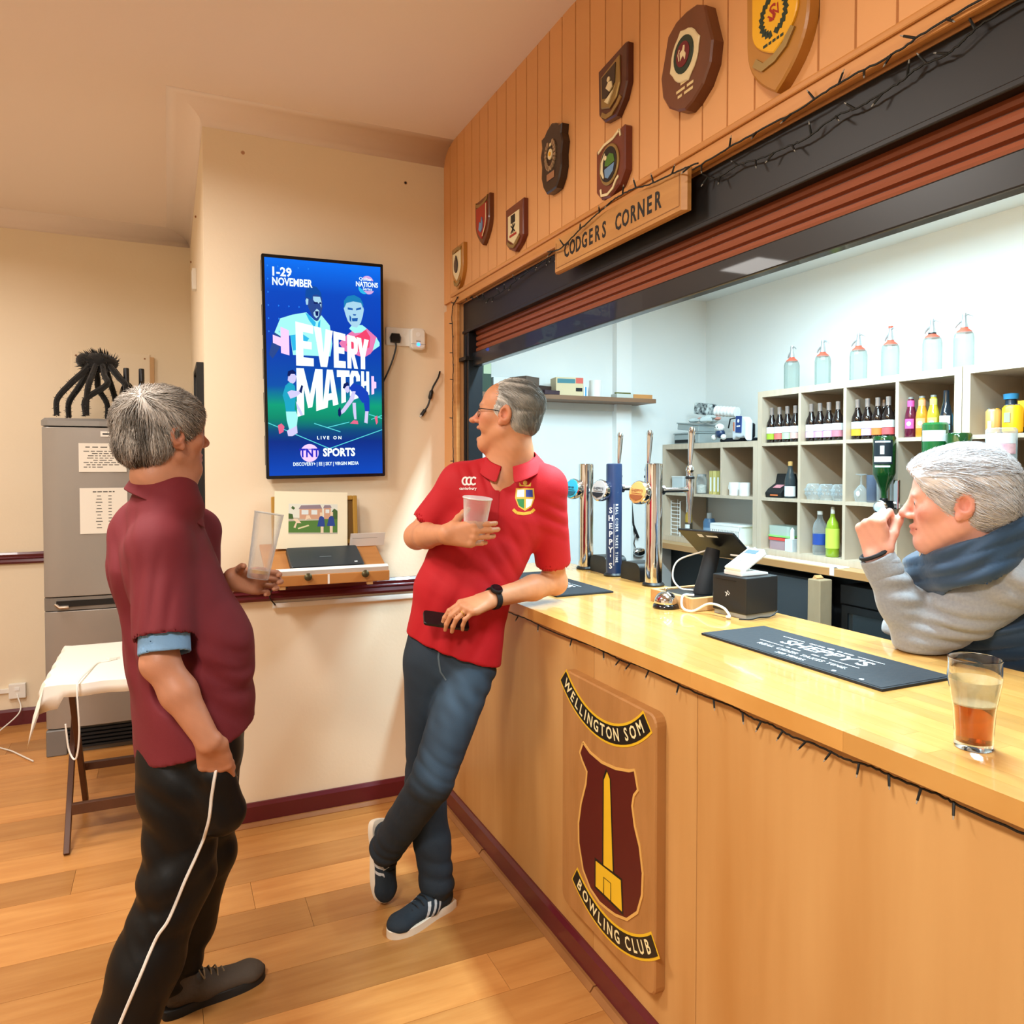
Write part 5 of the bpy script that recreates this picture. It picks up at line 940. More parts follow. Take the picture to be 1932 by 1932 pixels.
# ---------------- television wall fittings ----------------
def wallthing(name, label, cat, x, z, y=YT): return thing(name, label, cat, (x, y, z), RX_TV)
o = wallthing('wall_socket', 'white double wall socket beside the television', 'socket', 1.015, 2.215)
MB().prism(rnd(-.073, .073, -.043, .043, .006), .0005, .012, .003).build('plate', M_WPL, o)
for s in (-1, 1): MB().box(s*.018-.006, s*.018+.006, .01, .032, .012, .016).build('switch', M_WPL, o)
pl = wallthing('mains_plug', 'black three-pin plug and flex feeding the television', 'plug', .985, 2.205, YT-.0125)
MB().prism([(-.018, .022), (.018, .022), (.026, .004), (.022, -.02), (-.022, -.02), (-.026, .004)], 0, .022, .005).build('plug', M_BLK, pl); MB().tube(bez([(0, -.018, .012), (0, -.05, .015), (-.02, -.12, .01), (-.06, -.21, .01), (-.10, -.29, -.01)], 8), .004, 8).build('flex', M_BLK, pl, smooth=True)
wf = wallthing('plug_in_extender', 'white plug-in unit with a blue light beside the black plug', 'plug-in unit', 1.092, 2.207, YT-.0125)
MB().prism(rnd(-.036, .036, -.05, .05, .016), 0, .03, .006).build('case', M_WPL, wf); MB().box(-.036, .036, -.027, -.025, .0296, .0304).build('seam', mat('grey_seam', '9A9A98', .5), wf)
MB().lathe([(.009, .0302), (.007, .032), (0, .0325)], 14).build('light', emitmat('blue_led', '2A6CFF', 6), wf, smooth=True).location = (0, -.027, 0)
MB().lathe([(.012, .0302), (.011, .031), (0, .031)], 14).build('button', M_WHT, wf).location = (0, .02, 0); MB().words(0, -.012, .022, .005, .0306, 1).build('print', mat('grey_seam', '9A9A98', .5), wf)
hc = wallthing('hanging_cable', 'black cable with a ferrite bead hanging from the wall corner', 'cable', 1.20, 2.05)
MB().tube(bez([(.012, .012, .006), (.0, -.02, .014), (-.028, -.07, .014), (-.038, -.11, .014), (-.052, -.155, .014), (-.07, -.185, .012)], 8), .0045, 8).build('flex', M_BLK, hc, smooth=True)
MB().tube([(-.031, -.082, .014), (-.034, -.09, .014), (-.041, -.118, .014), (-.044, -.126, .014)], [.006, .010, .010, .006], 10).build('ferrite', M_BLK, hc, smooth=True)
MB().tube([(-.066, -.178, .0125), (-.085, -.205, .012)], .009, 8).build('connector', M_BLK, hc); MB().tube([(-.085, -.205, .012), (-.091, -.214, .012)], .006, 8).build('metal_plug', M_GALV, hc)
for x, z, lb in [(1.044, 2.948, 'dark screw hole in the wall high above the socket'), (.312, 2.966, 'pale filled screw hole high above the television')]:
    o = wallthing('screw_hole', lb, 'screw hole', x, z); MB().lathe([(.006, .0003), (.006, .001), (0, .001)], 10).build('hole', M_BLKM if x > 1 else mat('filler', 'B98A68', .8), o)
    MB().lathe([(.009, .0002), (.009, .0006)], 10).build('ring', mat('filler_ring', 'C9A684', .8), o)
o = wallthing('mounting_block', 'small black wooden block at the top of the wall corner', 'block', 1.0, 2.0); bpy.data.objects.remove(o)
# sloping reading desk with laptop and picture
dk = thing('wall_desk', 'sloping pine wall desk with a front ledge under the television', 'desk', (.62, YT-.001, 1.125))
sl = radians(22); D = MB(); D.M = Matrix.Translation((0, -.285, 0)) @ Matrix.Rotation(sl, 4, 'X')
M_DESK = mat('desk_pine', 'C98B4C', .4, var=('A5672E', 5, (.4, 4, 1), .8), coat=.15)
D.box(-.255, .255, -.0, .300, 0, .018); D.build('board', M_DESK, dk, bev=.002)
MB().box(-.255, .255, -.305, -.285, -.022, .022).build('ledge', M_DESK, dk, bev=.003)
for s in (-1, 1): MB().prism([(0, -.03), (.26, -.03), (.0, .075)], -.01, .01).build('bracket', M_DESK, dk).matrix_local = Matrix.Translation((s*.2, 0, 0)) @ Matrix(((0, 0, 1, 0), (-1, 0, 0, 0), (0, 1, 0, 0), (0, 0, 0, 1)))
for s in (-.195, .17): MB().box(s-.012, s+.012, -.30, -.28, -.035, -.022).build('foot', M_PINE, dk)
MB().box(-.012, -.004, -.3062, -.305, -.02, .02).build('tape', M_WPL, dk)
DKM = Matrix.Translation((.62, YT-.001, 1.125)) @ D.M
def on_desk(name, label, cat, u, v, w=.018): o = thing(name, label, cat); o.matrix_world = DKM @ Matrix.Translation((u, v, w+.0006)); return o
lp = on_desk('laptop', 'closed dark grey laptop lying on the sloping desk', 'laptop', .0, .105)
MB().prism(rnd(-.155, .155, -.07, .105, .008), 0, .016, .002).build('base', mat('laptop_base', '23282C', .4), lp); MB().prism(rnd(-.154, .154, -.069, .104, .008), .0165, .024, .002).build('lid', mat('laptop_lid', '2E363A', .35), lp)
MB().words(0, .01, .05, .008, .0244, 1).build('logo', mat('laptop_logo', '5A6468', .3), lp); MB().box(.115, .128, -.05, -.043, .0240, .0246).build('badge', M_LBL, lp)
rd = on_desk('white_batten', 'white square batten lying along the front of the desk', 'batten', .015, .006); MB().box(-.235, .235, -.012, .012, 0, .026).box(-.235, .235, -.012, .012, .0265, .028).build('batten', M_WPL, rd, bev=.003)
for u in (-.11, .13):
    o = on_desk('brass_knob', 'dark brass screw knob holding the batten, %s' % ('by the laptop logo end' if u < 0 else 'by the laptop badge end'), 'knob', .015+u, -.014, .019); MB().lathe([(.006, 0), (.006, .006), (.015, .008), (.016, .016), (.012, .019), (0, .02)], 16).build('knob', mat('dark_brass', '5A5238', .35, .7), o, smooth=True).rotation_euler = (radians(60), 0, 0)
# picture leaning behind the laptop
pk = thing('mounted_print', 'cream-mounted cartoon print of a cricket match leaning behind the laptop', 'picture'); pk.matrix_world = Matrix.Translation((.583, YT-.086, 1.232)) @ Matrix.Rotation(radians(-8), 4, 'X') @ Matrix.Rotation(radians(2), 4, 'Y') @ Matrix.Rotation(pi/2, 4, 'X')
MB().box(-.165, .155, 0, .255, 0, .004).build('mount', mat('mount_board', 'EDE2C4', .7), pk)
pw, ph, px0, py0 = .215, .135, -.105, .065
def PX2(x, y): return (px0+pw*x, py0+ph*y)
def pp(name, c, polys, z): q = MB(); [q.flat([PX2(*p) for p in P], z) for P in polys]; o = q.build(name, mat('print_'+c, c, .6), prt); o['kind'] = 'stuff'; return o
prt = MB().flat([PX2(0, 0), PX2(1, 0), PX2(1, 1), PX2(0, 1)], .0043).build('print', mat('print_sky', 'DCDDD0', .6), pk)
z0 = .0045
pp('lawn', '4F7A32', [[(0, .04), (1, .04), (1, .5), (0, .55)]], z0); pp('path', 'B9B2A0', [[(0, 0), (1, 0), (1, .05), (0, .05)], [(0, .42), (.62, .46), (.62, .52), (0, .55)]], z0+.0001)
pp('pavilion', 'C99A7C', [[(.22, .5), (.68, .5), (.68, .85), (.22, .85)], [(.72, .5), (.86, .5), (.86, .88), (.72, .88)]], z0+.0002); pp('roof', '8C7C88', [[(.2, .83), (.68, .85), (.64, .98), (.25, .95)], [(.7, .86), (.88, .88), (.85, .97), (.73, .97)]], z0+.0003)
pp('window', 'D8E0E0', [[(.26, .65), (.4, .65), (.4, .8), (.26, .8)], [(.46, .65), (.58, .65), (.58, .8), (.46, .8)], [(.75, .7), (.83, .7), (.83, .82), (.75, .82)]], z0+.0004); pp('trees', '3E5E2A', [[(.86, .5), (1, .5), (1, .78), (.93, .86), (.88, .75)], [(0, .5), (.1, .5), (.08, .66), (0, .68)], [(.05, .86), (.1, .8), (.13, .86), (.08, .93)]], z0+.0004)
pp('blazer', '24408C', [[(.58, .25), (.62, .55), (.66, .62), (.72, .55), (.74, .25)], [(.78, .27), (.82, .55), (.87, .63), (.92, .55), (.95, .27)]], z0+.0006); pp('figure', 'E4CDB0', [[(.635, .6), (.635, .72), (.685, .72), (.685, .6)], [(.85, .61), (.85, .74), (.905, .74), (.905, .61)], [(.65, .04), (.65, .25), (.71, .25), (.71, .04)], [(.84, .04), (.84, .27), (.9, .27), (.9, .04)], [(.1, .22), (.15, .4), (.08, .5), (.18, .5), (.26, .36), (.17, .36), (.14, .2)], [(.33, .45), (.36, .62), (.42, .62), (.46, .48), (.42, .52), (.38, .5)]], z0+.0007)
pp('pitch_mat', 'D8CFA0', [[(.18, .2), (.2, .16), (.42, .27), (.4, .31)]], z0+.0005)
o = thing('gilt_frame', 'gold-coloured picture frame standing behind the cream mount', 'picture frame'); o.matrix_world = Matrix.Translation((.605, YT-.050, 1.245)) @ Matrix.Rotation(radians(-5), 4, 'X') @ Matrix.Rotation(pi/2, 4, 'X')
M_GILT = mat('gilt_frame', 'B98F3E', .4, .3); MB().box(-.19, .185, 0, .215, -.0, .006).build('backing', mat('frame_back', '8A6A34', .6), o)
for b in [(-.192, -.172, 0, .22, 0, .02), (.167, .187, 0, .22, 0, .02), (-.172, .167, .2, .22, 0, .02), (-.172, .167, 0, .02, 0, .02)]: MB().box(*b).build('rail', M_GILT, o, bev=.003)
o = thing('pine_offcut', 'short pine offcut lying behind the white card on the desk', 'offcut'); o.matrix_world = DKM @ Matrix.Translation((.205, .275, .0186)); MB().box(-.045, .045, -.012, .012, 0, .022).build('offcut', M_DESK, o, bev=.002)
o = thing('place_card', 'white folded card propped on the desk behind the laptop', 'card'); o.matrix_world = DKM @ Matrix.Translation((.205, .235, .022)) @ Matrix.Rotation(radians(4), 4, 'X'); MB().box(-.075, .085, 0, .0012, 0, .068).build('card', M_WHT, o); MB().box(-.065, .05, -.0004, 0, .042, .0435).build('print_line', mat('grey_seam', '9A9A98', .5), o)
tk = thing('cable_trunking', 'white mini trunking on the wall below the dado rail', 'trunking', (.73, YT-.0005, .965)); MB().box(-.31, .42, -.016, 0, 0, .022).box(-.31, .42, -.0175, -.016, .004, .018).build('trunking', M_WPL, tk)
cable('laptop_lead', 'thin black lead dropping from the desk over the dado rail', [(.45, YT-.24, 1.09), (.42, YT-.06, 1.06), (.405, YT-.035, 1.02), (.43, YT-.022, .98)], .003, M_BLK)
# ---------------- pillar and alcove ----------------
for i, (ya, yb, z0_, z1_, lb) in enumerate([(3.62, 4.02, 1.02, 2.06, 'thin black-framed picture on the pillar side, nearest the television wall'), (4.15, 4.62, 1.0, 1.92, 'black-framed picture on the pillar side behind the man in maroon')]):
    o = thing('framed_picture', lb, 'picture', (XP, (ya+yb)/2, (z0_+z1_)/2), (pi/2, 0, -pi/2)); w, h = (yb-ya)/2, (z1_-z0_)/2
    for b in [(-w, -w+.02, -h, h), (w-.02, w, -h, h), (-w+.02, w-.02, h-.02, h), (-w+.02, w-.02, -h, -h+.02)]: MB().box(*b, .001, .03).build('frame', M_BLK, o)
    MB().box(-w+.02, w-.02, -h+.02, h-.02, .001, .012).build('mount', M_WPL, o); MB().box(-w+.06, w-.06, -h+.08, h-.08, .012, .013).build('print', mat('team_photo', '7C7468', .5, var=('C8BEA8', 9, (1, 1, 1), .6)), o)
o = thing('door_contact', 'small white alarm contact on the pillar side', 'alarm contact', (XP-.0005, 4.42, 2.60), (pi/2, 0, -pi/2)); MB().box(-.03, .03, -.055, .055, 0, .02).box(-.02, .02, -.045, .045, .02, .022).build('case', M_WPL, o, bev=.003)
for z_, y_ in [(2.90, 4.3), (2.885, 5.2)]:
    o = thing('wall_nail', 'tiny rusty nail head on the pillar side, %s' % ('the nearer one' if y_ < 5 else 'by the alcove corner'), 'nail', (XP-.0005, y_, z_), (pi/2, 0, -pi/2)); MB().lathe([(.006, 0), (.006, .006), (0, .008)], 8).build('head', M_BEAD, o)
o = thing('access_panel', 'cream painted access panel on the alcove wall above the fridge', 'panel', (-.3, YB-.0005, 2.04)); MB().box(-.245, .2, -.006, 0, -.3, .29).build('panel', M_WALL, o, bev=.001); MB().box(.2, .225, -.018, 0, -.3, .27).build('edge_bead', mat('beading_tan', 'C9A070', .6), o)
for dx, dz in [(-.22, .26), (.17, .26)]: MB().box(dx-.005, dx+.005, -.0075, -.006, dz-.005, dz+.005).build('screw', M_BEAD, o)
# fridge freezer
M_FR = mat('silver_fridge', '9E9892', .32, .35, bump=(200, .03)); M_FRD = mat('fridge_grey', '6E6A66', .4)
fr = thing('fridge_freezer', 'tall silver fridge freezer in the alcove with papers taped on', 'fridge', (-.345, 4.80, 0)); FWD = .28
def fdoor(z0_, z1_, nm): 
    q = MB(); pr = [(-FWD, .07), (-FWD, .02), (-FWD+.03, .004)] + [(-FWD+.03+ (2*FWD-.06)*i/8, .004-.014*sin(pi*i/8)) for i in range(1, 8)] + [(FWD-.03, .004), (FWD, .02), (FWD, .07)]
    q.prism([(a, b) for a, b in pr], z0_, z1_); return q.build(nm, M_FR, fr, smooth=True, bev=.003)
MB().box(-FWD, FWD, .072, .62, .06, 1.82).build('cabinet', M_FRD, fr, bev=.004)
fdoor(.15, .80, 'freezer_door'); fdoor(.88, 1.815, 'fridge_door')
MB().prism([(-FWD, .07), (-FWD, .02), (-FWD+.03, .004), (0, -.01), (FWD-.03, .004), (FWD, .02), (FWD, .07)], .805, .875).build('handle_band', mat('fridge_band', '837E79', .35, .3), fr)
MB().box(-FWD+.06, FWD-.02, -.012, .0, .825, .858).build('handle_recess', M_BLK, fr); MB().tube([(-FWD+.055, -.005, .842), (-FWD+.075, -.018, .826), (-FWD+.12, -.02, .826)], .008, 8).build('handle_end', M_STEEL, fr, smooth=True)
MB().prism([(-FWD-.002, .62), (-FWD-.002, .02), (-FWD+.03, .0), (0, -.014), (FWD-.03, .0), (FWD+.002, .02), (FWD+.002, .62)], 1.822, 1.865, .014).build('top_cap', mat('fridge_top', '8D8A86', .35, .3), fr)
MB().box(-FWD+.01, FWD-.01, .03, .07, .0, .14).build('plinth', M_FRD, fr); MB().box(-FWD, -FWD+.10, -.004, .03, .0, .145).build('plinth_corner', mat('fridge_foot', '7C7A78', .4, .2), fr, bev=.006)
for i in range(5): MB().box(-FWD+.10, FWD-.02, .0, .03, .03+.022*i, .042+.022*i).build('slat', M_BLKM, fr)
MB().box(.005, .07, -.014, -.0105, 1.765, 1.795).build('badge_plate', M_WPL, fr); MB().words(0, 0, .045, .008, .0004, 1).build('badge', M_BLKM, fr).matrix_local = Matrix.Translation((.0375, -.0145, 1.78)) @ Matrix.Rotation(pi/2, 4, 'X')
def notice(label, x, z, w, h, lines, title):
    o = thing('paper_notice', label, 'notice', (x, 4.80-.0135, z), (pi/2, 0, 0)); MB().box(-w/2, w/2, -h/2, h/2, 0, .0006).build('paper', mat('notice_paper', 'ECE6DA', .7), o)
    q = MB(); q.words(0, h/2-.022, w*title, .006, .0009, 5)
    for i, L in enumerate(lines):
        for xx, ww, nn in L: q.words(xx*w, h/2-.045-i*(h-.06)/len(lines), ww*w, .0042, .0009, nn)
    q.build('lettering', mat('notice_ink', '4A4844', .7), o)['kind'] = 'stuff'
notice('landscape paper notice taped high on the fridge door', -.330, 1.648, .235, .16, [[(0, .8, 7)], [(0, .45, 4)], [(0, .62, 6)], [(0, .66, 6)], [(0, .4, 3)], [(0, .8, 7)], [(0, .68, 6)], [(-.2, .4, 4)]], .72)
notice('tall paper price list taped lower on the fridge door', -.328, 1.352, .235, .255, [[(-.1, .08+.03*(k % 3), 1), (.13, .07, 1)] for k in range(11)], .46)
# furry spider on the fridge
sp = thing('furry_spider', 'black furry toy spider standing on top of the fridge', 'toy spider', (-.352, 4.98, 1.878)); sp.scale = (.84, .88, .95); M_FUR = mat('black_fur', '0A0909', .9, sheen=.3)
q = MB(); q.ball((.0, 0, .335), (.115, .07, .06), 18, 12); q.ball((-.09, 0, .345), (.055, .05, .045), 14, 10); random.seed(11)
for i in range(220):
    a, b = random.uniform(0, 2*pi), random.uniform(-1.2, 1.4); p = Vector((.115*cos(b)*cos(a)-.01, .07*cos(b)*sin(a), .335+.06*sin(b))); d = Vector((cos(b)*cos(a)-.5, cos(b)*sin(a), sin(b)+.2)).normalized(); q.tube([p, p+d*random.uniform(.02, .04)], [.004, .0006], 3, False)
q.build('body', M_FUR, sp, smooth=True)
for sx, sy, kx, fx, in [(-.05, -.04, -.15, -.245), (-.06, .04, -.13, -.205), (-.02, -.05, -.05, -.07), (-.03, .05, -.02, .03), (.02, -.05, .045, -.075), (.03, .05, .06, .09), (.06, -.04, .15, .155), (.07, .04, .165, .10)]:
    q = MB(); P = bez([(sx, sy, .32), (kx*.6+sx*.4, sy*2.2, .25), (kx*1.1, sy*3.2, .19), (fx*.98, sy*3.2, .1), (fx, sy*3.4, .006)], 6)
    q.tube(P, [.020-.005*abs(i/len(P)-.4) for i in range(len(P))], 8)
    for p in P:
        for k in range(5): d = Vector((random.uniform(-1, 1), random.uniform(-1, 1), random.uniform(-.6, .6))).normalized(); e = p+d*.03; e.z = max(e.z, .001); q.tube([p+d*.008, e], [.004, .0006], 3, False)
    q.build('leg', M_FUR, sp, smooth=True)
for x, lb in [(-.215, 'dark wine bottle on the fridge next to the spider'), (-.135, 'second dark wine bottle on the fridge behind the grey hair')]:
    bottle('wine_bottle', lb, 'bottle', (x, 4.95, 1.866), [(.034, 0), (.037, .004), (.037, .16), (.03, .19), (.016, .215), (.0145, .26), (0, .26)], mat('wine_glass_dark', '0F1210', .1, coat=.5), [('front_label', .04, .15, .0376, M_LBL, 2.4)], ([(.0155, .215), (.0152, .30), (.013, .305), (0, .305)], mat('wine_foil', '17171C', .35)))
# folding table with white cloth
tb_ = thing('folding_table', 'dark wooden folding table on crossed legs in front of the fridge', 'table', (-.2, 3.82, 0)); M_DKWD = mat('dark_table_wood', '5E3822', .5, var=('472817', 8, (1, 1, .2), .8))
for sx in (-.185, .21):
    for sy in (-1, 1):
        q = MB(); a, b = Vector((sx+.012*sy, sy*.265, 0)), Vector((sx+.012*sy, -sy*.27, .715)); d = b-a; q.M = Matrix.Translation(a) @ d.to_track_quat('Z', 'X').to_matrix().to_4x4(); q.box(-.02, .02, -.011, .011, 0, d.length); q.build('leg', M_DKWD, tb_, bev=.002)
    MB().cyl((sx-.02, 0, .36), (sx+.02, 0, .36), .008, n=10).build('pivot', M_BLK, tb_)
MB().box(-.185, .21, -.19, -.165, .13, .175).build('stretcher', M_DKWD, tb_, bev=.002); MB().box(-.185, .21, .155, .18, .19, .225).build('stretcher', M_DKWD, tb_, bev=.002)
MB().box(-.2, .225, -.27, -.245, .66, .705).build('rail', M_DKWD, tb_, bev=.002); MB().box(-.2, .225, .245, .27, .66, .705).build('rail', M_DKWD, tb_, bev=.002); MB().box(-.235, .26, -.35, .36, .705, .73).build('top', M_DKWD, tb_)
cl = thing('tablecloth', 'white tablecloth over the folding table, one corner hanging low', 'tablecloth', (-.2, 3.82, .7306))
q = MB(); n = 28
for i in range(n+1):
    for j in range(n+1):
        x = -.32+.62*i/n; y = -.43+.86*j/n; z = .0015; ox = max(0, abs(x+.0)-.245 if x < 0 else x-.27); oy = max(0, -y-.36) + max(0, y-.37)
        drop = ox+oy; xx = max(-.24, min(.265, x)); yy = max(-.362, min(.368, y))
        if drop > 0:
            z = .0015-max(0, drop-.02)*(1.0+(.9 if x < -.2 and y < -.3 else 0)); xx += (-1 if x < -.24 else (1 if x > .265 else 0))*(.014+.008*sin(y*40)+drop*.35*(x < -.2)); yy += (-1 if y < -.362 else (1 if y > .368 else 0))*(.013+.008*sin(x*38))
        q.v.append((xx, yy, z))
q.f = [(i*(n+1)+j, (i+1)*(n+1)+j, (i+1)*(n+1)+j+1, i*(n+1)+j+1) for i in range(n) for j in range(n)]; q.mi = [0]*len(q.f)
q.build('cloth', mat('white_cloth', 'F2EEE4', .8), cl, smooth=True).modifiers.new('s', 'SOLIDIFY').thickness = .0015
o = thing('router_box', 'small grey box standing on the white tablecloth by the man in maroon', 'box', (-.17, 3.98, .7326), (0, 0, .1)); MB().box(-.03, .06, -.04, .04, 0, .075).build('case', mat('router_grey', '7E8482', .5), o, bev=.004); MB().box(-.02, .05, -.0405, -.04, .01, .03).build('ports', M_FRD, o)
cable('mains_lead', 'white mains lead trailing over the tablecloth and hanging in a loop', [(-.25, 3.78, .736), (-.29, 3.76, .735), (-.31, 3.62, .740), (-.33, 3.45, .746), (-.335, 3.395, .72), (-.33, 3.40, .55), (-.345, 3.42, .44), (-.37, 3.44, .47), (-.38, 3.43, .58)], .0035, M_WPL)
o = thing('white_plug', 'white plug lying on the tablecloth at the lead end', 'plug', (-.24, 3.80, .7326), (0, 0, .6)); MB().box(-.02, .02, -.012, .012, 0, .014).box(.02, .04, -.003, .003, .003, .01).build('plug', M_WPL, o, bev=.003)
o = thing('wall_socket', 'white surface wall socket low in the alcove by the tablecloth corner', 'socket', (-.86, YB-.0005, .215)); MB().box(-.045, .045, -.035, 0, -.045, .045).build('box', M_WPL, o, bev=.004); MB().box(-.012, .012, -.039, -.035, .005, .025).build('switch', M_WHT, o); MB().box(-1.0, -.045, -.018, 0, -.01, .015).build('trunking', M_WPL, o)
cable('mains_lead', 'white lead running across the floor from the alcove socket behind the table', [(-.86, YB-.04, .2), (-.84, YB-.1, .1), (-.95, YB-.3, .01), (-.8, YB-.55, .008), (-.68, 4.75, .008)], .004, M_WPL)
# ---------------- people: signed-distance bodies meshed with surface nets ----------------
def V3(p): return np.array(p, dtype=np.float64)
def nrm(v): v = V3(v); return v/np.linalg.norm(v)
class Sdf:
    def __init__(s): s.ops = []
    def ell(s, c, r, R=None, k=.02, op='u'):
        s.ops.append(('e', V3(c), V3(r), np.eye(3) if R is None else R, k, op)); return s
    def cone(s, p0, p1, r0, r1=None, k=.02, op='u', w=None, f=1.0):
        """tapered capsule; w,f: flattened by f along the direction w"""
        s.ops.append(('c', V3(p0), V3(p1), r0, r0 if r1 is None else r1, None if w is None else nrm(w), f, k, op)); return s
    def chain(s, pts, rs, k=.02, **kw):
        for i in range(len(pts)-1): s.cone(pts[i], pts[i+1], rs[i], rs[i+1], k, **kw)
        return s
    def ecap(s, p0, p1, side, a, b, k=.03):
        """elliptical limb: a=(half width along side, half depth) at p0, b at p1"""
        s.ops.append(('t', V3(p0), V3(p1), nrm(side), a, b, k, 'u')); return s
    def plane(s, p, n, k=.004): s.ops.append(('p', V3(p), nrm(n), k, 'i')); return s     # removes the side the normal points to
    def mesh(s, h, bounds=None):
        lo = np.full(3, 1e9); hi = np.full(3, -1e9); bb = []
        for o in s.ops:
            if o[0] == 'e': R = max(o[2]); a, b = o[1]-R, o[1]+R
            elif o[0] == 'c': R = max(o[3], o[4])*max(1, 1/o[6] if o[6] < 1 else 1); a, b = np.minimum(o[1], o[2])-R, np.maximum(o[1], o[2])+R
            elif o[0] == 't': R = max(*o[4], *o[5]); a, b = np.minimum(o[1], o[2])-R, np.maximum(o[1], o[2])+R
            else: bb.append(None); continue
            bb.append((a, b))
            if o[-1] == 'u': lo = np.minimum(lo, a); hi = np.maximum(hi, b)
        lo -= .02; hi += .02; n = np.ceil((hi-lo)/h).astype(int)+1
        ax = [lo[i]+h*np.arange(n[i]) for i in range(3)]; D = np.full(n, .3, np.float32)
        for o, b in zip(s.ops, bb):
            k = o[-2]
            if b is None: sl = (slice(None),)*3
            else:
                pad = k+.012; i0 = np.clip(((b[0]-pad-lo)/h).astype(int), 0, n); i1 = np.clip(((b[1]+pad-lo)/h).astype(int)+2, 0, n)
                sl = tuple(slice(i0[i], i1[i]) for i in range(3))
                if any(i1[i] <= i0[i] for i in range(3)): continue
            X = ax[0][sl[0]][:, None, None].astype(np.float32); Y = ax[1][sl[1]][None, :, None].astype(np.float32); Z = ax[2][sl[2]][None, None, :].astype(np.float32)
            if o[0] == 'e':
                c, r, R = o[1], o[2], o[3]; x, y, z = X-c[0], Y-c[1], Z-c[2]
                q = [x*R[0, j]+y*R[1, j]+z*R[2, j] for j in range(3)]
                k0 = np.sqrt(sum((q[j]/r[j])**2 for j in range(3))); k1 = np.sqrt(sum((q[j]/r[j]**2)**2 for j in range(3)))
                d = k0*(k0-1)/np.maximum(k1, 1e-6)
            elif o[0] == 'c':
                p0, ba = o[1], o[2]-o[1]; x, y, z = X-p0[0], Y-p0[1], Z-p0[2]; t = np.clip((x*ba[0]+y*ba[1]+z*ba[2])/max(ba@ba, 1e-9), 0, 1)
                x, y, z = x-t*ba[0], y-t*ba[1], z-t*ba[2]
                if o[5] is not None:
                    w = o[5]; e = (x*w[0]+y*w[1]+z*w[2])*(1/o[6]-1); x, y, z = x+e*w[0], y+e*w[1], z+e*w[2]
                d = np.sqrt(x*x+y*y+z*z)-(o[3]+(o[4]-o[3])*t)
                if o[5] is not None and o[6] < 1: d = d*(.5+.5*o[6])
            elif o[0] == 't':
                p0, ba = o[1], o[2]-o[1]; L = np.linalg.norm(ba); u = ba/L; sd = nrm(o[3]-u*(o[3]@u)); fr = np.cross(u, sd)
                x, y, z = X-p0[0], Y-p0[1], Z-p0[2]; l = x*u[0]+y*u[1]+z*u[2]; t = np.clip(l/L, 0, 1); e = l-t*L
                A = o[4][0]+(o[5][0]-o[4][0])*t; B = o[4][1]+(o[5][1]-o[4][1])*t; m = np.minimum(A, B)
                a_ = x*sd[0]+y*sd[1]+z*sd[2]; b_ = x*fr[0]+y*fr[1]+z*fr[2]
                q = np.sqrt((a_/A)**2+(b_/B)**2+(e/m)**2); q1 = np.sqrt((a_/A**2)**2+(b_/B**2)**2+(e/m**2)**2); d = q*(q-1)/np.maximum(q1, 1e-5)
            else:
                nn = o[2]; d = (X-o[1][0])*nn[0]+(Y-o[1][1])*nn[1]+(Z-o[1][2])*nn[2]
            a = D[sl]; d = d.astype(np.float32)
            if o[-1] == 'u': g = np.clip(.5+.5*(a-d)/k, 0, 1); D[sl] = a*(1-g)+d*g-k*g*(1-g)
            else:
                if o[-1] == 's': d = -d
                g = np.clip(.5-.5*(a-d)/k, 0, 1); D[sl] = a*(1-g)+d*g+k*g*(1-g)
        return surface_nets(D, lo, h)
def surface_nets(D, lo, h):
    S = D < 0; n = D.shape
    c = [S[i:n[0]-1+i, j:n[1]-1+j, k:n[2]-1+k] for i in (0, 1) for j in (0, 1) for k in (0, 1)]
    any_ = c[0].copy(); all_ = c[0].copy()
    for q in c[1:]: any_ |= q; all_ &= q
    act = any_ & ~all_; I = np.argwhere(act); idx = np.full(act.shape, -1, np.int32); idx[act] = np.arange(len(I))
    off = np.array([(i, j, k) for i in (0, 1) for j in (0, 1) for k in (0, 1)]); val = np.stack([D[I[:, 0]+o[0], I[:, 1]+o[1], I[:, 2]+o[2]] for o in off], 1)
    P = np.zeros((len(I), 3)); W = np.zeros(len(I))
    for a in range(8):
        for b in range(a+1, 8):
            if np.abs(off[a]-off[b]).sum() != 1: continue
            va, vb = val[:, a], val[:, b]; m = (va < 0) != (vb < 0); t = np.where(m, va/np.where(m, va-vb, 1), 0)
            P += m[:, None]*(off[a]+t[:, None]*(off[b]-off[a])); W += m
    verts = lo+h*(I+P/W[:, None]); F = []
    for ax_ in range(3):
        a = [slice(None)]*3; b = [slice(None)]*3; a[ax_] = slice(0, -1); b[ax_] = slice(1, None)
        E = np.argwhere(S[tuple(a)] != S[tuple(b)]); u, v = [(1, 2), (2, 0), (0, 1)][ax_]
        E = E[(E[:, u] > 0) & (E[:, v] > 0)]; E = E[(E[:, u] < n[u]-1) & (E[:, v] < n[v]-1)]
        ins = S[E[:, 0], E[:, 1], E[:, 2]]
        def cell(du, dv): q = E.copy(); q[:, u] -= du; q[:, v] -= dv; return idx[q[:, 0], q[:, 1], q[:, 2]]
        q = np.stack([cell(1, 1), cell(0, 1), cell(0, 0), cell(1, 0)], 1); q[~ins] = q[~ins][:, ::-1]; F.append(q)
    return verts, np.concatenate(F)
def vnormals(v, f):
    a = np.cross(v[f[:, 2]]-v[f[:, 0]], v[f[:, 3]]-v[f[:, 1]]); N = np.zeros_like(v)
    for i in range(4): np.add.at(N, f[:, i], a)
    return N/np.maximum(np.linalg.norm(N, axis=1), 1e-12)[:, None]
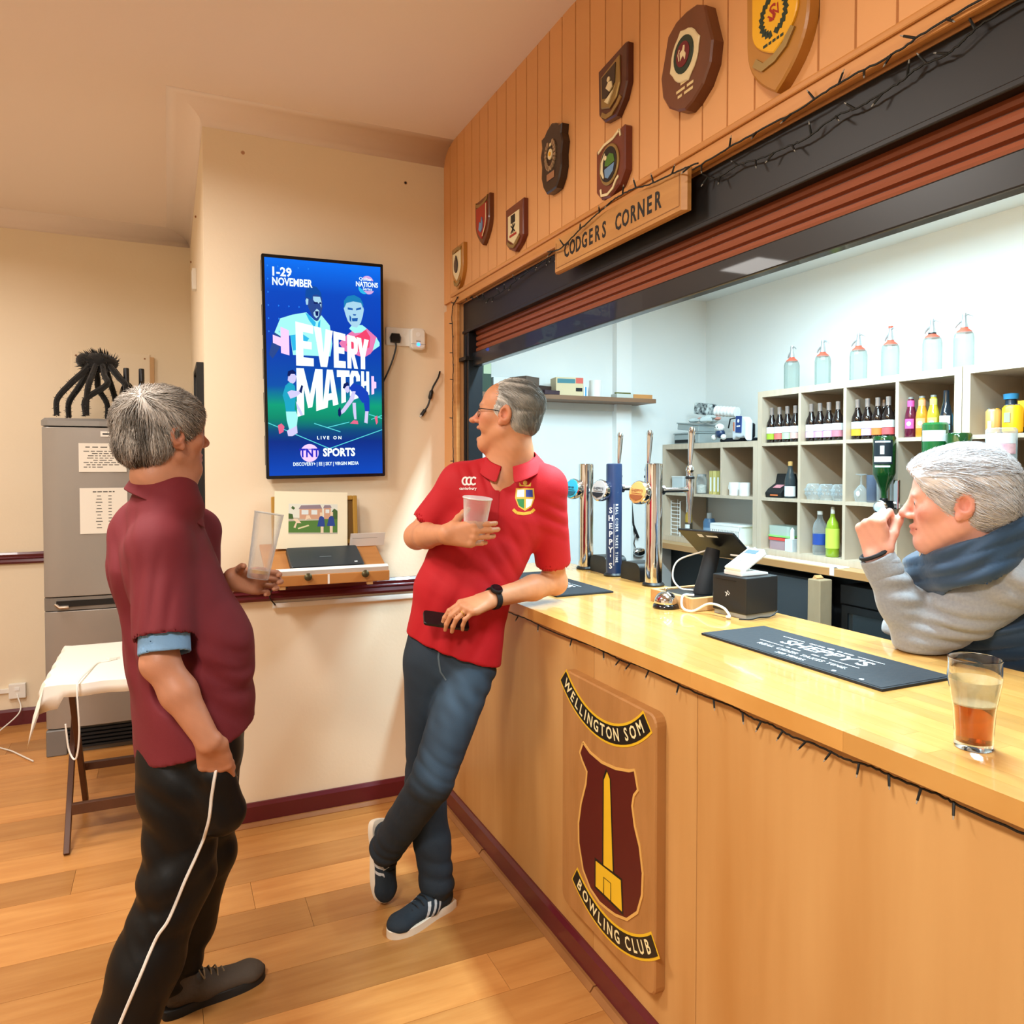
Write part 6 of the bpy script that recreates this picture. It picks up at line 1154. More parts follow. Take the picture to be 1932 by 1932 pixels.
def relax(v, f, it=1, lam=.5):
    e = np.concatenate([f[:, [0, 1]], f[:, [1, 2]], f[:, [2, 3]], f[:, [3, 0]]]); cnt = np.bincount(e[:, 0], minlength=len(v))+np.bincount(e[:, 1], minlength=len(v))
    for _ in range(it):
        s = np.zeros_like(v); np.add.at(s, e[:, 0], v[e[:, 1]]); np.add.at(s, e[:, 1], v[e[:, 0]]); v = v+lam*(s/cnt[:, None]-v)
    return v
def pn(p, s, ph=0):      # cheap smooth noise in -1..1
    x, y, z = p[:, 0]*s, p[:, 1]*s, p[:, 2]*s
    return (np.sin(x*1.7+y*.9+ph)+np.sin(y*1.9-z*1.1+ph*2.1)+np.sin(z*1.6+x*1.2+ph*.7)+np.sin((x-y+z)*1.3+ph*1.3))/4
def folds(v, N, fl):
    """fl: (centre, radius, direction, wavelength, amplitude)"""
    d = np.zeros(len(v))
    for c, R, dr, lam, amp in fl:
        q = v-V3(c); g = np.exp(-(q**2).sum(1)/R**2); s = np.sin(2*pi*(q@nrm(dr))/lam+2.8*pn(v, 11, lam*99)+1); m = np.clip(.45+1.1*pn(v, 8, lam*57+R*31), 0, 1); d += amp*g*m*(s-.35*np.abs(s))
    return v+N*d[:, None]
def mkobj(name, v, f, m, parent, col=None, org=None):
    org = V3((0, 0, 0)) if org is None else V3(org); me = bpy.data.meshes.new(name); me.vertices.add(len(v)); me.vertices.foreach_set('co', (v-org).astype(np.float32).ravel())
    k = f.shape[1]; me.loops.add(k*len(f)); me.loops.foreach_set('vertex_index', f.astype(np.int32).ravel()); me.polygons.add(len(f)); me.polygons.foreach_set('loop_start', np.arange(len(f), dtype=np.int32)*k)
    me.polygons.foreach_set('use_smooth', np.ones(len(f), bool)); me.update(calc_edges=True); me.validate()
    for q in (m if isinstance(m, (list, tuple)) else [m]): me.materials.append(q)
    if col is not None:
        a = me.attributes.new('tint', 'FLOAT_COLOR', 'POINT'); a.data.foreach_set('color', np.concatenate([col, np.ones((len(v), 1))], 1).astype(np.float32).ravel())
    o = bpy.data.objects.new(name, me); COL.objects.link(o); o.parent = parent; return o
def frame(fwd, up):
    """rotation whose columns are right, forward, up"""
    f = nrm(fwd); u = nrm(V3(up)-f*(V3(up)@f)); return np.stack([np.cross(f, u), f, u], 1)
def head(S, o, R, sc=1.0, mouth='closed', jaw=0.0, nose=0.0):
    P = lambda x, y, z: V3(o)+R@(V3((x, y, z))*sc); E = lambda c, r, k=.02, op='u': S.ell(P(*c), V3(r)*sc, R, k*sc, op); C = lambda a, b, r0, r1, k=.012, op='u': S.cone(P(*a), P(*b), r0*sc, r1*sc, k*sc, op)
    E((0, -.022, .035), (.076, .098, .082)); E((0, .03, .03), (.066, .062, .070), .03); E((0, .028, -.04), (.060, .066, .078), .03); E((0, -.03, -.02), (.066, .075, .06), .03)
    E((0, .068, -.098-jaw), (.026, .022, .022), .03); C((-.052, .0, -.06-jaw*.5), (0, .066, -.10-jaw), .018, .017, .03); C((.052, .0, -.06-jaw*.5), (0, .066, -.10-jaw), .018, .017, .03)
    C((-.036, .082, .020), (.036, .082, .020), .011, .011, .016); C((0, .086, .022), (0, .112, -.022), .0075, .0115, .011); E((0, .113+nose, -.026-nose*.5), (.0125, .013+nose*.4, .011), .008)
    for s in (-1, 1):
        E((s*.013, .101, -.032), (.0085, .011, .008), .006); E((s*.044, .058, -.02), (.022, .024, .022), .022); E((s*.032, .098, .001), (.016, .012, .012), .012, 's'); E((s*.031, .0765, .001), (.0150, .0150, .0135), .006)
        C((s*.018, .0875, .0075), (s*.045, .079, .005), .0048, .0042, .004); C((s*.020, .0860, -.008), (s*.044, .0785, -.007), .0045, .004, .004)
        E((s*.0795, -.012, -.008), (.0085, .022, .033), .008); E((s*.0885, -.009, -.004), (.008, .0125, .019), .005, 's'); E((s*.088, -.016, -.002), (.0045, .019, .030), .004); E((s*.0905, -.010, -.004), (.0075, .0115, .017), .004, 's'); E((s*.081, .002, -.034), (.0065, .009, .011), .006); E((s*.0795, .008, -.010), (.004, .004, .008), .004)
        E((s*.0045, .110, -.0375), (.003, .004, .003), .002, 's')
    if mouth == 'open':
        E((0, .088, -.066-jaw*.4), (.027, .026, .013+jaw*.45), .006, 's'); C((-.026, .080, -.056), (0, .0985, -.0535), .0055, .0065, .006); C((.026, .080, -.056), (0, .0985, -.0535), .0055, .0065, .006); C((-.024, .078, -.080-jaw), (0, .0935, -.084-jaw), .006, .0075, .006); C((.024, .078, -.080-jaw), (0, .0935, -.084-jaw), .006, .0075, .006)
        for s in (-1, 1): E((s*.042, .066, -.045), (.015, .02, .024), .014)
    else:
        C((-.022, .083, -.0625), (0, .0975, -.0600), .0045, .0065, .006); C((.022, .083, -.0625), (0, .0975, -.0600), .0045, .0065, .006); C((-.020, .082, -.0700), (0, .0955, -.0720), .005, .0070, .006); C((.020, .082, -.0700), (0, .0955, -.0720), .005, .0070, .006); C((-.024, .0890, -.0660), (.024, .0890, -.0660), .0022, .0022, .003, 's'); C((-.012, .1025, -.0660), (.012, .1025, -.0660), .0022, .0022, .003, 's')
    return P
def hand(S, wrist, fdir, pnorm, thumb, curl, sc=1.0, thumbdir=None, spread=.0):
    f = nrm(fdir); n = nrm(V3(pnorm)-f*(V3(pnorm)@f)); t = nrm(V3(thumb)-f*(V3(thumb)@f)-n*(V3(thumb)@n)); w = V3(wrist); tips = []
    L = [.092, .096, .090, .080]; off = [.030, .010, -.011, -.031]; seg = [(.045, .027, .021), (.049, .031, .022), (.046, .029, .021), (.036, .022, .018)]; r = [.0098, .0100, .0095, .0085]
    for i in range(4):
        kn = w+(f*L[i]+t*off[i])*sc; S.cone(w+t*off[i]*.45*sc, kn, .0155*sc, .0118*sc, .014*sc)
        S.cone(w+t*off[i]*.5*sc+n*.006*sc, w+f*L[i]*.8*sc+t*off[i]*sc+n*.006*sc, .014*sc, .010*sc, .014*sc)
        p = kn; a = 0; rr = r[i]*sc; S.ell(kn-n*.002*sc, V3((.0118,)*3)*sc, None, .006*sc)
        cl = curl[i] if isinstance(curl[0], (list, tuple)) else curl
        for j in range(3):
            a += cl[j]; d = f*cos(a)+n*sin(a)+t*spread*(1.5-i)*.2; q = p+nrm(d)*seg[i][j]*sc; S.cone(p, q, rr, rr*.90, .0035*sc); S.ell(p, (rr*1.05,)*3, None, .002); p = q; rr *= .90
        tips.append((p, nrm(d), n*cos(a)-f*sin(a), rr))
    td = nrm(thumbdir) if thumbdir is not None else nrm(f*.65+t*.7+n*.35); b = w+(f*.022+t*.026+n*.008)*sc
    S.cone(w+f*.012*sc, b, .016*sc, .0165*sc, .014*sc); p = b
    for l, r0, r1, be in ((.042, .0155, .0125, 0), (.033, .0118, .0105, .3), (.026, .0105, .0085, .25)):
        td = nrm(td+be*(n*.6+f*.5)); q = p+td*l*sc; S.cone(p, q, r0*sc, r1*sc, .006*sc); p = q
    tips.append((p, td, n, .0088*sc)); return tips
def skin(S, h, m, parent, R, o, org, base, reds, sc=1.0, grey=None):
    """mesh the body; tint: lips, nose, cheeks and ears redder, eyebrows their own colour"""
    v, f = S.mesh(h); v = relax(v, f, 1, .35); L = ((v-V3(o))@R)/sc; c = np.tile(np.array(lin(base)), (len(v), 1)); head_ = np.linalg.norm(L*[1, .8, .8], axis=1) < .17
    c *= (1+.05*pn(v, 60)+.04*pn(v, 150, 2))[:, None]
    def spot(ce, rad, colr, st):
        nonlocal c
        for s in (-1, 1):
            q = (L-[ce[0]*s, ce[1], ce[2]])/np.array(rad); g = np.exp(-(q**2).sum(1))*st*head_; c = c*(1-g[:, None])+np.array(lin(colr))*g[:, None]
    spot((0, .11, -.024), (.016, .02, .016), reds, .55); spot((.046, .07, -.025), (.026, .03, .022), reds, .55); spot((.085, -.01, -.01), (.015, .03, .04), reds, .5); spot((0, .095, -.066), (.020, .012, .0075), 'A85048', .55)
    if grey: spot((.033, .088, .0235), (.019, .012, .0042), grey, .9)
    return mkobj('body', v, f, m, parent, c, org), v, f
def eyes(P, R, parent, org, sc, look=(0, 1, 0)):
    M_EYE = mat('eye_white', 'E8E2DA', .15); M_IR = mat('eye_iris', '3A4650', .1)
    for s in (-1, 1):
        c = P(s*.031, .0778, .001); q = MB(); q.M = Matrix.Translation(Vector(c)-Vector(org)); q.ball((0, 0, 0), .0138*sc, 14, 10); e = q.build('eye', M_EYE, parent, smooth=True)
        d = R@nrm(look); q = MB(); q.M = Matrix.Translation(Vector(c+d*.0121*sc)-Vector(org)) @ Vector(d).to_track_quat('Z', 'Y').to_matrix().to_4x4(); q.lathe([(.0058*sc, 0), (.0055*sc, .0012*sc), (0, .0022*sc)], 14); q.build('iris', M_IR, e, smooth=True)
def tubes_mesh(paths, rads, sides=3):
    """many tapered strands as one triangle-sided mesh"""
    v = []; f = []; base = 0
    for P, r in zip(paths, rads):
        n = len(P)
        for i in range(n):
            t = nrm(P[min(i+1, n-1)]-P[max(i-1, 0)]); u = nrm(np.cross(t, (.31, .77, .55))); w = np.cross(t, u); rr = r*(1-.85*i/(n-1))
            for k in range(sides): a = 2*pi*k/sides; v.append(P[i]+(u*cos(a)+w*sin(a))*rr)
        for i in range(n-1):
            for k in range(sides): f.append((base+i*sides+k, base+i*sides+(k+1) % sides, base+(i+1)*sides+(k+1) % sides, base+(i+1)*sides+k))
        base += n*sides
    return np.array(v), np.array(f)
def hair(parent, o, R, sc, org, shells, cuts, flow, cols, m, n=900, length=.05, seed=1, h=.0035, rad=.0011, amp=.0022, lift=.004, keep=None):
    """hair cap from ellipsoid shells minus cuts, combed along flow(local) -> direction, plus loose strands; cols = function(local, noise) -> rgb"""
    S = Sdf(); T = lambda p: V3(o)+R@(V3(p)*sc)
    for c, r in shells: S.ell(T(c), V3(r)*sc, R, .02*sc)
    for c in cuts:
        if c[0] == 'e': S.ell(T(c[1]), V3(c[2])*sc, R, .008*sc, 's')
        else: S.plane(T(c[1]), R@nrm(c[2]), .006)
    v, f = S.mesh(h); v = relax(v, f, 1, .4); N = vnormals(v, f); L = ((v-V3(o))@R)/sc
    W = np.array([flow(p) for p in L]); W /= np.maximum(np.linalg.norm(W, axis=1), 1e-6)[:, None]; NL = N@R; B = np.cross(NL, W); B /= np.maximum(np.linalg.norm(B, axis=1), 1e-6)[:, None]
    s = (L*B).sum(1); st = np.sin(s*520+3*pn(L, 40))*.5+np.sin(s*230+4*pn(L, 24, 1))*.7; v = v+N*(amp*st)[:, None]
    c = cols(L, st); cap = mkobj('hair', v, f, m, parent, c, org)
    rng = np.random.default_rng(seed); ok = np.arange(len(v)) if keep is None else np.where(keep(L))[0]; pick = rng.choice(ok, n); paths = []; cc = []
    from mathutils.bvhtree import BVHTree
    tree = BVHTree.FromPolygons([tuple(q) for q in L], [tuple(q) for q in f])
    for i in pick:
        p = L[i].copy(); P = [p.copy()]; ln = length*rng.uniform(.6, 1.15); ph = rng.uniform(-.25, .25)
        for k in range(5):
            w = V3(flow(p)); w /= max(np.linalg.norm(w), 1e-6); q, nn, _, _ = tree.find_nearest(Vector(p))
            nn = V3(nn); w = w-nn*(w@nn)+np.cross(nn, w)*ph; p = V3(q)+nn*(lift*(.4+.25*k)*rng.uniform(.3, 1))+w*ln/5; P.append(p.copy())
        paths.append([V3(o)+R@(a*sc) for a in P]); cc.append(c[i]*rng.uniform(.75, 1.25))
    sv, sf = tubes_mesh(paths, [rad*sc]*len(paths)); scol = np.repeat(np.array(cc), 18, axis=0)
    return cap, mkobj('strands', sv, sf, m, cap, scol, org)
def patch(obj, org, centre, R, polys, m, name, parent=None, off=.0012, res=.006):
    """flat print laid on a garment: polygons in the frame R (columns right, normal, up) dropped onto the nearest cloth"""
    from mathutils.bvhtree import BVHTree
    me = obj.data; t = BVHTree.FromPolygons([v.co for v in me.vertices], [p.vertices for p in me.polygons]); bm = bmesh.new()
    for P in polys:
        vs = [bm.verts.new((x, 0, y)) for x, y in P]
        try: bm.faces.new(vs)
        except Exception: pass
    bmesh.ops.triangulate(bm, faces=bm.faces)
    for _ in range(3):
        ed = [e for e in bm.edges if e.calc_length() > res]
        if not ed: break
        bmesh.ops.subdivide_edges(bm, edges=ed, cuts=1); bmesh.ops.triangulate(bm, faces=bm.faces)
    for v in bm.verts:
        w = Vector(V3(centre)-V3(org)+R@V3((v.co.x, 0, v.co.z))); hit, nn, _, _ = t.ray_cast(w+Vector(R[:, 1])*.12, -Vector(R[:, 1]), .3)
        if hit is None: hit, nn, _, _ = t.find_nearest(w)
        v.co = hit+nn*off
    me2 = bpy.data.meshes.new(name); bm.to_mesh(me2); bm.free(); me2.materials.append(m); o = bpy.data.objects.new(name, me2); COL.objects.link(o); o.parent = parent or obj; return o
def strip2(pts, w):
    P = [np.array(p, float) for p in pts]; out = []
    for a, b in zip(P[:-1], P[1:]):
        t = (b-a)/np.linalg.norm(b-a); q = np.array((-t[1], t[0]))*w/2; out.append([tuple(a+q), tuple(a-q), tuple(b-q), tuple(b+q)])
    return out
def circ(x, y, r, n=12): return [(x+r*cos(2*pi*k/n), y+r*sin(2*pi*k/n)) for k in range(n)]
def collar(parent, org, ring, R, hgt, m, spread=.03, gap=.35, drop=.045, name='collar'):
    """turned-down polo collar: ring = (centre, radii) of the neck opening in frame R; gap = half opening angle at the front"""
    c, rx, ry = ring; v = []; f = []; n = 30; M_ = 5
    for i in range(n+1):
        a = pi/2+gap+(2*pi-2*gap)*i/n; e = abs(i/n-.5)*2          # e = 1 at the front points
        for j in range(M_+1):
            t = j/M_
            if t < .4: u = t/.4; rr = 1+.10*(1-u); zz = -.012+(hgt*(1-.35*e)+.012)*u
            else: u = (t-.4)/.6; rr = 1+(spread+.030*e)/rx*u*1.0; zz = hgt*(1-.35*e)-(drop+.018*e**3)*u
            v.append(V3(c)+R@V3((rx*rr*cos(a), ry*rr*sin(a), zz-.02*e*e))-V3(org))
    for i in range(n):
        for j in range(M_): f.append((i*(M_+1)+j, (i+1)*(M_+1)+j, (i+1)*(M_+1)+j+1, i*(M_+1)+j+1))
    o = mkobj(name, np.array(v), np.array(f), m, parent); md = o.modifiers.new('s', 'SOLIDIFY'); md.thickness = .003; md.offset = 1
    sb = o.modifiers.new('u', 'SUBSURF'); sb.levels = 1; sb.render_levels = 1; return o
def shoe(parent, org, heel, R, L, m, msole, stripes=None, laces=None, toe=None):
    """heel = back of the sole on the ground, R columns right, forward, up"""
    T = lambda x, y, z: V3(heel)+R@V3((x, y, z)); S = Sdf(); q = L/.28
    S.ecap(T(0, .045, .045), T(0, .11, .045), R[:, 0], (.036, .036), (.039, .040), .02); S.ecap(T(.003, .12, .042), T(.006, L-.05, .032), R[:, 0], (.041, .038), (.044, .026), .03); S.ell(T(.004, L-.042, .030), (.042, .042, .026), R, .02)
    S.ecap(T(0, .05, .06), T(0, .055, .105), R[:, 0], (.036, .040), (.035, .043), .02); S.plane(T(0, 0, .018), -R[:, 2]); S.plane(T(0, .05, .108), R@nrm((0, -.35, 1)), .004)
    v, f = S.mesh(.0045); v = relax(v, f, 1, .4); sh = mkobj('shoe', v, f, m, parent, None, org)
    out = [(-.030, .004), (0, -.001), (.030, .004), (.040, .04), (.038, .10), (.047, .18), (.047, L-.06), (.034, L-.015), (.006, L+.003), (-.022, L-.012), (-.041, L-.055), (-.044, .18), (-.036, .10), (-.038, .04)]
    out = [(p[0], p[1]) for p in bez([(a, b, 0) for a, b in out+[out[0]]], 4)][:-1]
    k = MB(); k.M = Matrix.Translation(Vector(V3(heel)-V3(org))) @ Matrix(R.tolist()).to_4x4(); k.prism([(a*1.02, b) for a, b in out], .0, .027, .002); k.build('sole', msole, sh, smooth=True)
    if toe:
        k = MB(); k.M = Matrix.Translation(Vector(V3(heel)-V3(org))) @ Matrix(R.tolist()).to_4x4(); k.prism([(a, b) for a, b in out if b > L*.72], .027, .036, .004); k.build('toe_cap', toe, sh, smooth=True)
    if stripes:
        for sd in (-1, 1):
            for i in range(3):
                y0 = .112+.024*i; F = np.stack([R[:, 1]*(-sd)*-1, R[:, 0]*sd, R[:, 2]], 1)
                patch(sh, org, T(sd*.04, y0, .0), F, [[(0, .026), (.011, .026), (.033, .074), (.022, .074)]] if True else [], stripes, 'stripe', sh, .0012, .02)
    if laces:
        k = MB(); k.M = Matrix.Translation(Vector(V3(heel)-V3(org))) @ Matrix(R.tolist()).to_4x4()
        for i in range(5): y = .115+.019*i; z = .095-.0055*i-.002*(i > 2)*i; k.tube([(-.026, y, z-.016), (-.012, y+.003, z-.002), (.012, y+.003, z-.002), (.026, y, z-.016)], .0026, 5)
        k.tube(bez([(0, .112, .098), (.02, .10, .108), (.038, .112, .085), (.012, .115, .096)], 6), .002, 5); k.tube(bez([(0, .112, .098), (-.02, .10, .108), (-.036, .115, .085), (-.01, .115, .096)], 6), .002, 5); k.build('lace', laces, sh, smooth=True)
    return sh
A = lambda x, y, d: V3(at(x, y, d))
rt, fw, up_ = V3(RT), V3(FW), V3((0, 0, 1)); fwh = nrm((sin(YAW), cos(YAW), 0))
def person(label, org): return thing('person', label, 'person', tuple(org))
# ======== the man in red, leaning back on the bar ========
SK2 = mat('tan_skin', 'D29A74', .5, attr='tint', sss=.12, bump=(260, .05)); M_REDP = mat('red_pique', 'B20917', .75, bump=(300, .06)); M_DEN = mat('dark_denim', '2C3C4C', .8, attr='tint', bump=(380, .10))
ORG = V3((.86, 2.62, 0)); pr = person('laughing grey-haired man in a red polo shirt and jeans leaning on the bar', ORG)
side2 = nrm(A(1032, 912, 2.69)-A(868, 902, 2.72)); 
sR, eR, wR = A(868, 915, 2.72), A(787, 1012, 2.73), A(842, 1008, 2.455)      # his right arm (cup)
sL, eL, wL = A(1030, 922, 2.68), A(1047, 1098, 2.80), A(922, 1131, 2.58)     # his left arm (on the bar)
pel, wai, che, nek = A(850, 1225, 2.73), A(872, 1120, 2.74), A(938, 955, 2.73), A(966, 852, 2.71)
hd = A(958, 782, 2.68); R2 = frame(-rt*.97+fwh*.24+up_*.10, up_*1+rt*.10)
S = Sdf(); P2 = head(S, hd, R2, 1.03, 'open', .010, .008)
S.chain([P2(0, -.02, -.06), P2(0, -.03, -.11), nek+V3((0, 0, -.01))], [.055, .055, .062], .03); S.cone(nek, che, .07, .11, .04); S.cone(nek+V3((0, 0, -.02))-fwh*.01, A(936, 930, 2.66), .062, .045, .03); S.ecap(che, wai, side2, (.15, .09), (.13, .09)); S.cone(che+side2*.05, sL, .07, .055, .04); S.cone(che-side2*.05, sR, .07, .055, .04)
S.chain([sR, sR*.45+eR*.55, eR], [.054, .048, .041], .02); S.chain([eR, eR*.65+wR*.35, wR], [.042, .043, .029], .02); S.ell(eR, (.042,)*3, None, .02)
S.chain([sL, sL*.45+eL*.55, eL], [.054, .048, .041], .02); S.chain([eL, eL*.65+wL*.35, wL], [.042, .044, .030], .02); S.ell(eL+V3((0, 0, -.004)), (.041,)*3, None, .02)
hf = nrm(rt*.95+up_*.02-fwh*.16); hand(S, wR, hf, fwh*.9+rt*.25, up_, [(.38, .62, .45), (.42, .66, .45), (.46, .7, .5), (.52, .72, .5)], 1.02, thumbdir=rt*.35+up_*.55+fwh*.75)
lf = nrm(A(848, 1158, 2.50)-wL); tips = hand(S, wL, lf, V3((0, 0, -1))*.8+fwh*.45, fwh, [(.35, .55, .30), (.45, .6, .3), (.5, .6, .3), (.55, .65, .35)], 1.02)
body, bv, bf = skin(S, .0034, SK2, pr, R2, hd, ORG, 'C98A62', 'C0604C', 1.0, '5A4438')
eyes(P2, R2, pr, ORG, 1.0)
tm = MB(); tm.M = Matrix.Translation(Vector(hd-ORG)) @ Matrix(R2.tolist()).to_4x4(); tm.prism([(.022*cos(a), .073+.020*sin(a)) for a in [pi*i/10 for i in range(11)]], -.064, -.055); tm.build('teeth', mat('teeth', 'E6DCC4', .25), body, smooth=True)
tm = MB(); tm.M = Matrix.Translation(Vector(hd-ORG)) @ Matrix(R2.tolist()).to_4x4(); tm.ball((0, .066, -.083), (.022, .025, .008), 12, 8); tm.build('tongue', mat('tongue', '9A4A44', .4), body, smooth=True)
# short grey hair, high forehead
def flow2(p): return (-.25*p[0]+.0, -1.0 if p[2] > .02 else -.55, -.55 if p[2] > .05 else -1.0)
def cols2(L, st):
    g = np.clip(.55+L[:, 1]*6.5-L[:, 2]*.5+.3*st, 0, 1)[:, None]; return np.array(lin('686660'))*(1-g)+np.array(lin('D8D2C8'))*g
HAIRM = mat('hair_strand', '888888', .5, attr='tint')
hair(pr, hd, R2, 1.0, ORG, [((0, -.026, .041), (.084, .106, .088)), ((0, -.050, -.018), (.077, .069, .062)), ((0, .004, .012), (.079, .056, .055))], [('e', (0, .094, -.005), (.085, .062, .092)), ('e', (0, .062, -.105), (.12, .1, .085)), ('e', (.09, -.010, -.020), (.03, .021, .038)), ('e', (-.09, -.010, -.020), (.03, .021, .038)), ('e', (.066, .066, .05), (.03, .034, .03)), ('e', (-.066, .066, .05), (.03, .034, .03)), ('p', (0, -.06, -.072), (0, .35, -1))], flow2, cols2, HAIRM, 2600, .030, 2, amp=.0012, lift=.0035)
# sideburn-to-temple hair is part of the cap; glasses
M_SPEC = mat('dark_frame', '2A2628', .3, .6); gl = MB(); gl.M = Matrix.Translation(Vector(hd-ORG)) @ Matrix(R2.tolist()).to_4x4()
for s in (-1, 1):
    gl.tube([(s*.056, .094, .006), (s*.072, .080, .008), (s*.079, .03, .006), (s*.081, -.012, .002)], .0016, 6); ring = [(s*.033+.023*cos(a), .1005-.012*(cos(a)*s*.5+.5)*.6, -.003+.016*sin(a)) for a in [2*pi*i/20 for i in range(21)]]; gl.tube(ring, .0012, 5, False)
gl.tube([(-.011, .1035, .001), (0, .107, .004), (.011, .1035, .001)], .0014, 6); sp_ = gl.build('glasses', M_SPEC, pr, smooth=True)
for s in (-1, 1):
    q = MB(); q.M = gl.M; q.add([(s*.033, .099, -.003)]+[(s*.033+.022*cos(a), .1005-.012*(cos(a)*s*.5+.5)*.6, -.003+.015*sin(a)) for a in [2*pi*i/18 for i in range(18)]], [(0, 1+i, 1+(i+1) % 18) for i in range(18)]); q.build('lens', mat('spectacle_lens', 'D8E0F0', .03, alpha=.18), sp_, smooth=True)
# polo shirt
S = Sdf(); fr2 = np.cross(up_, side2)          # chest normal, towards the viewer
if fr2 @ fw > 0: fr2 = -fr2
yoke = nek+V3((0, 0, -.062))
S.ecap(yoke+fr2*.0, che+fr2*.005, side2, (.075, .065), (.185, .118), .04); S.ecap(che+fr2*.005, wai+fr2*.02, side2, (.185, .118), (.168, .112), .04); S.ecap(wai+fr2*.02, pel+V3((0, 0, -.06)), side2, (.168, .112), (.182, .128), .04)
S.cone(che+side2*.11+V3((0, 0, .06)), sL+V3((0, 0, .005)), .068, .070, .05); S.cone(che-side2*.11+V3((0, 0, .06)), sR+V3((0, 0, .0)), .068, .070, .05); S.cone(yoke+side2*.05, sL+V3((0, 0, .02)), .05, .05, .04); S.cone(yoke-side2*.05, sR+V3((0, 0, .02)), .05, .05, .04)
cL = sL*.25+eL*.75; cR = sR*.3+eR*.7; S.chain([sL, cL], [.071, .066], .03); S.chain([sR, cR], [.071, .064], .03)
for c, a, b, r in ((cL, sL, eL, .058), (cR, sR, eR, .056)): d = nrm(b-a); S.plane(c+d*.0, d) if False else S.cone(c+d*.0, c+d*.14, r, r*1.25, .004, op='s')
hem = A(850, 1222, 2.66); S.cone(hem-up_*.30, hem-up_*.13, .30, .12, .006, op='s') if False else S.plane(A(848, 1221, 2.73), V3((0, 0, -1))-rt*.36)
S.ell(nek+V3((0, 0, .05)), (.068, .068, .085), None, .008, 's'); S.cone(A(946, 884, 2.60), A(936, 924, 2.585), .034, .006, .006, op='s')
v, f = S.mesh(.0055); v = relax(v, f, 1, .4); N = vnormals(v, f)
v = folds(v, N, [(A(930, 1090, 2.55), .20, rt*.6+up_*1, .075, .0045), (A(985, 1080, 2.6), .16, rt*.8+up_*.5, .05, .004), (A(835, 1000, 2.6), .11, rt*.5+up_, .045, .005), (A(1050, 975, 2.66), .08, up_*1+rt*.4, .05, .004), (A(850, 1190, 2.58), .18, rt*.9-up_*.4, .07, .005), (A(900, 900, 2.6), .08, rt+up_*.3, .04, .003)])
shirt = mkobj('polo_shirt', v, f, M_REDP, pr, None, ORG)
Rc2 = frame(fr2*1.0-up_*.25-rt*.1, up_*1+fr2*.3); collar(pr, ORG, (nek+V3((0, 0, -.028))+fr2*.014, .084, .082), Rc2, .032, M_REDP, .022, .22, .038)
Rp = np.stack([side2, fr2, up_], 1)
Rp = np.stack([nrm(np.cross(fr2, up_))*-1, fr2, up_], 1)
if Rp[:, 0] @ rt < 0: Rp[:, 0] *= -1
M_YL = mat('crest_gold', 'D8A83A', .5); M_WHP = mat('white_print', 'F0E8E4', .6)
def dec(px, py, polys, m, nm, par=None): c = A(px, py, 2.61); return patch(shirt, ORG, c, Rp, polys, m, nm, par)
ks = .0018
cr_ = dec(990, 940, [[(-.032, .034), (.032, .034), (.034, .0), (.022, -.030), (0, -.044), (-.022, -.030), (-.034, .0)]], M_YL, 'crest')
dec(990, 940, [[(-.027, .029), (-.003, .029), (-.003, .004), (-.028, .004)], [(.003, -.003), (.028, -.003), (.02, -.026), (.003, -.036)]], M_WHP, 'crest_quarter', shirt).location = tuple(fr2*.0006)
dec(990, 940, [[(.003, .029), (.027, .029), (.028, .004), (.003, .004)]], mat('crest_blue', '2A3C8C', .5), 'crest_quarter', shirt).location = tuple(fr2*.0006)
dec(990, 940, [[(-.003, -.003), (-.028, -.003), (-.02, -.026), (-.003, -.036)]], mat('crest_green', '2F7A3C', .5), 'crest_quarter', shirt).location = tuple(fr2*.0006)
dec(990, 918, [circ(0, .012, .008), [(-.02, .0), (-.022, .014), (-.012, .004), (.012, .004), (.022, .014), (.02, 0)]], M_YL, 'crest_crown', shirt)
dec(988, 963, strip2([(-.036, .004), (-.024, -.008), (0, -.012), (.024, -.008), (.036, .004)], .010), M_YL, 'crest_ribbon', shirt)
C3 = lambda x: strip2([(x+.010*cos(a), .010*sin(a)*1.3) for a in [.7+4.9*i/8 for i in range(9)]], .006)
dec(884, 908, C3(-.016)+C3(-.002)+C3(.013), M_WHP, 'maker_logo', shirt); 
tx = MB().text('canterbury', .014, 0, 0, 0, bold=.02, res=1); dec(881, 922, [[tx.v[i][:2] for i in fc] for fc in tx.f], M_WHP, 'maker_name', shirt)['kind'] = 'stuff'
pk_ = dec(933, 950, [[(-.016, .045), (.016, .045), (.014, -.055), (-.016, -.055)]], mat('red_placket', 'A80C1A', .75), 'placket', shirt)
# jeans
hR, hL = A(808, 1246, 2.715), A(888, 1258, 2.72); kR, aR = A(803, 1470, 2.76), A(824, 1668, 2.72); kL, aL = A(814, 1474, 2.54), A(729, 1600, 2.73)
S = Sdf(); S.ecap(pel+V3((0, 0, .03)), pel-V3((0, 0, .05)), side2, (.158, .100), (.164, .106), .04)
S.chain([hR, kR, kR*.4+aR*.6, aR], [.088, .070, .062, .063], .03); S.chain([hL, kL, kL*.4+aL*.6, aL], [.094, .074, .064, .061], .012)
S.plane(pel+V3((0, 0, .075)), (0, 0, 1)); v, f = S.mesh(.0055); v = relax(v, f, 1, .4); N = vnormals(v, f)
v = folds(v, N, [(kL, .12, up_*1+rt*.5, .055, .0042), (kL-V3((0, 0, .1)), .12, up_+rt*.9, .06, .005), (aL, .12, aL-kL+.06*rt, .055, .0045), (aR, .12, up_+rt*.3, .055, .0055), (A(850, 1290, 2.58), .12, up_*.9+rt*.5, .04, .005), (hL, .14, rt+up_*.8, .05, .004), (kR, .12, up_+rt*.5, .06, .004)])
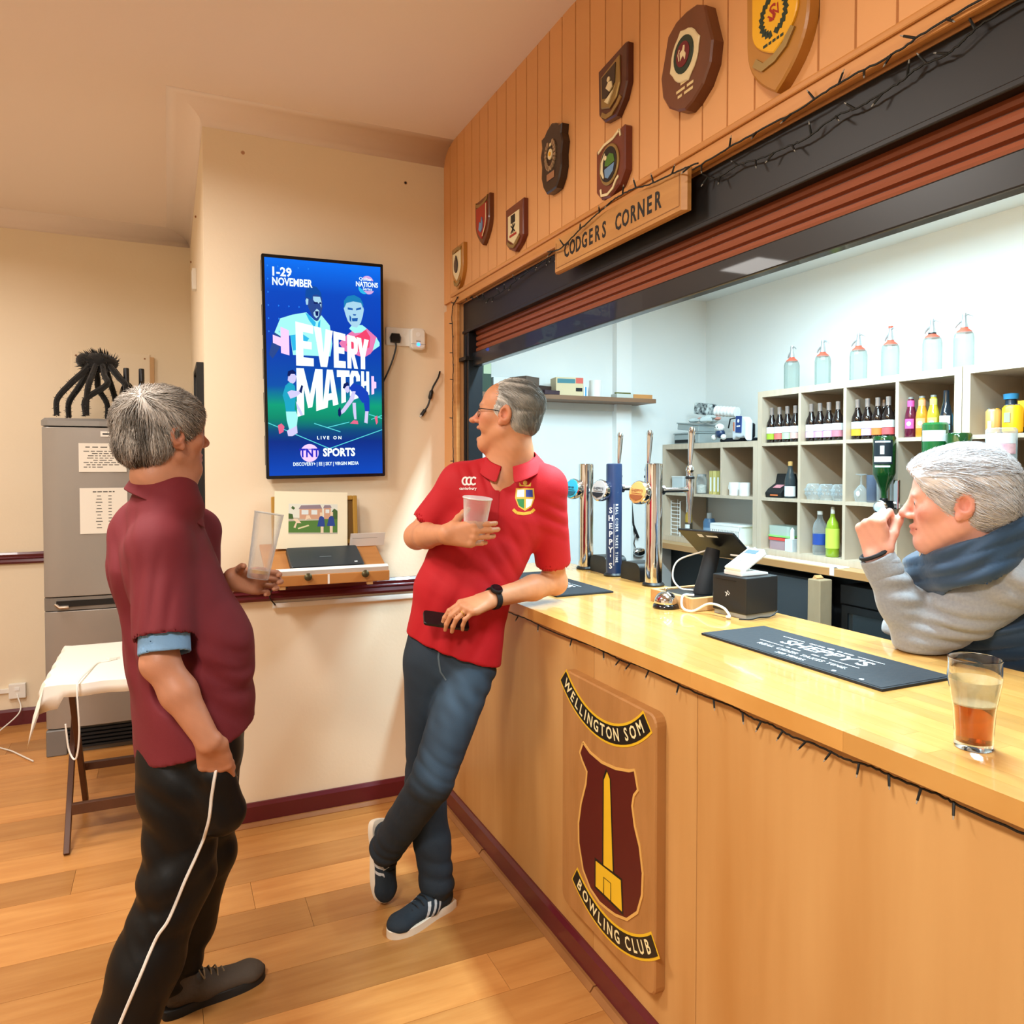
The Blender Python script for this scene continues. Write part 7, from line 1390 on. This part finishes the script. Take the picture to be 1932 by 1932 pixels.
c = np.tile(np.array(lin('1B2732')), (len(v), 1)); q = np.exp(-((v-A(880, 1300, 2.56))**2).sum(1)/.13**2)+.7*np.exp(-((v-A(815, 1440, 2.44))**2).sum(1)/.10**2)+.5*np.exp(-((v-A(790, 1320, 2.52))**2).sum(1)/.10**2); c = c*(1+.25*pn(v, 30)[:, None])+np.array(lin('5F7F9A'))*(q*.22*(1+.5*pn(v, 60, 2)))[:, None]
jeans = mkobj('jeans', v, f, M_DEN, pr, np.clip(c, 0, 1), ORG)
M_STI = mat('denim_seam', '54626A', .8); patch(jeans, ORG, A(808, 1270, 2.5), Rp, strip2([(.012, .075), (.008, .02), (.016, -.03), (.036, -.06)], .006), M_STI, 'fly_seam', jeans, .0015)
# trainers
M_NVS = mat('navy_suede', '1D2832', .85, bump=(200, .1)); M_OFF = mat('off_white_sole', 'DCCFBC', .6); M_SLV = mat('silver_stripe', 'B9BCBE', .4)
th = V3(on_z(852, 1704, 0)); tt = V3(on_z(752, 1762, 0)); fd = nrm(tt-th); shoe(pr, ORG, th, frame(fd, up_), .285, M_NVS, M_OFF, M_SLV, M_BLKM)
tp = V3(on_z(722, 1702, 0)); Rl = frame(nrm(V3((.10, -.12, -.86))+0*fw), nrm(-rt*-.2-fwh*-.5)); 
lfw = nrm(V3((0, 0, -1))*.93-fwh*.22+rt*.12); lup = nrm(rt*.72-fwh*.65-lfw*((rt*.72-fwh*.65)@lfw)); Rl = np.stack([np.cross(lfw, lup), lfw, lup], 1); lh = tp-lfw*.285+V3((0, 0, .004)); shoe(pr, ORG, lh, Rl, .285, M_NVS, M_OFF, M_SLV, M_BLKM)
# watch and ring
wd_ = nrm(eL-wL); wc = wL+wd_*.022; wu = nrm(up_*.75-fwh*.6-wd_*((up_*.75-fwh*.6)@wd_)); q = MB(); Mw = Matrix.Translation(Vector(wc-ORG)) @ Matrix(np.stack([np.cross(wd_, wu), wd_, wu], 1).tolist()).to_4x4(); q.M = Mw
q.tube([(.036*cos(a), 0, .034*sin(a)) for a in [2*pi*i/24 for i in range(25)]], .0035, 6, False, flat=1); wt = q.build('watch', M_BLK, pr, smooth=True)
q = MB(); q.M = Mw; q.tube([(.0362*cos(a), 0, .0342*sin(a)) for a in [2*pi*i/24 for i in range(25)]], .011, 4, False, flat=.25) if False else q.lathe([(.021, .033), (.022, .037), (.022, .042), (.019, .046), (0, .046)], 24); q.build('watch_case', M_BLKM, wt, smooth=True)
q = MB(); q.M = Mw; q.lathe([(.0185, .0463), (0, .0466)], 24); q.build('dial', mat('black_dial', '08080A', .05), wt)
for dy in (-.007, 0, .007):
    q = MB(); q.M = Mw @ Matrix.Translation((0, dy, 0)); q.tube([(.0365*cos(a), 0, .0345*sin(a)) for a in [2*pi*i/24 for i in range(25)]], .0042, 5, False); q.build('strap', M_BLKM, wt, smooth=True)
# the phone he holds and the cup
pc = A(846, 1168, 2.53); ph = thing('mobile_phone', 'black mobile phone held flat in the hand of the man in red', 'phone', tuple(pc)); q = MB(); px_ = nrm(A(890, 1176, 2.55)-A(800, 1163, 2.51)); pz = nrm(V3((0, 0, 1))-fwh*.5); pz = nrm(pz-px_*(pz@px_)); q.M = Matrix(np.stack([px_, np.cross(pz, px_), pz], 1).tolist()).to_4x4() @ Matrix.Translation((.0, .025, -.026))
q.prism(rnd(-.078, .078, -.036, .036, .010), -.0045, .0045, .001); q.build('case', M_BLK, ph); k = MB(); k.M = q.M; k.prism(rnd(-.074, .074, -.032, .032, .008), -.0052, -.0045); k.build('screen', mat('dark_phone_glass', '0A0A0E', .05), ph)
cc_ = A(893, 1024, 2.47); ct = A(902, 932, 2.455); ca = nrm(ct-cc_); cu = thing('plastic_cup', 'clear plastic beer cup held at the chest of the man in red', 'cup', tuple(cc_)); q = MB(); q.M = Vector(ca).to_track_quat('Z', 'Y').to_matrix().to_4x4(); H = .150
q.lathe([(0, 0), (.033, 0), (.034, .004), (.039, H*.5), (.047, H-.004), (.0485, H-.002), (.0485, H), (.0465, H), (.0385, H*.5), (.0335, .006), (0, .004)], 32); q.build('cup', mat('cup_plastic', 'E8E0DE', .08, alpha=.13, edge=1), cu, smooth=True); k = MB(); k.M = q.M; k.lathe([(.0485, H-.005), (.050, H-.003), (.0485, H)], 32); k.build('rim', mat('cup_rim', 'E8E2E0', .2, alpha=.7), cu, smooth=True)
q = MB(); rp = wL+lf*.092*1.02-nrm(np.cross(lf, up_))*0; td_ = tips[2]; 
f_ = lf; n_ = nrm(V3((0, 0, -1))*.8+fwh*.45-f_*((V3((0, 0, -1))*.8+fwh*.45)@f_)); t_ = nrm(fwh-f_*(fwh@f_)-n_*(fwh@n_)); rd_ = f_*cos(.5)+n_*sin(.5); kn_ = wL+(f_*.090+t_*-.011)*1.02+rd_*.020
u_ = nrm(np.cross(rd_, t_)); q.tube([tuple(kn_-ORG+(t_*cos(a)+u_*sin(a))*.0108) for a in [2*pi*i/16 for i in range(17)]], .0022, 6, False); q.build('ring', M_BRASS, pr, smooth=True)
# ======== the man in maroon, seen from behind ========
SK1 = mat('ruddy_skin', 'C08A68', .5, attr='tint', sss=.1, bump=(260, .05)); M_MAR = mat('maroon_pique', '68161F', .8, bump=(300, .06)); M_TRK = mat('black_track_satin', '050608', .5, bump=(220, .03), spec=.3); M_PIPE = mat('white_piping', 'DAD4CC', .6)
ORG = V3((.02, 2.25, 0)); pr = person('grey-haired man in a maroon polo shirt and black track trousers, hand in pocket, facing away', ORG)
th1 = radians(52); fd1 = nrm(rt*cos(th1)+fwh*sin(th1)+up_*.04); hd = A(312, 820, 2.16); R1 = frame(fd1, up_)
bf1 = nrm(rt*cos(radians(24))+fwh*sin(radians(24))); sd1 = nrm(np.cross(bf1, up_))      # body facing; sd1 = his right side, towards the viewer
sR, eR, wR = A(300, 1035, 2.04), A(303, 1250, 1.95), A(394, 1400, 1.945)
sL, eL, wL = A(372, 1005, 2.36), A(375, 1150, 2.42), A(438, 1092, 2.36)
nek, che, bel, pel = A(315, 914, 2.18), A(308, 1065, 2.19), A(336, 1225, 2.17), A(360, 1375, 2.15)
S = Sdf(); P1 = head(S, hd, R1, 1.05); S.chain([P1(0, -.02, -.06), P1(0, -.035, -.11), nek], [.056, .057, .066], .03); S.cone(nek, che, .07, .12, .04); S.ecap(che, bel, sd1, (.13, .10), (.13, .11)); S.cone(che+sd1*.05, sR, .07, .055, .04); S.cone(che-sd1*.05, sL, .07, .055, .04)
S.chain([sR, sR*.45+eR*.55, eR], [.056, .052, .043], .02); S.chain([eR, eR*.62+wR*.38, wR], [.043, .044, .030], .02); S.ell(eR-bf1*.006, (.042,)*3, None, .015)
S.chain([sL, eL], [.054, .042], .02); S.chain([eL, eL*.6+wL*.4, wL], [.042, .042, .029], .02)
hand(S, wR, nrm(A(420, 1490, 2.03)-wR), -sd1*.9+bf1*.2, bf1, (.15, .3, .2), 1.0, thumbdir=nrm(A(430, 1485, 2.02)-wR))
hand(S, wL, nrm(rt*.9-up_*.08+fwh*.1), -fwh, up_, [(.35, .75, .5), (.38, .8, .5), (.42, .8, .5), (.5, .8, .5)], 1.02, thumbdir=rt*.35+up_*.3-fwh*.8)
skin(S, .0036, SK1, pr, R1, hd, ORG, 'B57C5E', 'AA624C', 1.05, '6A6460'); eyes(P1, R1, pr, ORG, 1.05)
whorl = V3((.035, -.075, .085))
def flow1(p):
    d = V3(p)-whorl; return d*12+V3((0, .0, -.55 if p[2] < .06 else -.1))
def cols1(L, st):
    g = np.clip(.50+L[:, 2]*3.4+.5*st-.2*(L[:, 1] > .03), 0, 1)[:, None]; return np.array(lin('433C34'))*(1-g)+np.array(lin('BDB4AA'))*g
hair(pr, hd, R1, 1.05, ORG, [((0, -.024, .036), (.089, .110, .094)), ((0, -.056, -.02), (.083, .074, .070)), ((0, .01, .046), (.085, .090, .072))], [('e', (0, .125, -.02), (.085, .075, .085)), ('e', (0, .072, -.115), (.13, .11, .10)), ('e', (.094, .008, -.028), (.03, .028, .04)), ('e', (-.094, .008, -.028), (.03, .028, .04)), ('p', (0, -.06, -.088), (0, .25, -1))], flow1, cols1, HAIRM, 6000, .060, 5, amp=.0034, lift=.009, rad=.0013)
# polo shirt with the pale blue undershirt showing at the cuff
S = Sdf(); yk = nek+V3((0, 0, -.062))
S.ecap(nek+V3((0, 0, -.02)), yk, sd1, (.085, .083), (.115, .100), .03); S.ell(A(268, 1012, 2.17), (.095, .095, .09), None, .05); S.ecap(yk, che, sd1, (.085, .075), (.205, .135), .04); S.ecap(che, bel+bf1*.035, sd1, (.205, .135), (.195, .165), .04); S.ecap(bel+bf1*.035, pel+bf1*.02-V3((0, 0, .12)), sd1, (.195, .165), (.212, .162), .04)
S.cone(yk+sd1*.06, sR+V3((0, 0, .012)), .070, .058, .05); S.cone(yk-sd1*.06, sL+V3((0, 0, .012)), .052, .06, .04); S.cone(che+sd1*.1, sR, .08, .07, .04)
cR = A(310, 1198, 1.97); cL = sL*.3+eL*.7; S.chain([sR, cR], [.070, .075], .04, w=None); S.chain([sL, cL], [.07, .066], .03)
dR = nrm(eR-sR); S.plane(V3((0, 0, -9)), (0, 0, -1)); S.cone(cR+dR*.005, cR+dR*.13, .062, .075, .004, op='s'); S.cone(cR+dR*.055, cR+dR*.14, .085, .1, .004, op='s') 
S.ell(nek+V3((0, 0, .06)), (.072, .072, .09), None, .008, 's')
hemb, hemf = A(262, 1428, 2.10), A(468, 1352, 2.22)
nh = nrm(np.cross(hemf-hemb, sd1)); nh = nh if nh[2] < 0 else -nh; S.plane(hemb*.5+hemf*.5+V3((0, 0, .004)), nh)
v, f = S.mesh(.0058); v = relax(v, f, 1, .4); N = vnormals(v, f)
v = folds(v, N, [(A(240, 1120, 2.1), .22, rt*.97+up_*.2, .060, .010), (A(400, 1150, 2.2), .16, rt*.8+up_*.6, .08, .006), (A(420, 1290, 2.15), .14, rt*.7+up_*.7, .07, .005), (A(290, 1330, 2.05), .18, rt*.7+up_*.7, .07, .009), (A(320, 1120, 1.96), .14, rt*1-up_*.15, .05, .006), (A(430, 1330, 2.1), .14, rt*.5+up_*.85, .06, .007), (A(265, 1010, 2.08), .10, rt+up_*.5, .05, .004)])
sh1 = mkobj('polo_shirt', v, f, M_MAR, pr, None, ORG)
Rc1 = frame(bf1*1-up_*.32, up_*1+bf1*.32); collar(pr, ORG, (nek+V3((0, 0, -.018)), .092, .090), Rc1, .040, M_MAR, .020, .30, .066)
S = Sdf(); u0 = cR+dR*.008; S.cone(cR-dR*.02, cR+dR*.052, .062, .064, .01); S.cone(cR-dR*.03, cR+dR*.14, .056, .059, .003, op='s'); S.plane(cR+dR*.050, dR)
v, f = S.mesh(.004); mkobj('undershirt_cuff', v, f, mat('pale_blue_cotton', '6E92B4', .8, bump=(120, .1)), pr, None, ORG)
# track trousers
hR1, kR1, aR1 = A(352, 1335, 2.11), A(338, 1640, 2.07), A(222, 1975, 1.97); hL1, kL1, aL1 = A(385, 1335, 2.22), A(385, 1610, 2.26), A(325, 1842, 2.25)
S = Sdf(); S.ecap(pel+V3((0, 0, .04)), pel-V3((0, 0, .07)), sd1, (.165, .135), (.172, .14), .04); S.chain([hR1, hR1*.5+kR1*.5, kR1, kR1*.45+aR1*.55, aR1], [.108, .106, .090, .085, .082], .04); S.cone(A(405, 1462, 2.02), A(418, 1530, 2.05), .050, .065, .03); S.chain([hL1, kL1, kL1*.45+aL1*.55, aL1], [.112, .085, .078, .072], .035)
S.plane(pel+V3((0, 0, .08)), (0, 0, 1)); S.plane(V3((0, 0, .035)), (0, 0, -1)); v, f = S.mesh(.0065); v = relax(v, f, 1, .4); N = vnormals(v, f)
v = folds(v, N, [(A(310, 1480, 2.0), .2, rt*.45+up_*.9, .10, .0055), (kR1, .16, up_*.9-rt*.5, .10, .0065), (A(300, 1700, 1.98), .18, up_*.7+rt*.7, .11, .006), (aR1+V3((0, 0, .2)), .2, up_*.5+rt*.85, .10, .005), (kL1, .14, up_+rt*.4, .09, .005), (aL1, .14, up_+rt*.3, .07, .006)])
trk = mkobj('track_trousers', v, f, M_TRK, pr, None, ORG)
# white piping down the side seam, laid on the cloth
from mathutils.bvhtree import BVHTree
bv_ = BVHTree.FromPolygons([w.co for w in trk.data.vertices], [p.vertices for p in trk.data.polygons]); pts = []
for p in bez([(415, 1362, 0), (424, 1400, 0), (408, 1452, 0), (400, 1500, 0), (393, 1555, 0), (372, 1610, 0), (345, 1670, 0), (318, 1735, 0), (295, 1770, 0), (265, 1840, 0), (228, 1928, 0), (215, 1965, 0)], 8):
    o_ = CAM-Vector(ORG); d_ = ray(p[0], p[1]).normalized(); hit = bv_.ray_cast(o_, d_)
    if hit[0] is not None: pts.append(hit[0]+hit[1]*.002)
MB().tube(pts, .0042, 6).build('piping', M_PIPE, trk, smooth=True)
# walking shoes
M_WLK = mat('brown_nubuck', '4A4036', .8, bump=(90, .15)); M_WSL = mat('dark_rubber_sole', '191817', .7)
hl = V3(on_z(318, 1912, 0)); tl = V3(on_z(462, 1852, 0)); shoe(pr, ORG, hl+nrm(tl-hl)*-.02, frame(nrm(tl-hl), up_), .30, M_WLK, M_WSL, None, mat('tan_lace', '8A7658', .7), M_WSL)
hr = V3(on_z(170, 2085, 0)); shoe(pr, ORG, hr, frame(nrm(bf1+.15*fwh), up_), .30, M_WLK, M_WSL, None, mat('tan_lace', '8A7658', .7), M_WSL)
# his nearly empty glass
gb, gt = A(486, 1092, 2.27), A(508, 968, 2.29); ga = nrm(gt-gb); H = float(np.linalg.norm(gt-gb))
pg1 = thing('pint_glass', 'nearly empty straight pint glass tilted in the hand of the man in maroon', 'pint glass', tuple(gb)); q = MB(); q.M = Vector(ga).to_track_quat('Z', 'Y').to_matrix().to_4x4()
q.lathe([(0, 0), (.030, 0), (.032, .004), (.038, H*.6), (.043, H), (.0415, H), (.0365, H*.6), (.030, .016), (0, .014)], 32); q.build('glass', mat('thin_pint_glass', 'DDE2E2', .03, alpha=.10, edge=1), pg1, smooth=True)
k = MB(); k.M = q.M; k.lathe([(.0408, H-.004), (.0434, H-.002), (.0434, H+.001), (.0408, H+.001)], 32); k.build('rim', mat('glass_rim', 'E4E8E8', .1, alpha=.6), pg1, smooth=True); k = MB(); k.M = q.M; k.lathe([(0, .0145), (.0295, .0165), (.0305, .026), (0, .026)], 24); k.build('beer_dregs', mat('pale_beer', 'D8A040', .1, alpha=.7), pg1, smooth=True)
# ======== the white-haired man behind the bar ========
SK3 = mat('pink_skin', 'E3A896', .5, attr='tint', sss=.12, bump=(240, .06)); M_SWT = mat('grey_marl', '9EA0A4', .9, var=('84868C', 140, (1, 1, 1), .9), bump=(160, .12), sheen=.3); M_VST = mat('navy_quilted', '1E3A56', .6, bump=(120, .05), sheen=.3)
hd = A(1803, 946, 1.97); rv = nrm(V3(ray(1803, 946))*V3((1, 1, 0))); prp = nrm(np.cross(up_, rv)); prp = prp if prp@rt < 0 else -prp
ORG = V3((2.2, 1.2, 0)); pr = person('white-haired man in a navy body warmer and grey sweatshirt, elbow on the bar', ORG)
f3 = nrm(prp*1.0-rv*.08-up_*.06); R3 = frame(f3, up_*1+prp*.04); ts3 = nrm(rv)                       # ts3 points away from the viewer
sL, eL, wL = A(1918, 1085, 1.90), A(1738, 1205, 2.05), A(1655, 1052, 2.06)
sR, eR, wR = A(1850, 1040, 2.26), A(1712, 1190, 2.24), A(1790, 1185, 2.38)
nek, che = A(1842, 1035, 1.962), A(1884, 1150, 2.08); pel = V3((2.42, 1.02, .86)) 
S = Sdf(); P3 = head(S, hd, R3, 1.06); S.chain([P3(0, -.02, -.06), P3(0, -.04, -.10), nek], [.052, .050, .052], .03); S.cone(P3(0, .02, -.10), P3(0, -.01, -.13), .028, .038, .03); S.cone(nek, che, .052, .12, .04); S.cone(che, pel, .13, .14, .04); S.cone(che-ts3*.03, sL-V3((0, 0, .03)), .04, .03, .02); S.cone(che+ts3*.05, sR, .06, .05, .04); S.chain([sL-V3((0, 0, .03)), eL+V3((0, 0, .02))], [.034, .033], .02); S.chain([eL+V3((0, 0, .02)), wL], [.035, .029], .02); S.chain([sR, eR+V3((0, 0, .02))], [.05, .035], .02); S.chain([eR+V3((0, 0, .02)), wR+V3((0, 0, .015))], [.035, .03], .02)
hd3 = nrm(A(1640, 985, 2.06)-wL); hand(S, wL, hd3*1+up_*.15, rv*.85-prp*.5, -prp*.85-rv*.5, [(1.15, 1.6, 1.0), (1.25, 1.6, 1.0), (1.32, 1.6, 1.0), (1.4, 1.6, 1.0)], 1.06, thumbdir=hd3*.9-prp*.5+rv*.35)
hand(S, wR, nrm(wR-eR), -up_, ts3, (.3, .4, .3), 1.0)
skin(S, .0036, SK3, pr, R3, hd, ORG, 'DDA08C', 'CC6A5E', 1.06, 'CFC0B8'); eyes(P3, R3, pr, ORG, 1.06, (.0, 1, -.1))
def flow3(p): return (.5*np.sign(p[0])*.4 if p[2] < .05 else .15, -1.0, -.1 if p[2] > .06 else -.65)
def cols3(L, st): g = np.clip(.72+.3*st+L[:, 2]*.8, 0, 1)[:, None]; return np.array(lin('A8A2A4'))*(1-g)+np.array(lin('DDD8D9'))*g
hair(pr, hd, R3, 1.06, ORG, [((0, -.022, .042), (.092, .118, .098)), ((0, -.055, -.012), (.085, .082, .07)), ((0, .035, .066), (.076, .075, .055)), ((0, .0, .005), (.079, .055, .05))], [('e', (0, .116, -.012), (.092, .064, .100)), ('e', (0, .075, -.11), (.13, .10, .09)), ('e', (.094, -.008, -.024), (.03, .025, .044)), ('e', (-.094, -.008, -.024), (.03, .025, .044)), ('p', (0, -.06, -.082), (0, .3, -1))], flow3, cols3, HAIRM, 4200, .06, 9, amp=.0022, lift=.006, rad=.0011)
# sweatshirt arms
S = Sdf(); sj = sL*.9+che*.1; S.chain([sj, sL*.5+eL*.5, eL], [.080, .078, .064], .03); S.chain([eL, eL*.55+wL*.45, wL+nrm(eL-wL)*.012], [.063, .056, .044], .025); S.ell(eL+V3((0, 0, -.005)), (.064, .064, .058), None, .02)
wd3 = nrm(wL-eL); S.cone(wL+wd3*.0, wL+wd3*.10, .034, .05, .003, op='s'); S.plane(wL+wd3*.004, wd3)
S.chain([sR, eR], [.085, .062], .03); S.chain([eR, wR], [.062, .046], .03); S.plane(V3((0, 0, ZT+.003)), (0, 0, -1), .01); S.ecap(che, pel+V3((0, 0, .0)), ts3, (.15, .08), (.15, .08), .04)
v, f = S.mesh(.0055); v = relax(v, f, 1, .4); N = vnormals(v, f); fa = nrm(eL-wL); ua = nrm(sL-eL)
v = folds(v, N, [(eL+ua*.06-rv*.04, .10, fa-ua*.8, .040, .012), (wL-wd3*.07, .07, wd3+rt*.2, .055, .012), (eL-fa*.10, .08, wd3*.8+rt*.6, .05, .009), (sL-ua*.05, .12, ua+up_*.6, .06, .010), (eL+ua*.16, .12, ua*.6+up_*.9, .06, .007)])
swt = mkobj('sweatshirt', v, f, M_SWT, pr, None, ORG)
S = Sdf(); c0 = wL-wd3*.028; S.cone(c0-wd3*.012, c0+wd3*.030, .0485, .0455, .006); S.cone(c0-wd3*.05, c0+wd3*.08, .037, .0385, .003, op='s'); S.plane(c0+wd3*.034, wd3); v, f = S.mesh(.004); mkobj('cuff', v, f, M_SWT, pr, None, ORG)
q = MB(); wq = wL+wd3*.014; uu = nrm(np.cross(wd3, rv)); q.tube([tuple(wq-ORG+(uu*cos(a)+np.cross(wd3, uu)*sin(a))*.0375) for a in [2*pi*i/24 for i in range(25)]], .0055, 6, False); q.build('wristband', M_BLKM, pr, smooth=True)
# body warmer
S = Sdf(); S.ecap(nek+V3((0, 0, -.05)), che+V3((0, 0, .02)), ts3, (.12, .095), (.185, .14), .05); S.ecap(che+V3((0, 0, .02)), pel, ts3, (.19, .14), (.205, .15), .04); S.cone(nek+V3((0, 0, -.03))-ts3*.03, A(1915, 1000, 1.93), .062, .062, .04); S.cone(A(1900, 1005, 1.94), A(2010, 1080, 1.94), .062, .07, .04); S.cone(nek+V3((0, 0, -.03))+ts3*.03, sR+V3((0, 0, .05)), .06, .06, .04)
S.ecap(nek+V3((0, 0, -.05))+prp*.01, nek+V3((0, 0, .09))+prp*.0, ts3, (.102, .108), (.098, .105), .03); S.ecap(nek+V3((0, 0, -.0)), nek+V3((0, 0, .13))+prp*.02, ts3, (.080, .084), (.080, .084), .006); S.ops[-1] = S.ops[-1][:-1]+('s',)
S.cone(sL+V3((0, 0, -.055))-prp*.03-rv*.03, eL*.35+sL*.65-rv*.03, .070, .082, .006, op='s'); S.ecap(A(1765, 1062, 2.08), A(1790, 1160, 2.20), ts3, (.11, .08), (.13, .08), .04); S.plane(nek+V3((0, 0, .040)), up_+prp*.5)
v, f = S.mesh(.006); v = relax(v, f, 1, .4); N = vnormals(v, f)
dz = np.sin(((v-nek)@nrm(up_*.9+prp*.35))*2*pi/.075); v = v+N*(np.abs(dz)**.5*.006-.004)[:, None]; v = folds(v, N, [(nek-rv*.08, .12, up_+prp*.5, .05, .004)])
mkobj('body_warmer', v, f, M_VST, pr, None, ORG)
zp = nek+prp*.128+V3((0, 0, -.045)); MB().tube([tuple(zp-ORG), tuple(zp-ORG+V3((0, 0, .03)))], .0035, 6).build('zip_pull', M_STEEL, pr)
# dark trousers and shoes, out of sight below the bar top but standing on the floor
S = Sdf(); 
for s_ in (-1, 1): S.chain([pel+ts3*.09*s_+V3((0, 0, -.02)), V3((pel[0]+.02, pel[1], .47))+ts3*.10*s_, V3((pel[0]+.03, pel[1], .05))+ts3*.11*s_], [.105, .075, .065], .03)
S.ecap(pel+V3((0, 0, .05)), pel-V3((0, 0, .05)), ts3, (.18, .13), (.18, .13), .04); S.plane(V3((0, 0, .03)), (0, 0, -1)); v, f = S.mesh(.009); mkobj('trousers', v, f, mat('black_trousers', '131418', .8), pr, None, ORG)
for s_ in (-1, 1): shoe(pr, ORG, V3((pel[0]+.09, pel[1]-.03, 0))+ts3*.11*s_, frame(prp, up_), .29, M_BLKM, M_WSL)
